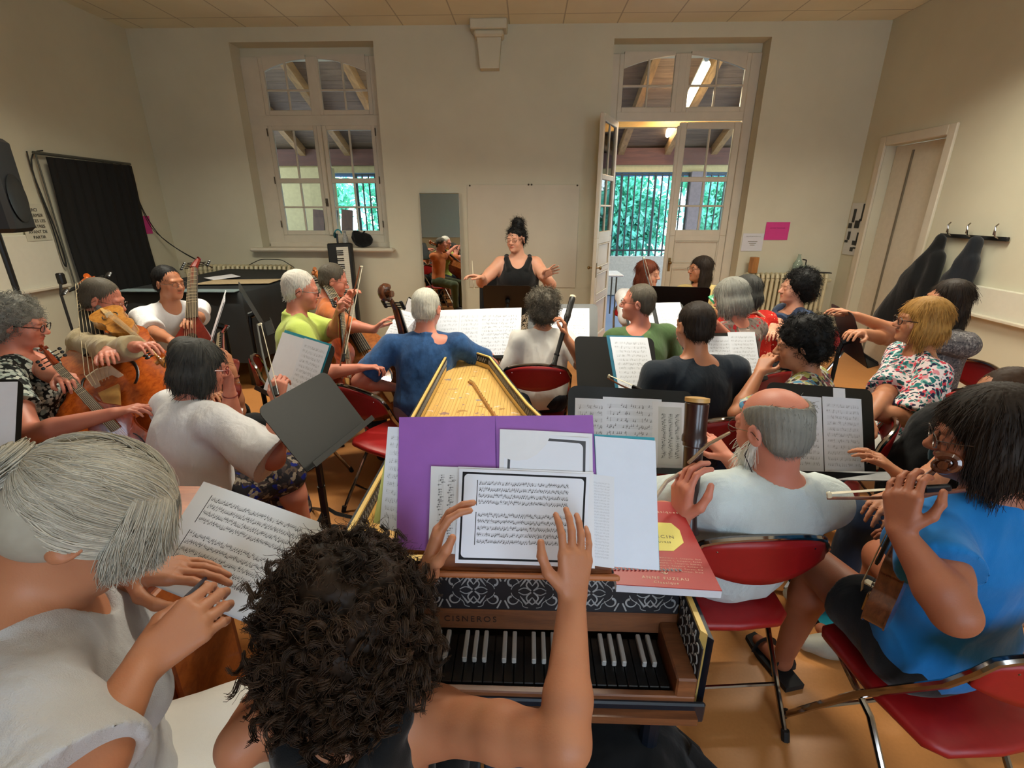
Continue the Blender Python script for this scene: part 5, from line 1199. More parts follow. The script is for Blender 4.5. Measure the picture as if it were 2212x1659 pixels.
# ------------------------------------------------------------ clothes
C_LIME = cloth('linen_lime', (.70, .76, .36)); C_ORANGE = cloth('cotton_rust', (.70, .38, .18)); C_BLUE = cloth('cotton_blue', (.13, .26, .42), blotch=(.17, .32, .50)); C_WHITE = cloth('cotton_white', (.82, .80, .77), var=.03)
C_WHITE2 = cloth('linen_white', (.86, .85, .85), var=.03, fold=.6); C_GREEN = cloth('cotton_green', (.30, .40, .24)); C_NAVY = cloth('cotton_navy', (.085, .12, .16)); C_BLACK = cloth('cotton_black', (.035, .037, .042))
C_YEL = cloth('cotton_cream', (.80, .70, .46)); C_SKY = cloth('cotton_sky', (.06, .42, .68)); C_SLATE = cloth('cotton_slate', (.18, .24, .35)); C_BEIGE = cloth('linen_beige', (.66, .59, .45), fold=.7); C_JEANS = cloth('denim', (.14, .19, .27)); C_OLIVE = cloth('cotton_olive', (.24, .27, .17)); C_TEAL = cloth('cotton_teal', (.10, .22, .26))
C_TEE = cloth('tee_white', (.80, .84, .84), var=.03, fold=.7); C_LACE = floral('lace_grey', (.36, .34, .34), [(.50, .48, .47), (.26, .25, .26)], 70, .5)
F_GREY = floral('floral_grey', (.46, .40, .37), [(.62, .55, .50), (.32, .28, .24), (.60, .12, .14), (.40, .34, .30)], 22, .40, .05); F_RED = floral('floral_red', (.74, .13, .09), [(.90, .68, .55), (.62, .08, .06)], 34, .22, .06)
F_COMIC = floral('print_panels', (.72, .70, .64), [(.30, .50, .62), (.22, .20, .20), (.62, .60, .35), (.45, .22, .25)], 26, .55, .0); F_MULTI = floral('print_leaves', (.86, .80, .80), [(.82, .52, .55), (.40, .62, .60), (.12, .42, .42), (.78, .25, .30), (.14, .12, .24), (.15, .38, .38)], 23, .42, .04)
F_PETAL = floral('print_petals', (.10, .11, .11), [(.62, .66, .63), (.45, .50, .48), (.72, .74, .70)], 34, .50, .0); F_BW = floral('print_zebra', (.80, .76, .68), [(.06, .06, .06), (.10, .09, .09), (.75, .72, .64), (.05, .05, .05)], 22, .44, .25); F_SKIRT = floral('print_blue_brown', (.13, .12, .14), [(.34, .28, .24), (.08, .12, .42), (.55, .50, .44), (.24, .20, .20)], 22, .5, .04)
PX = lambda x, y, d: at(x, y, d=d)
PP = {}
PP['cond'] = person('person standing before the group in a black tank top and zebra-patterned trousers, arms spread', PX(1115, 518, 4.6), 180, look=153, pitch=-4, s=1.02, girth=1.45, sk='fair', hair=('bun', 'black'), top=C_BLACK, tank=True, female=True, bottom=F_BW, legs='wide', stand=True, rh=PX(1042, 600, 4.35), lh=PX(1172, 598, 4.35), elbow=(.6, -.3, -.7), glasses='wire', h=.006, nstr=900, hand_r=dict(d=(-1, -.25, .25), n=(0, -.3, -1), curl=.45), hand_l=dict(d=(.8, -.2, .55), n=(0, -.8, -.4), curl=.2, spread=.6), sleeve=0, foldamp=.003)
PP['lime'] = person('white-haired person in a lime green shirt and dark-framed glasses, with a red treble viol upright', PX(650, 628, 3.12), -62, look=-70, pitch=-12, s=1.06, girth=1.3, shw=1.08, sk='pink', hair=('short', 'white'), top=C_LIME, collar=.035, sleeve=.85, bottom=C_NAVY, glasses='dark', lh=PX(735, 668, 3.15), rh=PX(778, 795, 2.95), elbow_l=(.5, .3, -.9), elbow_r=(.6, -.3, -.8), hand_l=dict(curl=.9, n=(1, -.3, 0)), hand_r=dict(curl=.8), stub=(.95, .93, .92))
PP['orange'] = person('person in a rust orange shirt with short grey hair, bent over a bass viol', PX(720, 606, 3.7), -66, look=-70, pitch=-18, s=1.03, sk='pink', hair=('short', 'gbrown'), top=C_ORANGE, sleeve=1.1, bottom=C_OLIVE, glasses='wire', lh=PX(755, 640, 3.5), rh=PX(808, 712, 3.25), hand_r=dict(d=(.7, 0, .6), curl=.3))
PP['blue'] = person('person with silver hair seen from behind in a mottled blue short-sleeved shirt', PX(922, 668, 3.05), 6, look=-12, pitch=-12, girth=1.25, s=1.05, shw=1.08, sk='pink', hair=('short', 'silver'), top=C_BLUE, collar=.03, sleeve=.75, bottom=cloth('denim_grey', (.45, .45, .47)), lh=PX(858, 838, 3.2), rh=A3(-.30, 3.35, .82), elbow_l=(.8, -.3, -.7), elbow_r=(.7, -.2, -.6), hand_l=dict(curl=.7), seed=4)
PP['tee'] = person('person in a plain white T-shirt with curly grey-brown hair, holding a black recorder', PX(1172, 666, 3.2), 0, look=8, s=.97, female=True, girth=1.1, sk='tan', hair=('curly', 'gbrown'), top=C_WHITE, sleeve=.8, bottom=cloth('dotted_navy', (.08, .09, .13)), rh=PX(1222, 728, 3.0), elbow_r=(.6, .1, -.9), hand_r=dict(d=(-.1, .2, 1), n=(-1, .1, 0), curl=.9), seed=5)
PP['green'] = person('person in an olive green T-shirt with cropped grey hair, looking towards the open door', PX(1378, 655, 3.2), 15, look=72, s=1.03, girth=1.15, sk='pink', hair=('short', 'gbrown'), top=C_GREEN, sleeve=.9, bottom=C_JEANS, glasses='wire', seed=6)
PP['auburn'] = person('person with long auburn hair in a white top, in front of the open door', PX(1400, 592, 4.45), 175, look=-125, pitch=-6, s=1.0, female=True, sk='fair', hair=('long', 'red'), top=C_WHITE2, sleeve=1.2, bottom=C_JEANS, neckdrop=.03, rh=PX(1390, 660, 4.2), lh=PX(1440, 665, 4.2), seed=7)
PP['cream'] = person('person with dark curly shoulder-length hair in a cream top, laughing, beside the closed door leaf', PX(1512, 582, 4.6), 165, look=100, s=1.0, female=True, sk='tan', hair=('long', 'dbrown'), top=C_YEL, sleeve=.9, bottom=C_JEANS, glasses='wire', neckdrop=.02, rh=PX(1480, 660, 4.3), lh=PX(1530, 670, 4.3), seed=8, nstr=1000)
PP['bob'] = person('person with a smooth grey bob in a grey floral blouse, seen from behind', PX(1578, 645, 3.1), 25, look=40, pitch=-20, s=1.02, female=True, girth=1.15, sk='pink', hair=('bob', 'grey'), top=F_GREY, sleeve=.9, bottom=floral('floral_grey', None, []), neck=.05, legs='skirt', seed=9, lh=PX(1500, 755, 2.95), rh=PX(1545, 700, 2.9))
PP['redtop'] = person('person in a red blouse with pale flecks, half hidden behind the grey bob', PX(1610, 632, 3.5), 20, look=25, pitch=-10, s=1.0, female=True, girth=1.2, sk='tan', hair=('bob', 'dgrey'), top=F_RED, sleeve=.9, bottom=C_NAVY, seed=10)
PP['slate'] = person('person with bushy black hair in a slate blue top, in profile before the radiator', PX(1716, 624, 3.75), 95, look=88, s=1.0, female=True, girth=1.15, sk='fair', hair=('afro', 'black'), top=C_SLATE, sleeve=.75, bottom=C_NAVY, neckdrop=.03, lh=PX(1650, 690, 3.5), rh=PX(1665, 715, 3.35), elbow=(.3, -.2, -.9), seed=11)
PP['navy'] = person('broad person in a navy T-shirt with short dark hair, seen from behind', PX(1500, 706, 2.5), 10, look=14, pitch=-8, s=1.06, girth=1.15, shw=1.1, sk='tan', hair=('short', 'dbrown'), top=C_NAVY, sleeve=.85, bottom=C_JEANS, seed=12, neck=.07)
PP['comic'] = person('person with wavy black hair and a blouse printed with picture panels', PX(1728, 745, 2.3), 52, look=70, pitch=-14, s=1.0, female=True, girth=1.1, sk='tan', hair=('curly', 'black'), top=F_COMIC, sleeve=.85, bottom=C_JEANS, seed=13, lh=PX(1640, 806, 2.45), elbow_l=(.5, .3, -.6), nstr=1200)
PP['bald'] = person('balding person with white beard in a white T-shirt, holding a bass recorder', PX(1668, 928, 1.46), 4, look=26, pitch=-14, s=1.08, girth=1.22, shw=.90, sk='pink', hair=('ring', 'grey'), top=C_TEE, sleeve=.85, bottom=C_JEANS, beard=('white', .07), glasses='wire', seed=14, h=.0045, lh=PX(1470, 1125, 1.42), rh=A3(.80, 1.72, .82), elp_l=A3(.43, 1.44, .80), hipc=(.71, 1.46, .56), hand_l=dict(d=(.0, .25, .95), n=(1, .3, 0), curl=.62, thumb=.35, s=1.08), nstr=1800, foldamp=.007, sleeve_w=1.25, strand_r=.0008, neck=.075)
PP['blond'] = person('person with a blond bob in a white blouse with teal and pink leaves', PX(1990, 695, 2.45), 78, look=72, s=1.0, female=True, girth=1.2, sk='tan', hair=('bob', 'blond'), top=F_MULTI, sleeve=.95, sleeve_w=1.3, bottom=C_WHITE, glasses='dark', seed=15, lh=PX(1850, 885, 2.3), rh=PX(1872, 905, 2.2), elbow=(.35, -.5, -.8))
PP['lace'] = person('person with dark hair in a grey lace blouse, reaching out an arm', PX(2045, 650, 2.9), 88, look=80, s=1.02, female=True, sk='tan', hair=('long', 'dbrown'), top=C_LACE, sleeve=.6, bottom=C_NAVY, legs='skirt', glasses='dark', seed=16, lh=PX(1850, 683, 2.85), rh=PX(1860, 720, 2.7), elbow=(.2, 0, -.9))
PP['sky'] = person('dark-haired person in a bright blue T-shirt and black shorts, holding a viol', PX(2135, 945, 1.14), 14, look=60, pitch=-12, s=1.0, female=True, girth=1.2, sk='deep', hair=('bob', 'dbrown'), top=C_SKY, sleeve=.50, sleeve_w=1.12, bottom=C_BLACK, legs='shorts', glasses='wire', seed=17, h=.0042, lh=PX(1945, 1150, 1.10), rh=A3(1.25, 1.25, .80), elp_l=PX(2062, 1325, 1.02), shoe=None, hipc=(1.18, 1.10, .58), knees=((1.03, 1.45, .56), (1.33, 1.52, .53)), hand_l=dict(d=(.0, .3, .9), n=(.8, .5, 0), curl=.7, thumb=.3), nstr=3500, hipz=.56, strand_r=.0009)
PP['teal'] = person('brown-haired person in a dark teal top and jeans, mostly hidden behind the bright blue T-shirt', PX(2168, 868, 1.68), 75, look=70, pitch=-10, s=.98, sk='tan', hair=('short', 'brown'), top=C_TEAL, sleeve=.6, bottom=C_JEANS, seed=18, lh=PX(1945, 1030, 1.62), rh=PX(1930, 1075, 1.45), elbow=(.3, -.2, -.8), shoe='light_shoe')
PP['petal'] = person('person with curly grey hair in a black and white petal-print top, playing', PX(42, 700, 2.4), -62, look=-66, pitch=-16, s=1.0, female=True, girth=1.25, sk='pink', hair=('curly', 'grey'), top=F_PETAL, sleeve=.6, bottom=C_NAVY, glasses='dark', neckdrop=.05, lh=PX(135, 812, 2.25), rh=PX(248, 892, 2.12), elp_r=PX(66, 938, 2.12), hand_l=dict(curl=.8), seed=19, h=.005)
PP['beige'] = person('bearded person in a loose beige tunic leaning forward and reaching for a scroll', PX(222, 648, 3.0), -66, look=-72, pitch=-22, s=1.06, girth=1.15, sk='pink', hair=('short', 'gbrown'), top=C_BEIGE, sleeve=1.85, sleeve_w=1.2, bottom=C_BEIGE, glasses='wire', beard=('grey', .01), lean=.30, lh=PX(235, 760, 2.50), rh=PX(300, 748, 2.45), elbow_r=(.3, 0, -.9), seed=20, foldamp=.009, h=.005)
PP['lute'] = person('dark-haired person in a white short-sleeved shirt holding a long-necked lute', PX(365, 612, 3.6), -128, look=-105, pitch=-5, s=1.04, girth=1.05, sk='tan', hair=('short', 'black'), top=C_WHITE2, collar=.03, neckdrop=.03, sleeve=.85, bottom=C_JEANS, glasses='wire', lh=PX(415, 690, 3.3), rh=PX(370, 735, 3.2), seed=21, h=.005)
PP['white'] = person('person with a smooth dark grey bob in a loose white blouse, seen from behind', PX(432, 795, 2.1), -28, look=-48, pitch=-16, s=.98, female=True, girth=1.4, shw=1.1, sk='pink', hair=('bob', 'dgrey'), top=C_WHITE2, sleeve=1.0, sleeve_w=1.7, bottom=F_SKIRT, legs='skirt', glasses='red', seed=22, h=.005, lh=PX(495, 838, 2.25), rh=PX(600, 868, 2.1), elbow_r=(.6, -.1, -.8), hand_l=dict(curl=.3), hand_r=dict(curl=.95), foldamp=.010, nstr=1600, neck=.085)
PP['hidden'] = person('person hidden behind the dark grey bob, one hand with bracelet raised to an instrument neck', PX(408, 772, 2.75), -40, look=-40, pitch=-20, s=.95, sk='tan', hair=('short', 'dgrey'), top=C_BLACK, sleeve=.6, bottom=C_BLACK, seed=23, rh=PX(500, 800, 2.55), lh=PX(450, 850, 2.5), elbow_r=(.2, .2, -1), hand_r=dict(d=(-.15, 0, 1), n=(-1, 0, -.2), curl=.7), nstr=0, eyes=False)
PP['old'] = person('person with long white hair in a bun, bending over handwritten music', PX(195, 1120, .78), -52, look=-62, pitch=-48, roll=0, s=1.05, female=True, girth=1.05, sk='tan', hair=('none', 'white'), top=cloth('linen_white_dimmed', (.72, .71, .71), var=.04, fold=.7), sleeve=.9, sleeve_w=1.5, bottom=C_WHITE, legs='skirt', seed=24, h=.0038, lh=PX(275, 1238, .92), rh=PX(305, 1440, .74), elp_r=PX(140, 1740, .60), elp_l=PX(110, 1400, .86), hand_l=dict(d=(.95, .15, .0), n=(0, -.1, -1), curl=.25, thumb=.3), hand_r=dict(d=(.55, .75, .3), n=(-.5, .3, -.7), curl=.75, thumb=.8), neckdrop=.05, hipz=.62, lean=.3, nstr=0, foldamp=.007, eyes=True)  # white blouse; the vignette darkening is put into the linen's colour
PP['curl'] = person('person with big curly dark hair in a black tank top, hands on the score', PX(757, 1312, .93), 0, look=2, pitch=-10, s=1.0, female=True, girth=1.0, sk='tan', hair=('none', 'dbrown'), top=C_BLACK, tank=True, bottom=C_BLACK, seed=25, h=.0036, lh=PX(922, 1238, .96), rh=PX(1236, 1296, .92), elp_r=PX(1222, 1605, .78), elp_l=PX(520, 1610, .86), hand_l=dict(d=(.25, .35, .9), n=(.8, .1, -.1), curl=.45, thumb=.15, spread=.1), hand_r=dict(d=(.1, .45, .85), n=(-.35, .75, -.3), curl=.32, thumb=.2, spread=.3, s=.93), hipz=.50, nstr=0, foldamp=.002, eyes=False)
# ------------------------------------------------------------ chairs
def hipchair(k, label, dx=0., vinyl='red', rz=None, back=.04):
    p = PP[k]; P, fw, rt = p['P'], p['fw'], p['rt']; a = math.degrees(math.atan2(-fw[0], fw[1])) if rz is None else rz
    q = P + fw * (.02 - back) + rt * dx; return chair(q[0], q[1], a, label, vinyl=vinyl)
chair(-.80, 2.63, -32, 'red folding chair with chromed rim under the person in the mottled blue shirt')
chair(.06, 3.10, 0, 'red folding chair under the person in the plain white T-shirt')
chair(.88, 3.20, 18, 'red folding chair under the person in the olive green T-shirt')
chair(.70, 1.46, 5, 'red folding chair under the balding person with the white beard'); chair(1.20, 1.08, 8, 'red folding chair with chromed frame under the person in the bright blue T-shirt')
hipchair('lace', 'red folding chair standing by the right wall, behind the person in grey lace'); hipchair('blond', 'red folding chair under the person with the blond bob'); hipchair('navy', 'red folding chair under the person in the navy T-shirt')
hipchair('comic', 'red folding chair under the person with the picture-panel blouse'); hipchair('white', 'red folding chair under the person in the loose white blouse'); hipchair('teal', 'red folding chair under the person in dark teal behind the bright blue T-shirt')
hipchair('lime', 'red folding chair under the person in the lime green shirt'); hipchair('petal', 'red folding chair under the person in the petal-print top'); hipchair('beige', 'red folding chair under the person in the beige tunic'); hipchair('lute', 'red folding chair under the lute player')
hipchair('slate', 'red folding chair under the person in slate blue by the radiator'); hipchair('cream', 'red folding chair under the person in the cream top'); hipchair('auburn', 'red folding chair under the auburn-haired person')
hipchair('orange', 'red folding chair under the person in the rust orange shirt'); hipchair('bob', 'red folding chair under the person in the grey floral blouse')
chair(-.69, 1.50, -32, 'empty red folding chair behind the handwritten score, left of the harpsichord')
chair(1.62, 2.83, -128, 'blue folding chair with bright chromed rim behind the navy T-shirt', 'blue folding chair', 'blue')
r = empty('office_chair', (-.28, 5.25, 0), 'black upholstered chair with a red seat behind the standing person', 'chair'); M().box((-.30, 5.30, .86), (.44, .06, .46), rotm((1, 0, 0), -8), .05).obj('backrest', C_BLACK, r); M().box((-.28, 5.08, .47), (.46, .46, .07), None, .03).obj('seat', RED, r); M().box((-.06, 5.10, .66), (.04, .30, .06), None, .01).obj('armrest', RED, r)
for x, y in ((-.46, 4.88), (-.10, 4.88), (-.46, 5.28), (-.10, 5.28)): M().tube([(x, y, 0), (x, y, .45)], .012, 6).obj('leg', IRON, r)
# ------------------------------------------------------------ music stands and the music on them
q = at(684, 902, d=1.98); D = stand(q[0], q[1], 74, q[2], 35, .41, .295, roll=-3, label= 'large empty black music stand tilted flat, left of the harpsichord tail', leg0=10)
m = M(); 
for i, (u, v) in enumerate(((-.02, .12), (.02, .10), (-.02, .04), (.02, .03), (-.02, -.03), (.02, -.04), (-.02, -.10), (.02, -.11))): m.tube([D(u, v, .0005), D(u, v, .002)], .0034, 6)
m.obj('rivet', plain('rivet_pale', (.7, .72, .72), .4), D.root)
text('FM7', .026, D(.10, .118, .0012), np.stack([D(1, 0) - D(0, 0), D(0, 1) - D(0, 0), D(0, 0, 1) - D(0, 0)], 1), plain('marker_grey', (.42, .44, .44), .6), D.root, .0002)
q = at(645, 800, d=2.45); D = stand(q[0], q[1], -38, q[2], 28, .50, .34, 'black music stand in front of the loose white blouse, holding a teal folder', leg0=50)
on_stand(D, -.25, .21, -.16, .175, TEAL, 'teal folder standing on the music stand by the lime green shirt', 'folder', .003, cat='folder'); on_stand(D, -.26, -.01, -.165, .16, PAPER, 'blank white sheet in front of the teal folder', off=.006); on_stand(D, -.03, .20, -.165, .165, 'music_part', 'printed staff page in front of the teal folder', off=.0075)
q = at(1032, 726, d=3.35); D = stand(q[0], q[1], -8, q[2], 34, .50, .36, 'black music stand with wide open pages beyond the harpsichord tail', roll=-4)
on_stand(D, -.30, .30, -.17, .20, 'paper', 'wide cream backing sheet behind the open pages beyond the tail', off=.002); on_stand(D, -.29, .02, -.17, .185, 'music_open', 'open double staff page on the stand beyond the harpsichord tail', off=.005); on_stand(D, .0, .295, -.17, .18, 'music_part', 'right-hand staff page on the stand beyond the harpsichord tail', off=.0065)
q = at(1215, 702, d=3.65); D = stand(q[0], q[1], -6, q[2], 42, .52, .36, 'black music stand with rounded top in front of the recorder player', roll=-2)
on_stand(D, -.20, .03, -.16, .13, 'paper', 'plain white sheet on the stand in front of the white T-shirt'); on_stand(D, .0, .20, -.16, .14, 'music_part', 'white part with faint staves on the stand behind the black recorder', off=.005)
q = at(1332, 790, d=2.9); D = stand(q[0], q[1], 12, q[2], 34, .50, .36, 'black music stand between the harpsichord and the navy T-shirt', roll=4)
on_stand(D, -.02, .22, -.16, .19, plain('folder_blue', (.16, .42, .52), .4), 'blue folder behind the printed part at the navy T-shirt’s stand'.replace('’s', ''), 'folder', .003, cat='folder', skew=-.03); on_stand(D, .0, .24, -.165, .18, 'music_part', 'printed part leaning on the stand left of the navy T-shirt', off=.006, skew=-.03)
q = at(1362, 928, d=2.0); D = stand(q[0], q[1], 8, q[2], 26, .53, .34, 'black music stand with several pages, left of the bass recorder', roll=5)
on_stand(D, -.235, -.07, -.165, .12, 'music_manuscript', 'manuscript page at the left of the stand by the bass recorder', off=.003); on_stand(D, -.12, .13, -.168, .13, 'music_manuscript', 'wide manuscript page in the middle of the stand by the bass recorder', off=.005); on_stand(D, .09, .235, -.15, .12, PAPER, 'white sheet under the grey photocopy on the stand', off=.0065); on_stand(D, .115, .215, -.14, .10, 'music_old', 'grey photocopy with two dark columns on the stand by the bass recorder', off=.008)
q = at(1775, 930, d=2.05); D = stand(q[0], q[1], 14, q[2], 26, .52, .38, 'black music stand right of the balding head, two long pages on it', roll=8)
on_stand(D, -.22, .0, -.18, .14, 'music_part', 'left one of two long staff pages right of the balding head', off=.004); on_stand(D, .005, .20, -.18, .145, 'music_part', 'right one of two long staff pages, next to the picture-panel blouse', off=.004); on_stand(D, .06, .12, .145, .185, PAPER, 'small white slip clipped on top of the stand', 'paper_slip', .004, cat='paper')
M().box(D(0, -.185, .03), (.56, .07, .004), None).obj('ledge', plain('ledge_steel', (.6, .6, .6), .3, .7), D.root)
q = at(1096, 642, d=4.25); D = stand(q[0], q[1], 180, q[2], 32, .42, .26, 'black music stand seen from behind, in front of the zebra trousers')
q = at(886, 700, d=3.5); D = stand(q[0], q[1], -62, q[2], 22, .48, .34, 'black music stand behind the viol scroll, left of the silver hair', leg0=0)
on_stand(D, -.22, .02, -.16, .16, 'paper', 'white sheet on the stand behind the wooden scroll'); on_stand(D, .02, .23, -.16, .165, 'music_part', 'second white sheet on the stand behind the wooden scroll')
q = at(868, 735, d=3.35); o = sheet('sheet_music', [at(822, 740, d=3.3), at(850, 745, d=3.3), at(905, 680, d=3.4), at(862, 668, d=3.4)], MATS['music_part'], label='tilted white sheet left of the blue shirt, under the scroll')
q = at(1458, 655, d=3.9); D = stand(q[0], q[1], 172, q[2], 22, .50, .30, 'black music stand seen from behind, in front of the auburn hair')
q = at(1420, 700, d=3.55); D = stand(q[0], q[1], 10, q[2], 40, .46, .34, 'black music stand right of the olive green T-shirt'); on_stand(D, -.21, -.02, -.16, .12, 'paper', 'white sheet right beside the cropped grey head'); on_stand(D, .01, .21, -.15, .17, 'music_open', 'open music booklet between the grey head and the dark head', 'booklet', cat='booklet', t=.01, off=.008)
q = at(1578, 772, d=2.85); D = stand(q[0], q[1], 4, q[2], 34, .34, .30, 'black music stand right of the dark head in navy'); on_stand(D, -.15, .02, -.14, .13, 'music_part', 'left of the two pages by the grey floral blouse'); on_stand(D, .0, .165, -.14, .155, 'music_part', 'right of the two pages, above the blue chair', off=.005)
q = at(1545, 650, d=3.3); sheet('tablet', [at(1566, 684, d=3.45), at(1590, 672, d=3.5), at(1556, 630, d=3.6), at(1530, 640, d=3.55)], plain('green_cover', (.10, .62, .40), .4), t=.008, label='white sheet in a green frame left of the grey bob', cat='folder'); sheet('sheet_music', [at(1566, 678, d=3.43), at(1586, 668, d=3.48), at(1556, 638, d=3.58), at(1537, 645, d=3.53)], PAPER, label='white page inside the green frame left of the grey bob', t=.0015)
q = at(1832, 722, d=2.95); D = stand(q[0], q[1], 78, q[2], 24, .36, .34, 'slim black music stand at the end of the outstretched arm', roll=0)
on_stand(D, -.15, .15, -.15, .14, 'paper', 'white sheet on the slim stand under the outstretched hand')
q = at(-92, 915, d=1.9); D = stand(q[0], q[1], 5, q[2], 24, .48, .34, 'black music stand cut by the picture edge before the petal-print top'); on_stand(D, -.22, .22, -.16, .16, PAPER, 'white sheet at the picture edge before the petal-print top')
q = at(470, 690, d=3.25); D = stand(q[0], q[1], -60, q[2], 25, .50, .34, 'black music stand seen edge-on between the lute and the dark bob', leg0=20); on_stand(D, -.24, .24, -.15, .17, 'paper', 'white sheets seen edge-on beside the lute', t=.006)
q = at(545, 665, d=3.4); D = stand(q[0], q[1], 120, q[2], 20, .46, .34, 'black music stand seen from behind in front of the dark piano cloth', leg0=20)
# the handwritten score in the hand, the pencil
PC = [at(305, 1250, d=.98), at(560, 1352, d=.99), at(702, 1132, d=1.10), at(440, 1040, d=1.08)]
sheet('sheet_music', PC, 'x' and MATS['music_score_plain'], label='landscape handwritten score held by the person with long white hair', bow=.006, t=.001)
sheet('sheet_music', [p - A3(.0, -.004, .012) + (PC[0] - PC[1]) * k for p, k in zip(PC, (.06, -.01, -.01, -.02))], PAPER, label='second sheet just below the handwritten score', bow=.006, t=.001)
M().tube([at(402, 1290, d=.83), at(457, 1237, d=.955)], [.0038, .0036], 6).obj('pencil', plain('pencil_dark', (.10, .11, .18), .35)); tag(bpy.data.objects['pencil'], 'dark blue pencil writing on the handwritten score', 'pencil')
# ------------------------------------------------------------ instruments
viol('treble_viol', 'red treble viol held upright by the person in lime green', 'viol', PX(748, 850, 3.0), PX(732, 640, 3.2), (.8, -.5, .1), L=.62, wd=.20, varn=VARN, kind='violin', nstr=5)
bow('pale bow held upright in front of the person in lime green', PX(735, 790, 2.85), PX(778, 574, 3.0), (1, -.2, 0))
viol('bass_viol', 'golden brown bass viol with carved scroll between the knees of the person in rust orange', 'viol', PX(850, 880, 3.3), PX(680, 572, 3.75), (.6, -.8, .2), L=1.12, wd=.38, varn=wood('varnish_amber', (.45, .22, .09), (.72, .42, .18), 4, .25, (7, 7, 1), .6))
viol('tenor_viol', 'dark brown viol whose carved scroll rises left of the silver hair', 'viol', PX(905, 850, 3.40), PX(846, 634, 3.02), (.3, .9, .2), L=.62, wd=.26, varn=VARB, nstr=6, hs=1.5)
recorder('slim black recorder with ivory tip held by the person in the white T-shirt', PX(1196, 790, 2.92), PX(1237, 643, 3.02), .016, EBON, True)
bow('dark bow held up by the auburn-haired person', PX(1412, 640, 4.1), PX(1388, 556, 4.2), (1, 0, 0), stick=EBON)
recorder('large dark brown bass recorder with pale block, held by the bearded person', PX(1484, 1150, 1.47), PX(1506, 868, 1.44), .029, wood('recorder_brown', (.13, .06, .045), (.24, .12, .09), 5, .3))
rr_ = [o for o in bpy.data.objects if o.name.startswith('recorder')][-1]
M().tube([PX(1487, 1000, 1.27), PX(1530, 960, 1.30), PX(1575, 935, 1.36)], .0045, 8).obj('blow_tube', plain('tube_metal', (.62, .52, .42), .2, .6), [o for o in bpy.data.objects if o.name.startswith('recorder') and o.parent is None][-1])
M().tube([PX(1405, 1090, 1.25), PX(1440, 1040, 1.4), PX(1490, 1010, 1.5)], .006, 6).obj('walking_stick', plain('tube_pale', (.6, .55, .5), .3)); tag(bpy.data.objects['walking_stick'], 'thin pale rod slanting behind the bass recorder', 'rod')
viol('gamba', 'orange-red viola da gamba with long fretted neck played by the person in the petal-print top', 'viol', PX(330, 1010, 2.35), PX(85, 748, 2.15), (.35, -.75, .55), L=1.12, wd=.36, varn=VARN, fb=EBW, tail=EBON)
viol('cello_viol', 'large orange viol standing in front of the person in the beige tunic', 'viol', PX(268, 915, 2.45), PX(174, 582, 3.35), (.45, -.9, .35), L=1.10, wd=.42, varn=VARO, fb=EBON, nstr=6)
viol('treble_viol', 'golden viol whose scroll points down beside the reaching beige sleeve', 'viol', PX(218, 668, 2.85), PX(338, 765, 2.5), (.2, -.5, .8), L=.66, wd=.15, varn=VARY, fb=VARY, peg=True)
viol('lute', 'red-bodied lute with long fretted neck and many pegs in front of the white shirt', 'lute', PX(412, 800, 3.1), PX(419, 545, 3.35), (.15, -1, .15), L=1.05, wd=.36, varn=wood('lute_red', (.36, .08, .05), (.48, .13, .08), 4, .3, (5, 5, 1), .4), kind='lute', fb=EBW, nstr=7, frets=10, bodyf=.46)
viol('small_viol', 'dark red viol neck behind the dark grey bob', 'viol', PX(478, 870, 2.5), PX(480, 700, 2.75), (-.3, -.8, .3), L=.60, wd=.20, varn=wood('lute_red', (0, 0, 0), (0, 0, 0)), nstr=5, kind='violin')
bow('grey bow standing in the fist beside the white pages', PX(597, 868, 2.05), PX(556, 700, 2.2), (1, 0, 0), stick=plain('bow_grey', (.42, .42, .40), .4))
viol('tenor_viol', 'brown viol with large spiral scroll held by the person in bright blue', 'viol', PX(1872, 1330, 1.25), PX(2004, 998, 1.15), (-.65, .75, .1), L=.74, wd=.26, varn=wood('varnish_dark', (.22, .10, .06), (.42, .22, .12), 4, .2, (7, 7, 1), .7), nstr=6, hs=1.5)
bow('bow with white hair and dark tip lying across the gap beside the white T-shirt', PX(2085, 1058, 1.12), PX(1786, 1076, 1.24), (0, -.2, 1))
bow('pale bow lying in the hand of the person in dark teal', PX(1925, 1040, 1.6), PX(2050, 1062, 1.55), (0, 0, -1))
bow('thin bow sticking out below the empty black stand left of the navy T-shirt', PX(1395, 852, 2.3), PX(1312, 816, 2.4), (0, 0, 1))
o = M().tube([PP['cond']['tgt'][1] + A3(-.075, -.03, -.09), PP['cond']['tgt'][1] + A3(-.085, -.03, .15)], [.006, .003], 6).obj('baton', IVO); tag(o, 'thin white baton in the hand of the standing person', 'baton')
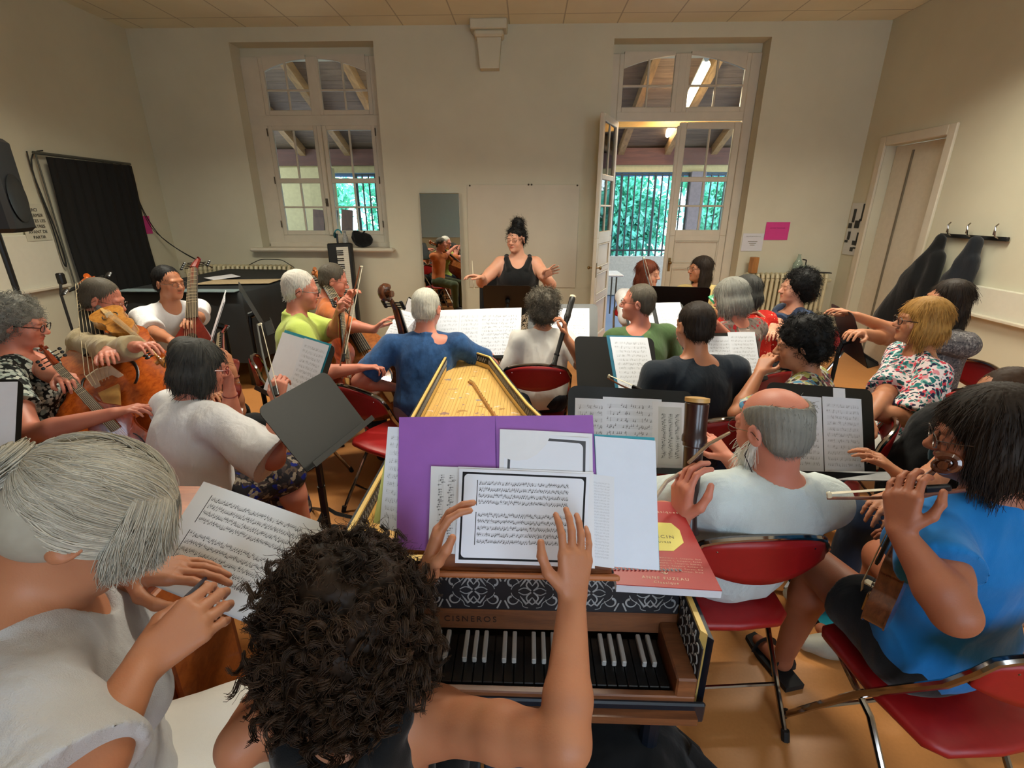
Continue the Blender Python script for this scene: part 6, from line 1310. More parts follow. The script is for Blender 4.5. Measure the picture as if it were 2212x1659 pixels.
# ------------------------------------------------------------ things along the walls
# grand piano under a dark cloth
r = empty('piano', (-3.1, 5.2, 0), 'grand piano under a dark teal-black cloth in the far left corner', 'piano')
pp = [(-3.95, 4.55), (-2.72, 4.55), (-2.62, 5.3), (-2.75, 5.95), (-3.15, 6.35), (-3.95, 6.40)]
CL = plain('piano_cloth', (.055, .075, .085), .75, var=.35, scale=5); n_ = 90; ring = []
L_ = [(np.array(pp[i]), np.array(pp[(i + 1) % 6])) for i in range(6)]; tot = sum(np.linalg.norm(b - a) for a, b in L_)
for i in range(n_):
    s_ = tot * i / n_
    for a, b in L_:
        l = np.linalg.norm(b - a)
        if s_ <= l: ring.append(a + (b - a) * s_ / l); break
        s_ -= l
ring = np.array(ring); ce = ring.mean(0); v = []
for k, (sc, z, am) in enumerate(((.02, 1.0, 0), (.6, 1.0, 0), (.98, 1.0, 0), (1.0, .985, .0), (1.01, .85, .012), (1.02, .6, .022), (1.03, .30, .03))):
    for i, q in enumerate(ring): s_ = sc + am * sin(i * 1.3 + k) * .8; v.append((ce[0] + (q[0] - ce[0]) * s_, ce[1] + (q[1] - ce[1]) * s_, z + (.01 * sin(i * .9) if k == 6 else 0)))
mk('cloth', v, [(k * n_ + i, k * n_ + (i + 1) % n_, (k + 1) * n_ + (i + 1) % n_, (k + 1) * n_ + i) for k in range(6) for i in range(n_)] + [tuple(range(n_))[::-1]], CL, r, 50)
for x, y in ((-3.8, 4.75), (-2.85, 4.75), (-3.4, 6.2)): M().tube([(x, y, 0), (x, y, .62)], .05, 8).obj('leg', EBON, r)
M().box((-3.35, 5.3, .78), (1.0, 1.3, .3), None, .02).obj('case', EBON, r)
M().prism([(-3.9, 4.50), (-2.75, 4.50), (-2.75, 4.66), (-3.9, 4.66)], (0, 0, 1.005), np.eye(3), .006).obj('grey_strip', plain('strip_grey', (.40, .46, .47), .7), r)
sheet('sheet_music', [at(440, 600, Z=1.02), at(462, 605, Z=1.02), at(520, 597, Z=1.02), at(500, 592, Z=1.02)], PAPER, label='white sheet lying on the covered piano')
o = M().prism([(0, 0), (.75, -.05), (.8, .28), (.1, .33)], (-3.42, 4.9, 1.015), yawm(12), .004).obj('cardboard', plain('cardboard', (.66, .58, .45), .8)); tag(o, 'flat beige cardboard lying on the covered piano', 'cardboard')
# upright stage piano leaning on the sill
r = empty('keyboard', (-2.38, 6.3, 0), 'black stage keyboard stood on end, leaning against the window sill', 'keyboard'); Rk2 = rotm((1, 0, 0), -6) @ rotm((0, 1, 0), -2); O2 = A3(-2.36, 6.22, 0)
y_ = lambda a, b, c: O2 + Rk2 @ A3(a, b, c)
M().box(y_(0, .03, .67), (.31, .09, 1.34), Rk2, .015).obj('casing', plain('kb_case', (.06, .065, .07), .5, var=.1), r)
wk = (1.24) / 52
for i in range(52): M().box(y_(.045, -.022, .05 + wk * (i + .5)), (.150, .016, wk - .0012), Rk2).obj('white_key', IVO if False else plain('key_white', (.84, .82, .76), .3, var=.02), r)
for i in range(51):
    if i % 7 in (1, 4): continue
    M().box(y_(.012, -.034, .05 + wk * (i + 1)), (.088, .014, .012), Rk2, .002).obj('black_key', EBON, r)
# sill things
r = empty('water_bottle', (-2.50, 6.72, 1.25), 'clear bottle standing on the window sill beside the headphones', 'bottle'); M().lathe([(.035, 0), (.037, .02), (.036, .12), (.018, .17), (.014, .19)], (-2.44, 6.70, 1.25), None, 14).obj('bottle_body', plain('bottle_pale', (.62, .62, .60), .15, var=.3, scale=60), r); M().lathe([(.016, .19), (.016, .21)], (-2.44, 6.70, 1.25), None, 10).obj('cap', plain('cap_grey', (.5, .5, .5), .4), r)
r = empty('headphones', (-2.54, 6.68, 1.25), 'teal headphones on a post by the bottle on the sill', 'headphones'); M().tube([(-2.53 + .045 * cos(t), 6.70, 1.43 + .05 * sin(t)) for t in np.linspace(0, pi, 12)], .008, 6).obj('headband', TEAL, r); M().sph((-2.575, 6.70, 1.41), (.02, .035, .04), 10).obj('ear_cushion', plain('cush_teal', (.05, .25, .27), .6), r); M().tube([(-2.55, 6.70, 1.25), (-2.55, 6.70, 1.43)], .014, 8).obj('post', EBON, r)
G = Fld(.01); G.ell((-2.22, 6.72, 1.35), (.13, .09, .10), None, .04).ell((-2.28, 6.70, 1.40), (.07, .07, .07), None, .04).ell((-2.13, 6.70, 1.36), (.05, .06, .06), None, .03).cone((-2.20, 6.68, 1.42), (-2.16, 6.66, 1.46), .018, .01, .02); V, Q = G.mesh(); o = mk('handbag', V + vnormals(V, Q) * (wob(V, 24, 2) * .012)[:, None], Q, C_BLACK); tag(o, 'crumpled black bag on the window sill above the keyboard', 'bag')
# mirror
MIR = N('mirror_glass'); MIR.base((.82, .86, .86, 1)); MIR.set(.01, 1.0)
r = empty('mirror', (-1.14, 6.60, .42), 'tall narrow mirror hanging on the far wall', 'mirror'); Rm = rotm((0, 0, 1), 1.6) @ rotm((1, 0, 0), -1.3); M().box((-1.14, 6.615, 1.18), (.50, .012, 1.50), Rm, .002).obj('mirror_pane', MIR.m, r); M().box((-1.14, 6.622, 1.18), (.515, .010, 1.515), Rm, .002).obj('backing', plain('mirror_edge', (.75, .73, .68), .5), r)
# bare board panel on the far wall
r = empty('panel', (-.07, 6.69, .5), 'pale bare wall panel behind the standing person', 'panel'); M().box((-.07, 6.692, 1.38), (1.44, .012, 1.30), None, .002).obj('board', plain('panel_cream', (.79, .755, .67), .55, var=.03, scale=3), r)
for x, z in ((-.75, 2.02), (.0, 2.03), (.04, 2.03), (.62, 2.02)): M().sph((x, 6.68, z), .012, 6).obj('clip', IRON, r)
def note(name, c, w, h, mat, label, wall='far', cat='paper', rot=0.):
    if wall == 'far': u, n_2 = A3(1, 0, 0), A3(0, -1, 0)
    elif wall == 'left': u, n_2 = A3(0, 1, 0), A3(1, 0, 0)
    else: u, n_2 = A3(0, -1, 0), A3(-1, 0, 0)
    v_ = A3(0, 0, 1); Rr = rotm(n_2, rot); u = Rr @ u; v_ = Rr @ v_; c = np.asarray(c, float)
    return sheet(name, [c - u * w / 2 - v_ * h / 2, c + u * w / 2 - v_ * h / 2, c + u * w / 2 + v_ * h / 2, c - u * w / 2 + v_ * h / 2], mat, label=label, cat=cat, n=4), u, v_, n_2
PINK = plain('paper_pink', (.80, .22, .52), .7, var=.03); 
o, u, v_, n_2 = note('notice', (-4.79, 6.20, 1.55), .30, .21, PINK, 'pink sheet on the wall beside the black curtain', 'left')
o, u, v_, n_2 = note('notice', (3.22, 6.69, 1.47), .30, .22, PINK, 'pink sheet with a line of text above the radiator', 'far'); text('NE PAS TOUCHER', .018, (3.22, 6.687, 1.50), np.array([[1, 0, 0], [0, 0, -1], [0, 1, 0]]).astype(float), plain('ink_purple', (.45, .1, .3), .7), o)
o, u, v_, n_2 = note('notice', (2.93, 6.69, 1.33), .27, .22, plain('notice_white', (.80, .80, .82), .6, var=.01), 'white notice overlapping the lower left of the pink sheet', 'far'); text('chorale et orchestre', .016, (2.93, 6.687, 1.40), np.array([[1, 0, 0], [0, 0, -1], [0, 1, 0]]).astype(float), INKD, o)
m = M(); 
for k in range(3): m.box((2.93, 6.687, 1.34 - k * .022), (.12 - .03 * k, .001, .006))
m.obj('printed_line', INKD, o)
o, u, v_, n_2 = note('notice', (-4.762, 4.80, 1.62), .26, .34, plain('notice_cream', (.76, .74, .66), .6, var=.02), 'cream notice with bold capitals beside the loudspeaker', 'left')
for i, t_ in enumerate(('MERCI', 'DE FERMER', 'TOUTES LES', 'FENETRES', 'AVANT DE', 'PARTIR')): text(t_, .040, (-4.758, 4.80, 1.72 - .05 * i), np.array([[0, 0, 1], [1, 0, 0], [0, 1, 0]]).astype(float), plain('ink_black', (.10, .10, .10), .7), o)
bpy.data.objects.remove(bpy.data.objects.new('tmp', None))
# poster with black bars
o, u, v_, n_2 = note('poster', (4.09, 6.52, 1.50), .30, .62, plain('poster_white', (.78, .78, .76), .6, var=.02), 'white poster with black block shapes between radiator and door', 'right')
m = M()
for a, z, w, h in ((-.06, .16, .05, .16), (-.10, .04, .07, .06), (.10, .20, .05, .20), (.03, .06, .09, .09), (.07, .11, .03, .03), (-.08, -.08, .05, .10), (-.11, -.15, .06, .03), (.10, -.08, .05, .09), (.05, -.16, .07, .05), (.09, -.15, .03, .08), (.03, -.24, .06, .05), (.08, -.22, .05, .02)): m.box((4.086, 6.52 - a, 1.50 + z), (.002, w, h))
m.obj('block_print', EBON, o)
# radiators
RADM = plain('radiator_cream', (.78, .74, .60), .45, var=.06, bump=.05)
def radiator(x0, x1, z1, label, y=6.56, n=None, wall='far'):
    r = empty('radiator', ((x0 + x1) / 2, y, .1), label, 'radiator'); n = n or int((x1 - x0) / .062)
    for i in range(n):
        x = x0 + (x1 - x0) * (i + .5) / n; m = M()
        for yy in (-.05, .05): m.tube([(x, y + yy, .16), (x, y + yy, z1 - .06)], .021, 8)
        m.tube([(x, y - .05, z1 - .06), (x, y - .04, z1 - .02), (x, y, z1 - .01), (x, y + .04, z1 - .02), (x, y + .05, z1 - .06)], .024, 8); m.tube([(x, y - .05, .16), (x, y, .13), (x, y + .05, .16)], .024, 8); m.obj('radiator_section', RADM, r)
    M().tube([(x0 - .03, y, z1 - .09), (x1 + .06, y, z1 - .09)], .022, 8).obj('pipe', RADM, r); M().tube([(x0, y, .17), (x1, y, .17)], .022, 8).obj('pipe', RADM, r)
    for x in (x0 + .05, x1 - .05): M().box((x, y, .06), (.05, .12, .12), None, .01).obj('foot', RADM, r)
    return r
radiator(2.84, 3.90, .95, 'cream cast-iron radiator to the right of the doors'); radiator(-4.60, -3.15, 1.03, 'cream cast-iron radiator behind the covered piano')
o = M().box((2.93, 6.55, 1.055), (.085, .085, .20), rotm((0, 0, 1), 12), .006).obj('wooden_block', wood('block_wood', (.55, .36, .18), (.72, .50, .28), 4, .5)); tag(o, 'small upright wooden box on the left end of the radiator', 'box')
BOT = N('bottle_glass'); BOT.base(lin((.55, .66, .60))); BOT.set(.08); BOT.b.inputs['Alpha'].default_value = .45
r = empty('glass_jug', (3.52, 6.56, .95), 'clear glass bottle with dark pump on the radiator', 'bottle'); M().lathe([(.06, 0), (.062, .02), (.058, .12), (.03, .17), (.018, .22), (.02, .24)], (3.50, 6.56, .952), None, 16).obj('glass_body', BOT.m, r); M().tube([(3.58, 6.53, .952), (3.58, 6.53, 1.12)], .008, 6).tube([(3.58, 6.53, 1.12), (3.53, 6.53, 1.13)], .008, 6).obj('pump', EBON, r); M().lathe([(.03, 0), (.03, .09), (.012, .11)], (3.58, 6.53, .952), None, 12).obj('soap_bottle', BOT.m, r)
o = M().box((3.78, 6.56, .965), (.32, .06, .012), rotm((0, 1, 0), 3), .003).obj('ruler', plain('dark_strip', (.14, .12, .10), .6)); tag(o, 'dark flat strip lying on the right end of the radiator', 'strip')
# black curtain, cables, loudspeaker on the left wall
v = []; nyc, nzc = 50, 12
for j in range(nzc + 1):
    for i in range(nyc + 1):
        y = 5.05 + 1.10 * i / nyc; z = .52 + 1.70 * j / nzc; v.append((-4.70 + .012 * sin(i * 1.1) + .006 * sin(i * 2.3 + 1) + .01 * sin(j * .7), y - .03 * (1 - j / nzc) * (i == 0), z))
nv = len(v); v += [(x - .01, y, z) for x, y, z in v]; f = [(j * (nyc + 1) + i, j * (nyc + 1) + i + 1, (j + 1) * (nyc + 1) + i + 1, (j + 1) * (nyc + 1) + i) for j in range(nzc) for i in range(nyc)]; f += [tuple(nv + q for q in x)[::-1] for x in f]
r = empty('curtain', (-4.72, 5.6, .5), 'black cloth hung over a frame on the left wall', 'curtain'); mk('curtain_cloth', v, f, plain('curtain_black', (.05, .048, .045), .9, var=.1), r, True)
M().tube([(-4.74, 4.98, 2.25), (-4.74, 6.18, 2.24)], .015, 8).tube([(-4.74, 5.0, 2.24), (-4.74, 5.0, .55)], .008, 6).obj('curtain_rail', plain('rail_grey', (.30, .30, .27), .5), r)
def cable(label, pts, rad_=.006, mat=None, n=24):
    pts = np.asarray(pts, float); t = np.linspace(0, len(pts) - 1, n); P = np.stack([np.interp(t, range(len(pts)), pts[:, k]) for k in range(3)], 1)
    for _ in range(3): P[1:-1] = (P[:-2] + 2 * P[1:-1] + P[2:]) / 4
    o = M().tube(P, rad_, 6).obj('cable', mat or plain('cable_black', (.07, .07, .065), .6)); return tag(o, label, 'cable', 'cables along the walls')
cable('dark cable loop hanging left of the black curtain', [(-4.77, 5.12, 2.28), (-4.77, 4.96, 2.27), (-4.76, 4.92, 2.0), (-4.76, 4.98, 1.6), (-4.76, 4.95, 1.25), (-4.76, 4.98, 1.13), (-4.76, 5.01, 1.25), (-4.76, 4.99, 1.6), (-4.77, 4.93, 2.1), (-4.77, 4.95, 2.26)])
cable('dark cable sagging from the black curtain down past the pink sheet to the piano', [(-4.77, 6.14, 2.2), (-4.76, 6.18, 1.95), (-4.76, 6.24, 1.7), (-4.72, 6.35, 1.4), (-4.5, 6.5, 1.15), (-4.2, 6.5, 1.0)])
cable('second thin cable beside the one past the pink sheet', [(-4.77, 6.14, 2.0), (-4.76, 6.20, 1.8), (-4.75, 6.28, 1.5), (-4.6, 6.45, 1.25), (-4.3, 6.5, 1.05)], .004)
cable('thin cable arching above the radiator behind the piano', [(-3.7, 6.5, 1.04), (-3.5, 6.45, 1.12), (-3.2, 6.4, 1.12), (-3.05, 6.4, 1.02)], .005)
r = empty('loudspeaker', (-4.1, 3.55, 1.5), 'large black loudspeaker at the left picture edge', 'loudspeaker'); q = at(-42, 400, d=3.55); Rs = yawm(-62)
M().box(q, (.42, .36, .66), Rs, .03).obj('cabinet', plain('speaker_black', (.07, .07, .08), .5, var=.1), r); M().lathe([(.165, 0), (.17, .008), (.15, .012), (.05, -.03 + .04)], q + Rs @ A3(0, .18, -.09), Rs @ np.array([[1, 0, 0], [0, 0, 1], [0, -1, 0]]).astype(float), 28).obj('woofer', plain('woofer', (.045, .045, .05), .4), r)
M().tube([A3(q[0], q[1], q[2] - .33), A3(q[0], q[1], .9), A3(q[0], q[1], 0.02)], [.022, .020, .018], 10).tube([A3(q[0], q[1], .7), A3(q[0] + .3, q[1] - .3, .02)], .012, 6).tube([A3(q[0], q[1], .7), A3(q[0] + .2, q[1] + .4, .02)], .012, 6).tube([A3(q[0], q[1], .7), A3(q[0] - .3, q[1], .02)], .012, 6).obj('tripod', EBON, r)
r = empty('microphone_stand', (-4.1, 4.2, 0), 'thin dark stand with clamp behind the person in beige', 'stand'); q = at(133, 640, d=3.9); M().tube([A3(q[0], q[1], 0), A3(q[0], q[1], 1.1), at(131, 602, d=3.9)], .010, 6).obj('pole', EBON, r); M().box(at(132, 602, d=3.9), (.05, .05, .09), None, .01).obj('clamp', EBON, r)
# coats on hooks
r = empty('coat_rack', (4.06, 4.9, 1.45), 'dark hook rail with two wire hooks on the right wall', 'coat rack'); M().box((4.07, 4.78, 1.50), (.03, .72, .035), None, .005).obj('rail', EBON, r)
for y in (5.0, 4.78, 4.5): M().tube([(4.06, y, 1.50), (4.02, y, 1.52), (4.0, y, 1.60), (4.02, y, 1.62), (4.03, y + .03, 1.60), (4.03, y + .03, 1.53)], .006, 6).obj('hook', CHROME, r)
for k, (ya, lab, cf, mt_, zb, w) in enumerate(((5.02, 'black coat hanging nearest the door, spreading towards the floor', .30, C_BLACK, .62, .16), (4.62, 'dark navy coat hanging right of the black coat', .16, cloth('coat_navy', (.06, .075, .10)), .72, .12), (4.72, 'khaki bag or jacket hanging under the navy coat', .05, cloth('khaki', (.36, .35, .26)), .60, .13))):
    G = Fld(.012); zt = (1.50, 1.50, 1.05)[k]
    G.cone((3.98, ya, zt - .04), (3.95, ya + cf * .35, (zt + zb) / 2), .05, w * .75, .06).cone((3.95, ya + cf * .35, (zt + zb) / 2), (3.93, ya + cf, zb), w * .75, w, .06).cone((3.96, ya - .05, zt - .2), (3.94, ya - .06, zb + .2), w * .4, w * .5, .05); V, Q = G.mesh(); V = folds(V, vnormals(V, Q), .014, 7, k, .3); V[:, 0] = np.minimum(V[:, 0], 4.095); o = mk('coat' if k < 2 else 'jacket', V, Q, mt_); tag(o, lab, 'coat', None)
# ------------------------------------------------------------ near things
# organ cabinet, box and bags on the floor
ORG = wood('organ_wood', (.36, .14, .06), (.54, .25, .11), 3, .35, (6, 6, 1), .5)
r = empty('organ', (-1.46, .93, 0), 'reddish brown wooden organ cabinet under the handwritten score', 'organ'); M().box((-1.46, .93, .45), (.98, .62, .90), None, .008).obj('cabinet_body', ORG, r); M().box((-1.46, .93, .925), (1.06, .70, .035), None, .008).obj('top_board', wood('organ_top', (.55, .27, .11), (.72, .40, .18), 3, .3, (1, 8, 8), .5), r); M().box((-.975, .93, .06), (.03, .58, .12), None, .01).obj('plinth', ORG, r)
for xx in (.79, 1.08): M().box((-.965, xx, .5), (.02, .25, .62), None, .006).obj('panel_moulding', wood('organ_top', '', ''), r)
r = empty('wooden_box', (-.72, .95, 0), 'pale wooden box with papers on the floor beside the organ', 'box'); M().box((-.70, .98, .09), (.16, .62, .18), rotm((0, 0, 1), 8), .004).obj('box_body', wood('pale_pine', (.62, .50, .30), (.78, .66, .44), 3, .6), r); M().box((-.70, .98, .188), (.12, .56, .012), rotm((0, 0, 1), 6)).obj('papers', plain('old_paper', (.62, .60, .50), .8), r)
o = M().tube([(-.66 + .06 * cos(t), 1.10 + .10 * sin(t), .215 + .002 * t) for t in np.linspace(0, 5, 16)], .022, 8, flat=.5).obj('belt', plain('belt_grey', (.42, .40, .34), .7)); tag(o, 'rolled grey belt on the pale wooden box', 'belt')
def blob(name, cs, mt_, label, cat, h=.012, amp=.012, seed=0, k=.06):
    G = Fld(h)
    for c, r3 in cs: G.ell(c, r3, None, k, clip=[((0, 0, .006), (0, 0, -1))])
    V, Q = G.mesh(); o = mk(name, V + vnormals(V, Q) * (wob(V, 16, seed) * amp)[:, None] * (V[:, 2:3] > .02), Q, mt_); return tag(o, label, cat)
q = at(1350, 1640, Z=.25); bp_ = blob('backpack', [((q[0], q[1], .18), (.22, .20, .18)), ((q[0] + .12, q[1] - .05, .12), (.16, .16, .13)), ((q[0] - .15, q[1] + .02, .16), (.16, .18, .15))], C_BLACK, 'black backpack on the floor below the harpsichord keyboard', 'bag', seed=3)
for a in (0, 1): M().tube([A3(q[0] + .10 + .08 * a, q[1] + .10 - .1 * a, .30), A3(q[0] + .22 + .05 * a, q[1] + .03 - .08 * a, .24), A3(q[0] + .30, q[1] - .08 * a, .10), A3(q[0] + .34, q[1] - .06, .02)], [.022] * 4, 6, flat=.25).obj('strap', C_BLACK, bp_)
q = at(1108, 1563, Z=.30); blob('scarf', [((q[0], q[1], .22), (.08, .07, .06)), ((q[0] + .05, q[1], .20), (.06, .05, .05)), ((q[0], q[1], .10), (.09, .09, .10))], cloth('scarf_blue', (.16, .30, .42), blotch=(.10, .18, .28)), 'bundled blue cloth under the harpsichord front', 'cloth', .007, .008, 5)
q = at(2052, 905, d=2.05); hb = blob('backpack', [((q[0], q[1], .62), (.20, .15, .26)), ((q[0] + .03, q[1] + .02, .86), (.16, .10, .12)), ((q[0] - .02, q[1] - .02, .38), (.19, .15, .22))], C_BLACK, 'large black backpack with a red patch behind the white leaf-print blouse', 'bag', .012, .010, 8); M().sph(at(2075, 855, d=1.93), (.06, .012, .02), 12).obj('red_patch', plain('patch_red', (.75, .12, .10), .6), hb)
# papers on the floor
P4 = [at(1700, 1290, Z=.008), at(1790, 1365, Z=.008), at(1830, 1300, Z=.008), at(1730, 1240, Z=.008)]; o = sheet('folder', P4, TEAL, t=.004, label='teal folder lying on the floor beside the bare knee', cat='folder')
P4 = [at(1692, 1270, Z=.018), at(1745, 1325, Z=.018), at(1775, 1270, Z=.018), at(1735, 1208, Z=.018)]; o = sheet('sheet_music', P4, MATS['music_part'], t=.003, label='white printed sheets lying on the teal folder on the floor')
# sandal and sneakers
q = PP['sky']['kn'][0] + PP['sky']['fw'] * .07; r = empty('sandal', (q[0], q[1], 0), 'black open sandal on the bare foot beside the teal folder', 'sandal'); Rz = yawm(14)
M().prism([(-.04, -.13), (.04, -.13), (.045, .05), (.02, .13), (-.03, .12), (-.045, .03)], (q[0], q[1], .002), Rz, .022).obj('sole', RUB, r); M().tube([A3(q[0], q[1], 0) + Rz @ A3(.045 * cos(t), .05, .02 + .05 * sin(t)) for t in np.linspace(0, pi, 9)], .018, 6, flat=.3).tube([A3(q[0], q[1], 0) + Rz @ A3(.045 * cos(t), -.06, .02 + .065 * sin(t)) for t in np.linspace(0, pi, 9)], .015, 6, flat=.3).obj('strap', RUB, r)
for px, py, a in ((1860, 1205, 60), (1890, 1255, 75)):
    q = at(px, py, Z=.05); Rz = yawm(a); r = empty('sneaker', tuple(q), 'olive canvas sneaker with pale toe, ' + ('the farther of the pair by the bare knee' if a == 60 else 'the nearer of the pair by the bare knee'), 'shoe'); o_ = A3(q[0], q[1], 0)
    G = Fld(.006); G.ell(o_ + Rz @ A3(0, .08, .035), (.045, .07, .035), Rz, .02).ell(o_ + Rz @ A3(0, -.05, .05), (.038, .09, .05), Rz, .02); V, Q = G.mesh(); V[:, 2] = np.maximum(V[:, 2], .012); mk('upper', V, Q, cloth('canvas_olive', (.26, .27, .20)), r)
    M().prism([(-.042, -.13), (.042, -.13), (.05, .08), (.03, .15), (-.03, .15), (-.05, .08)], (q[0], q[1], .002), Rz, .022).obj('sole', plain('sole_white', (.75, .73, .66), .6), r)
    M().tube([o_ + Rz @ A3(.02 * (-1) ** i, -.0 + .014 * i, .082 - .004 * i) for i in range(6)], .004, 5).obj('lace', plain('sole_white', ''), r)
# room behind the camera, seen in the mirror
o = M().box((-2.5, -2.97, 1.95), (2.2, .02, 1.3), None, .004).obj('whiteboard', plain('board_gloss', (.70, .80, .88), .12, var=.02)); tag(o, 'glossy bluish whiteboard on the rear wall, seen only in the mirror', 'whiteboard')  # bluish window reflections are put into the board's base colour
# neck cord and bracelet details
p = PP['bald']; c, H = p['c'], p['H']; nb = p['nb']; t = np.linspace(-2.6, 2.6, 24)
pts = [c + H @ A3(-.078, .0, .0), c + H @ A3(-.082, .03, -.07), c + H @ A3(-.075, .01, -.125)] + [nb + A3(0, 0, .03) + p['T'] @ A3(.066 * sin(a), -.068 * cos(a), -.002) for a in np.linspace(-1.7, 1.7, 14)]
M().tube(pts, .0018, 5).obj('glasses_cord', plain('cord_brown', (.16, .09, .07), .7), p['root'])
for k, w_ in (('hidden', 1), ('white', 0)):
    p = PP[k]; q = p['tgt'][w_] * .85 + p['el'][w_] * .15; ax = frame(p['tgt'][w_] - p['el'][w_]); M().tube([q + ax @ A3(.031 * cos(a), .031 * sin(a), 0) for a in np.linspace(0, 2 * pi, 16)[:-1]], .003, 5, closed=True).obj('bracelet', plain('bracelet_red', (.45, .14, .10), .5), p['root'])
# ------------------------------------------------------------ the two foreground heads of hair
# long white hair drawn back to a bun
p = PP['old']; c, H = p['c'], p['H']; hm = HAIR['silver2'] = hairm('hair_silver_long', (.62, .585, .51), (.84, .81, .75), .4)
R0 = A3(.089, .106, .096); cc = c + H @ A3(0, -.014, .034)
G = Fld(.004); G.ell(cc, R0 * .985, H, .01); G.ell(c + H @ A3(0, -.05, -.02), A3(.080, .062, .065), H, .03); G.ell(c + H @ A3(0, .10, -.05), A3(.050, .058, .085), H, .01, sub=True); G.ell(c + H @ A3(0, .01, -.15), (.1, .1, .06), H, .01, sub=True)
V, Q = G.mesh(); ho = mk('hair', V, Q, hm, p['root'], tint=np.full((len(V), 3), .72))
bun = unit(A3(-.05, -1, -.12)); rs = np.random.RandomState(3); n = 11000; seg = 16
ph0 = rs.uniform(-2.05, 2.05, n); th0 = rad(34) + rad(22) * rs.rand(n) ** 1.5 + rad(10) * np.abs(ph0); late = rs.rand(n) < .35; th0 = np.where(late, th0 + rad(70) * rs.rand(n), th0)
lift = 1.0 + .05 * rs.rand(n); lay_ = rs.rand(n); ws_ = rs.normal(size=(n, 2)); P = np.zeros((n, seg + 1, 3))
for i in range(seg + 1):
    t = i / seg; th = th0 + (rad(172) - th0) * t; ph = ph0 * (1 - .10 * t) + np.sign(ph0) * .30 * sin(pi * t) * np.exp(-np.abs(ph0)) + .03 * np.sin(t * 7 + ws_[:, 0] * 2)
    q = np.stack([np.sin(ph) * np.sin(th), np.cos(th), np.cos(ph) * np.sin(th)], 1)
    sag = np.array([0, 0, -1.0])[None] * (.10 * sin(pi * t) * np.abs(np.sin(ph0)))[:, None]; q = q + sag; q /= np.linalg.norm(q, axis=1, keepdims=True)
    P[:, i] = cc + (q * R0[None] * lift[:, None] * (1 + .012 * sin(6 * t) * ws_[:, 1:2])) @ H.T
clump = .74 + .36 * (np.sin(ph0 * 38) * .5 + .5) * (.5 + .5 * rs.rand(n)) + (rs.rand(n) - .5) * .25
def tubes(name, P, r, mat, parent, tint, seed=0):
    n, m, _ = P.shape; seg = m - 1; T = np.zeros_like(P); T[:, 1:-1] = P[:, 2:] - P[:, :-2]; T[:, 0] = P[:, 1] - P[:, 0]; T[:, -1] = P[:, -1] - P[:, -2]; T /= np.linalg.norm(T, axis=2, keepdims=True) + 1e-9
    u = np.cross(T, A3(.31, .52, .79)); u /= np.linalg.norm(u, axis=2, keepdims=True) + 1e-9; w = np.cross(T, u); rr = (r * (1 - .6 * (np.arange(m) / seg) ** 3))[None, :, None]
    V = np.stack([P + (u * cos(a) + w * sin(a)) * rr for a in (0, 2.094, 4.189)], 2).reshape(-1, 3); b = (np.arange(n) * m * 3)[:, None, None]; i_ = (np.arange(seg) * 3)[None, :, None]; k = np.arange(3)[None, None, :]
    q = np.stack([b + i_ + k, b + i_ + (k + 1) % 3, b + i_ + 3 + (k + 1) % 3, b + i_ + 3 + k], -1).reshape(-1, 4)
    o = mk(name, V, q, mat, None, True, tint=np.repeat(tint, m * 3)[:, None] * np.ones(3)); o.parent = parent; o.location = Vector(o.location) - wloc(parent); return o
tubes('hair_strands', P, .0010, hm, ho, clump)
# loose strands that fall beside the face
n2 = 5200; sd = np.where(rs.rand(n2) < .6, 1, -1); u0 = rs.rand(n2); e1 = rs.rand(n2); b2 = np.zeros((n2, 13, 3)); jt = rs.normal(size=(n2, 3)) * .004
for i in range(13):
    t = i / 12; ph = sd * (.25 + .55 * u0 + (1.25 + .75 * e1) * t); th = rad(36) + rad(40) * u0 - rad(20) * t + rad(5) * np.sin(t * 5 + u0 * 20) * t
    q = np.stack([np.sin(ph) * np.sin(th), np.cos(th), np.cos(ph) * np.sin(th)], 1); b2[:, i] = cc + (q * R0 * (1.04 + .06 * t + .03 * e1 * t)[:, None]) @ H.T + jt * t * 2 - A3(0, 0, .020) * t ** 2
tubes('side_strands', b2, .0008, hm, ho, (.74 + .3 * (np.sin(u0 * 60) * .5 + .5) + .2 * (rs.rand(n2) - .5)))
n3 = 260; fr = rs.normal(size=(n3, 3)); fr[:, 2] = np.abs(fr[:, 2]); fr /= np.linalg.norm(fr, axis=1, keepdims=True); b3 = np.zeros((n3, 9, 3)); dd = fr + np.array([0, -.9, -.2]) + rs.normal(size=(n3, 3)) * .4
for i in range(9): t = i / 8; q = fr + dd * t * .5; b3[:, i] = cc + (q * (R0 * (1.03 + .06 * sin(2 * t)))[None] / np.linalg.norm(q, axis=1, keepdims=True)) @ H.T
tubes('stray_hair', b3, .0005, hm, ho, np.full(n3, 1.0))
bc = c + H @ A3(-.012, -.130, .02); m = []
Rb_ = H @ rotm((1, 0, 0), 80)
for k in range(420):
    a0 = rs.rand() * 6.28; rr = .010 + .028 * rs.rand(); h_ = (rs.rand() - .5) * .030; m.append([bc + Rb_ @ A3((rr + .004 * sin(3 * t_ + k)) * cos(a0 + t_ * 4.4), (rr + .004 * sin(3 * t_ + k)) * sin(a0 + t_ * 4.4), h_ + .018 * (1 - rr / .038)) for t_ in np.linspace(0, 1, 12)])
bo = mk('bun', *(lambda g: g.mesh())(Fld(.004).ell(bc, (.034, .034, .022), Rb_, .01)), hm, ho, tint=None); bo.data.color_attributes.new('tint', 'FLOAT_COLOR', 'POINT').data.foreach_set('color', np.full(len(bo.data.vertices) * 4, .6, np.float32))
tubes('bun_strands', np.array(m), .0014, hm, ho, .7 + .4 * rs.rand(420))
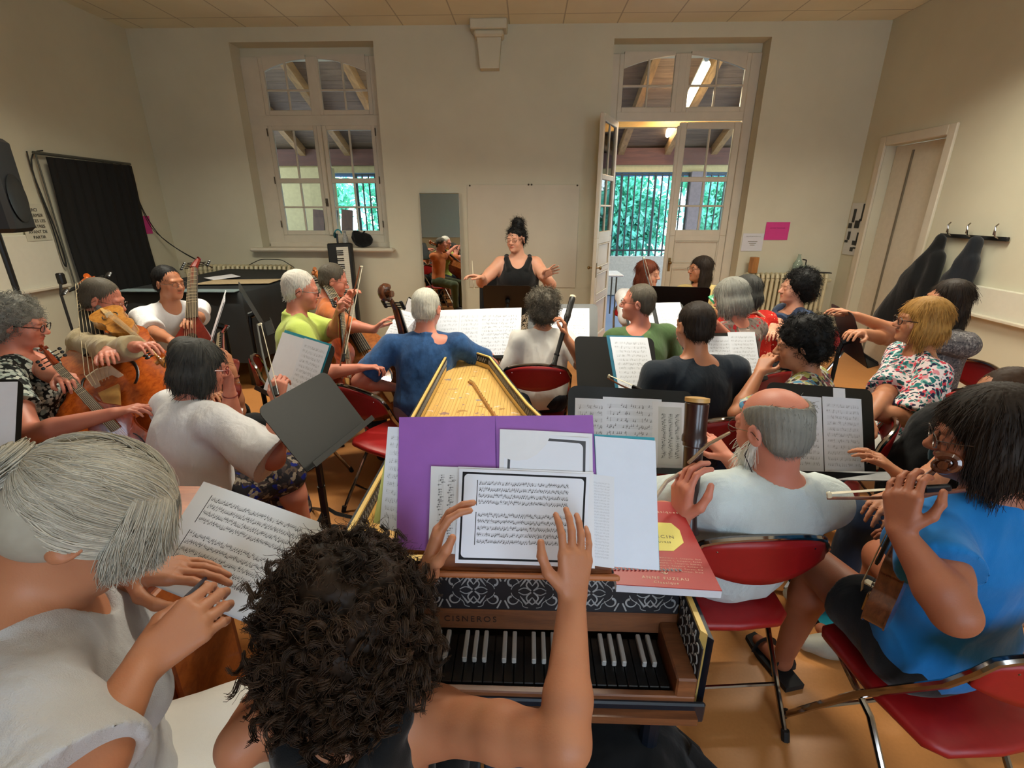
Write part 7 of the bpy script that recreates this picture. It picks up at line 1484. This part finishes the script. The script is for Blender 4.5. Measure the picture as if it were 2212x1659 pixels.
# big dark curls
p = PP['curl']; c, H = p['c'], p['H']; hm2 = hairm('hair_curls', (.105, .072, .052), (.30, .215, .15), .38)
G = Fld(.005); E_ = [((0, -.030, .040), (.120, .120, .100)), ((0, -.055, -.045), (.128, .095, .110)), ((.06, -.02, -.08), (.07, .075, .08)), ((-.06, -.02, -.08), (.07, .075, .08)), ((0, -.06, -.115), (.095, .06, .06))]
for q, r3 in E_: G.ell(c + H @ A3(*q), A3(*r3), H, .04)
G.ell(c + H @ A3(0, .125, -.06), A3(.06, .07, .09), H, .02, sub=True); V, Q = G.mesh(); Nn = vnormals(V, Q); ww = wob(V, 34, 5); ho = mk('hair', V + Nn * (ww * .012)[:, None], Q, hm2, p['root'], tint=np.clip(.45 + .3 * ww, .2, 1)[:, None] * np.ones(3))
nc, ns, seg = 620, 16, 18; ci = rs.randint(0, len(V), nc); Rn = Nn[ci]; ld = rs.normal(size=(nc, 3)); ld = ld - Rn * (ld * Rn).sum(1)[:, None]; d = Rn * (.35 + .5 * rs.rand(nc))[:, None] + ld * .45 + A3(0, 0, -.55); d /= np.linalg.norm(d, axis=1, keepdims=True)
a1 = np.cross(d, rs.normal(size=(nc, 3))); a1 /= np.linalg.norm(a1, axis=1, keepdims=True); a2 = np.cross(d, a1); ln = .045 + .035 * rs.rand(nc); cr_ = .007 + .007 * rs.rand(nc); tr_ = 1.5 + 1.3 * rs.rand(nc); ph = rs.rand(nc) * 6.28
rep = lambda x: np.repeat(x, ns, axis=0); off = rs.normal(size=(nc * ns, 3)) * .0030; P = np.zeros((nc * ns, seg + 1, 3)); fz = rs.normal(size=(nc * ns, 3)) * .0022
for i in range(seg + 1):
    t = i / seg; ang = ph + t * 2 * pi * tr_; core = V[ci] - Rn * .010 + d * (ln * t)[:, None] + (a1 * np.cos(ang)[:, None] + a2 * np.sin(ang)[:, None]) * (cr_ * min(1, t * 2.2 + .25))[:, None] - A3(0, 0, .012) * t * t
    P[:, i] = rep(core) + off * (1 - .35 * abs(2 * t - 1)) + fz * t ** 3
tubes('hair_strands', P, .00105, hm2, ho, rep(.45 + .8 * rs.rand(nc)) * (.8 + .4 * rs.rand(nc * ns)))
n5 = 1400; ix = rs.randint(0, len(V), n5); strands('flyaway', None, hm2, V[ix], Nn[ix] + rs.normal(size=(n5, 3)) * .7, .05, 8, .0006, .006, 1.2, .1, .15, 9); fo_ = bpy.context.scene.collection.objects[-1]
fo_ = [o for o in bpy.data.objects if o.name == 'flyaway'][0]; fo_.parent = ho; fo_.location = Vector(fo_.location) - wloc(ho)
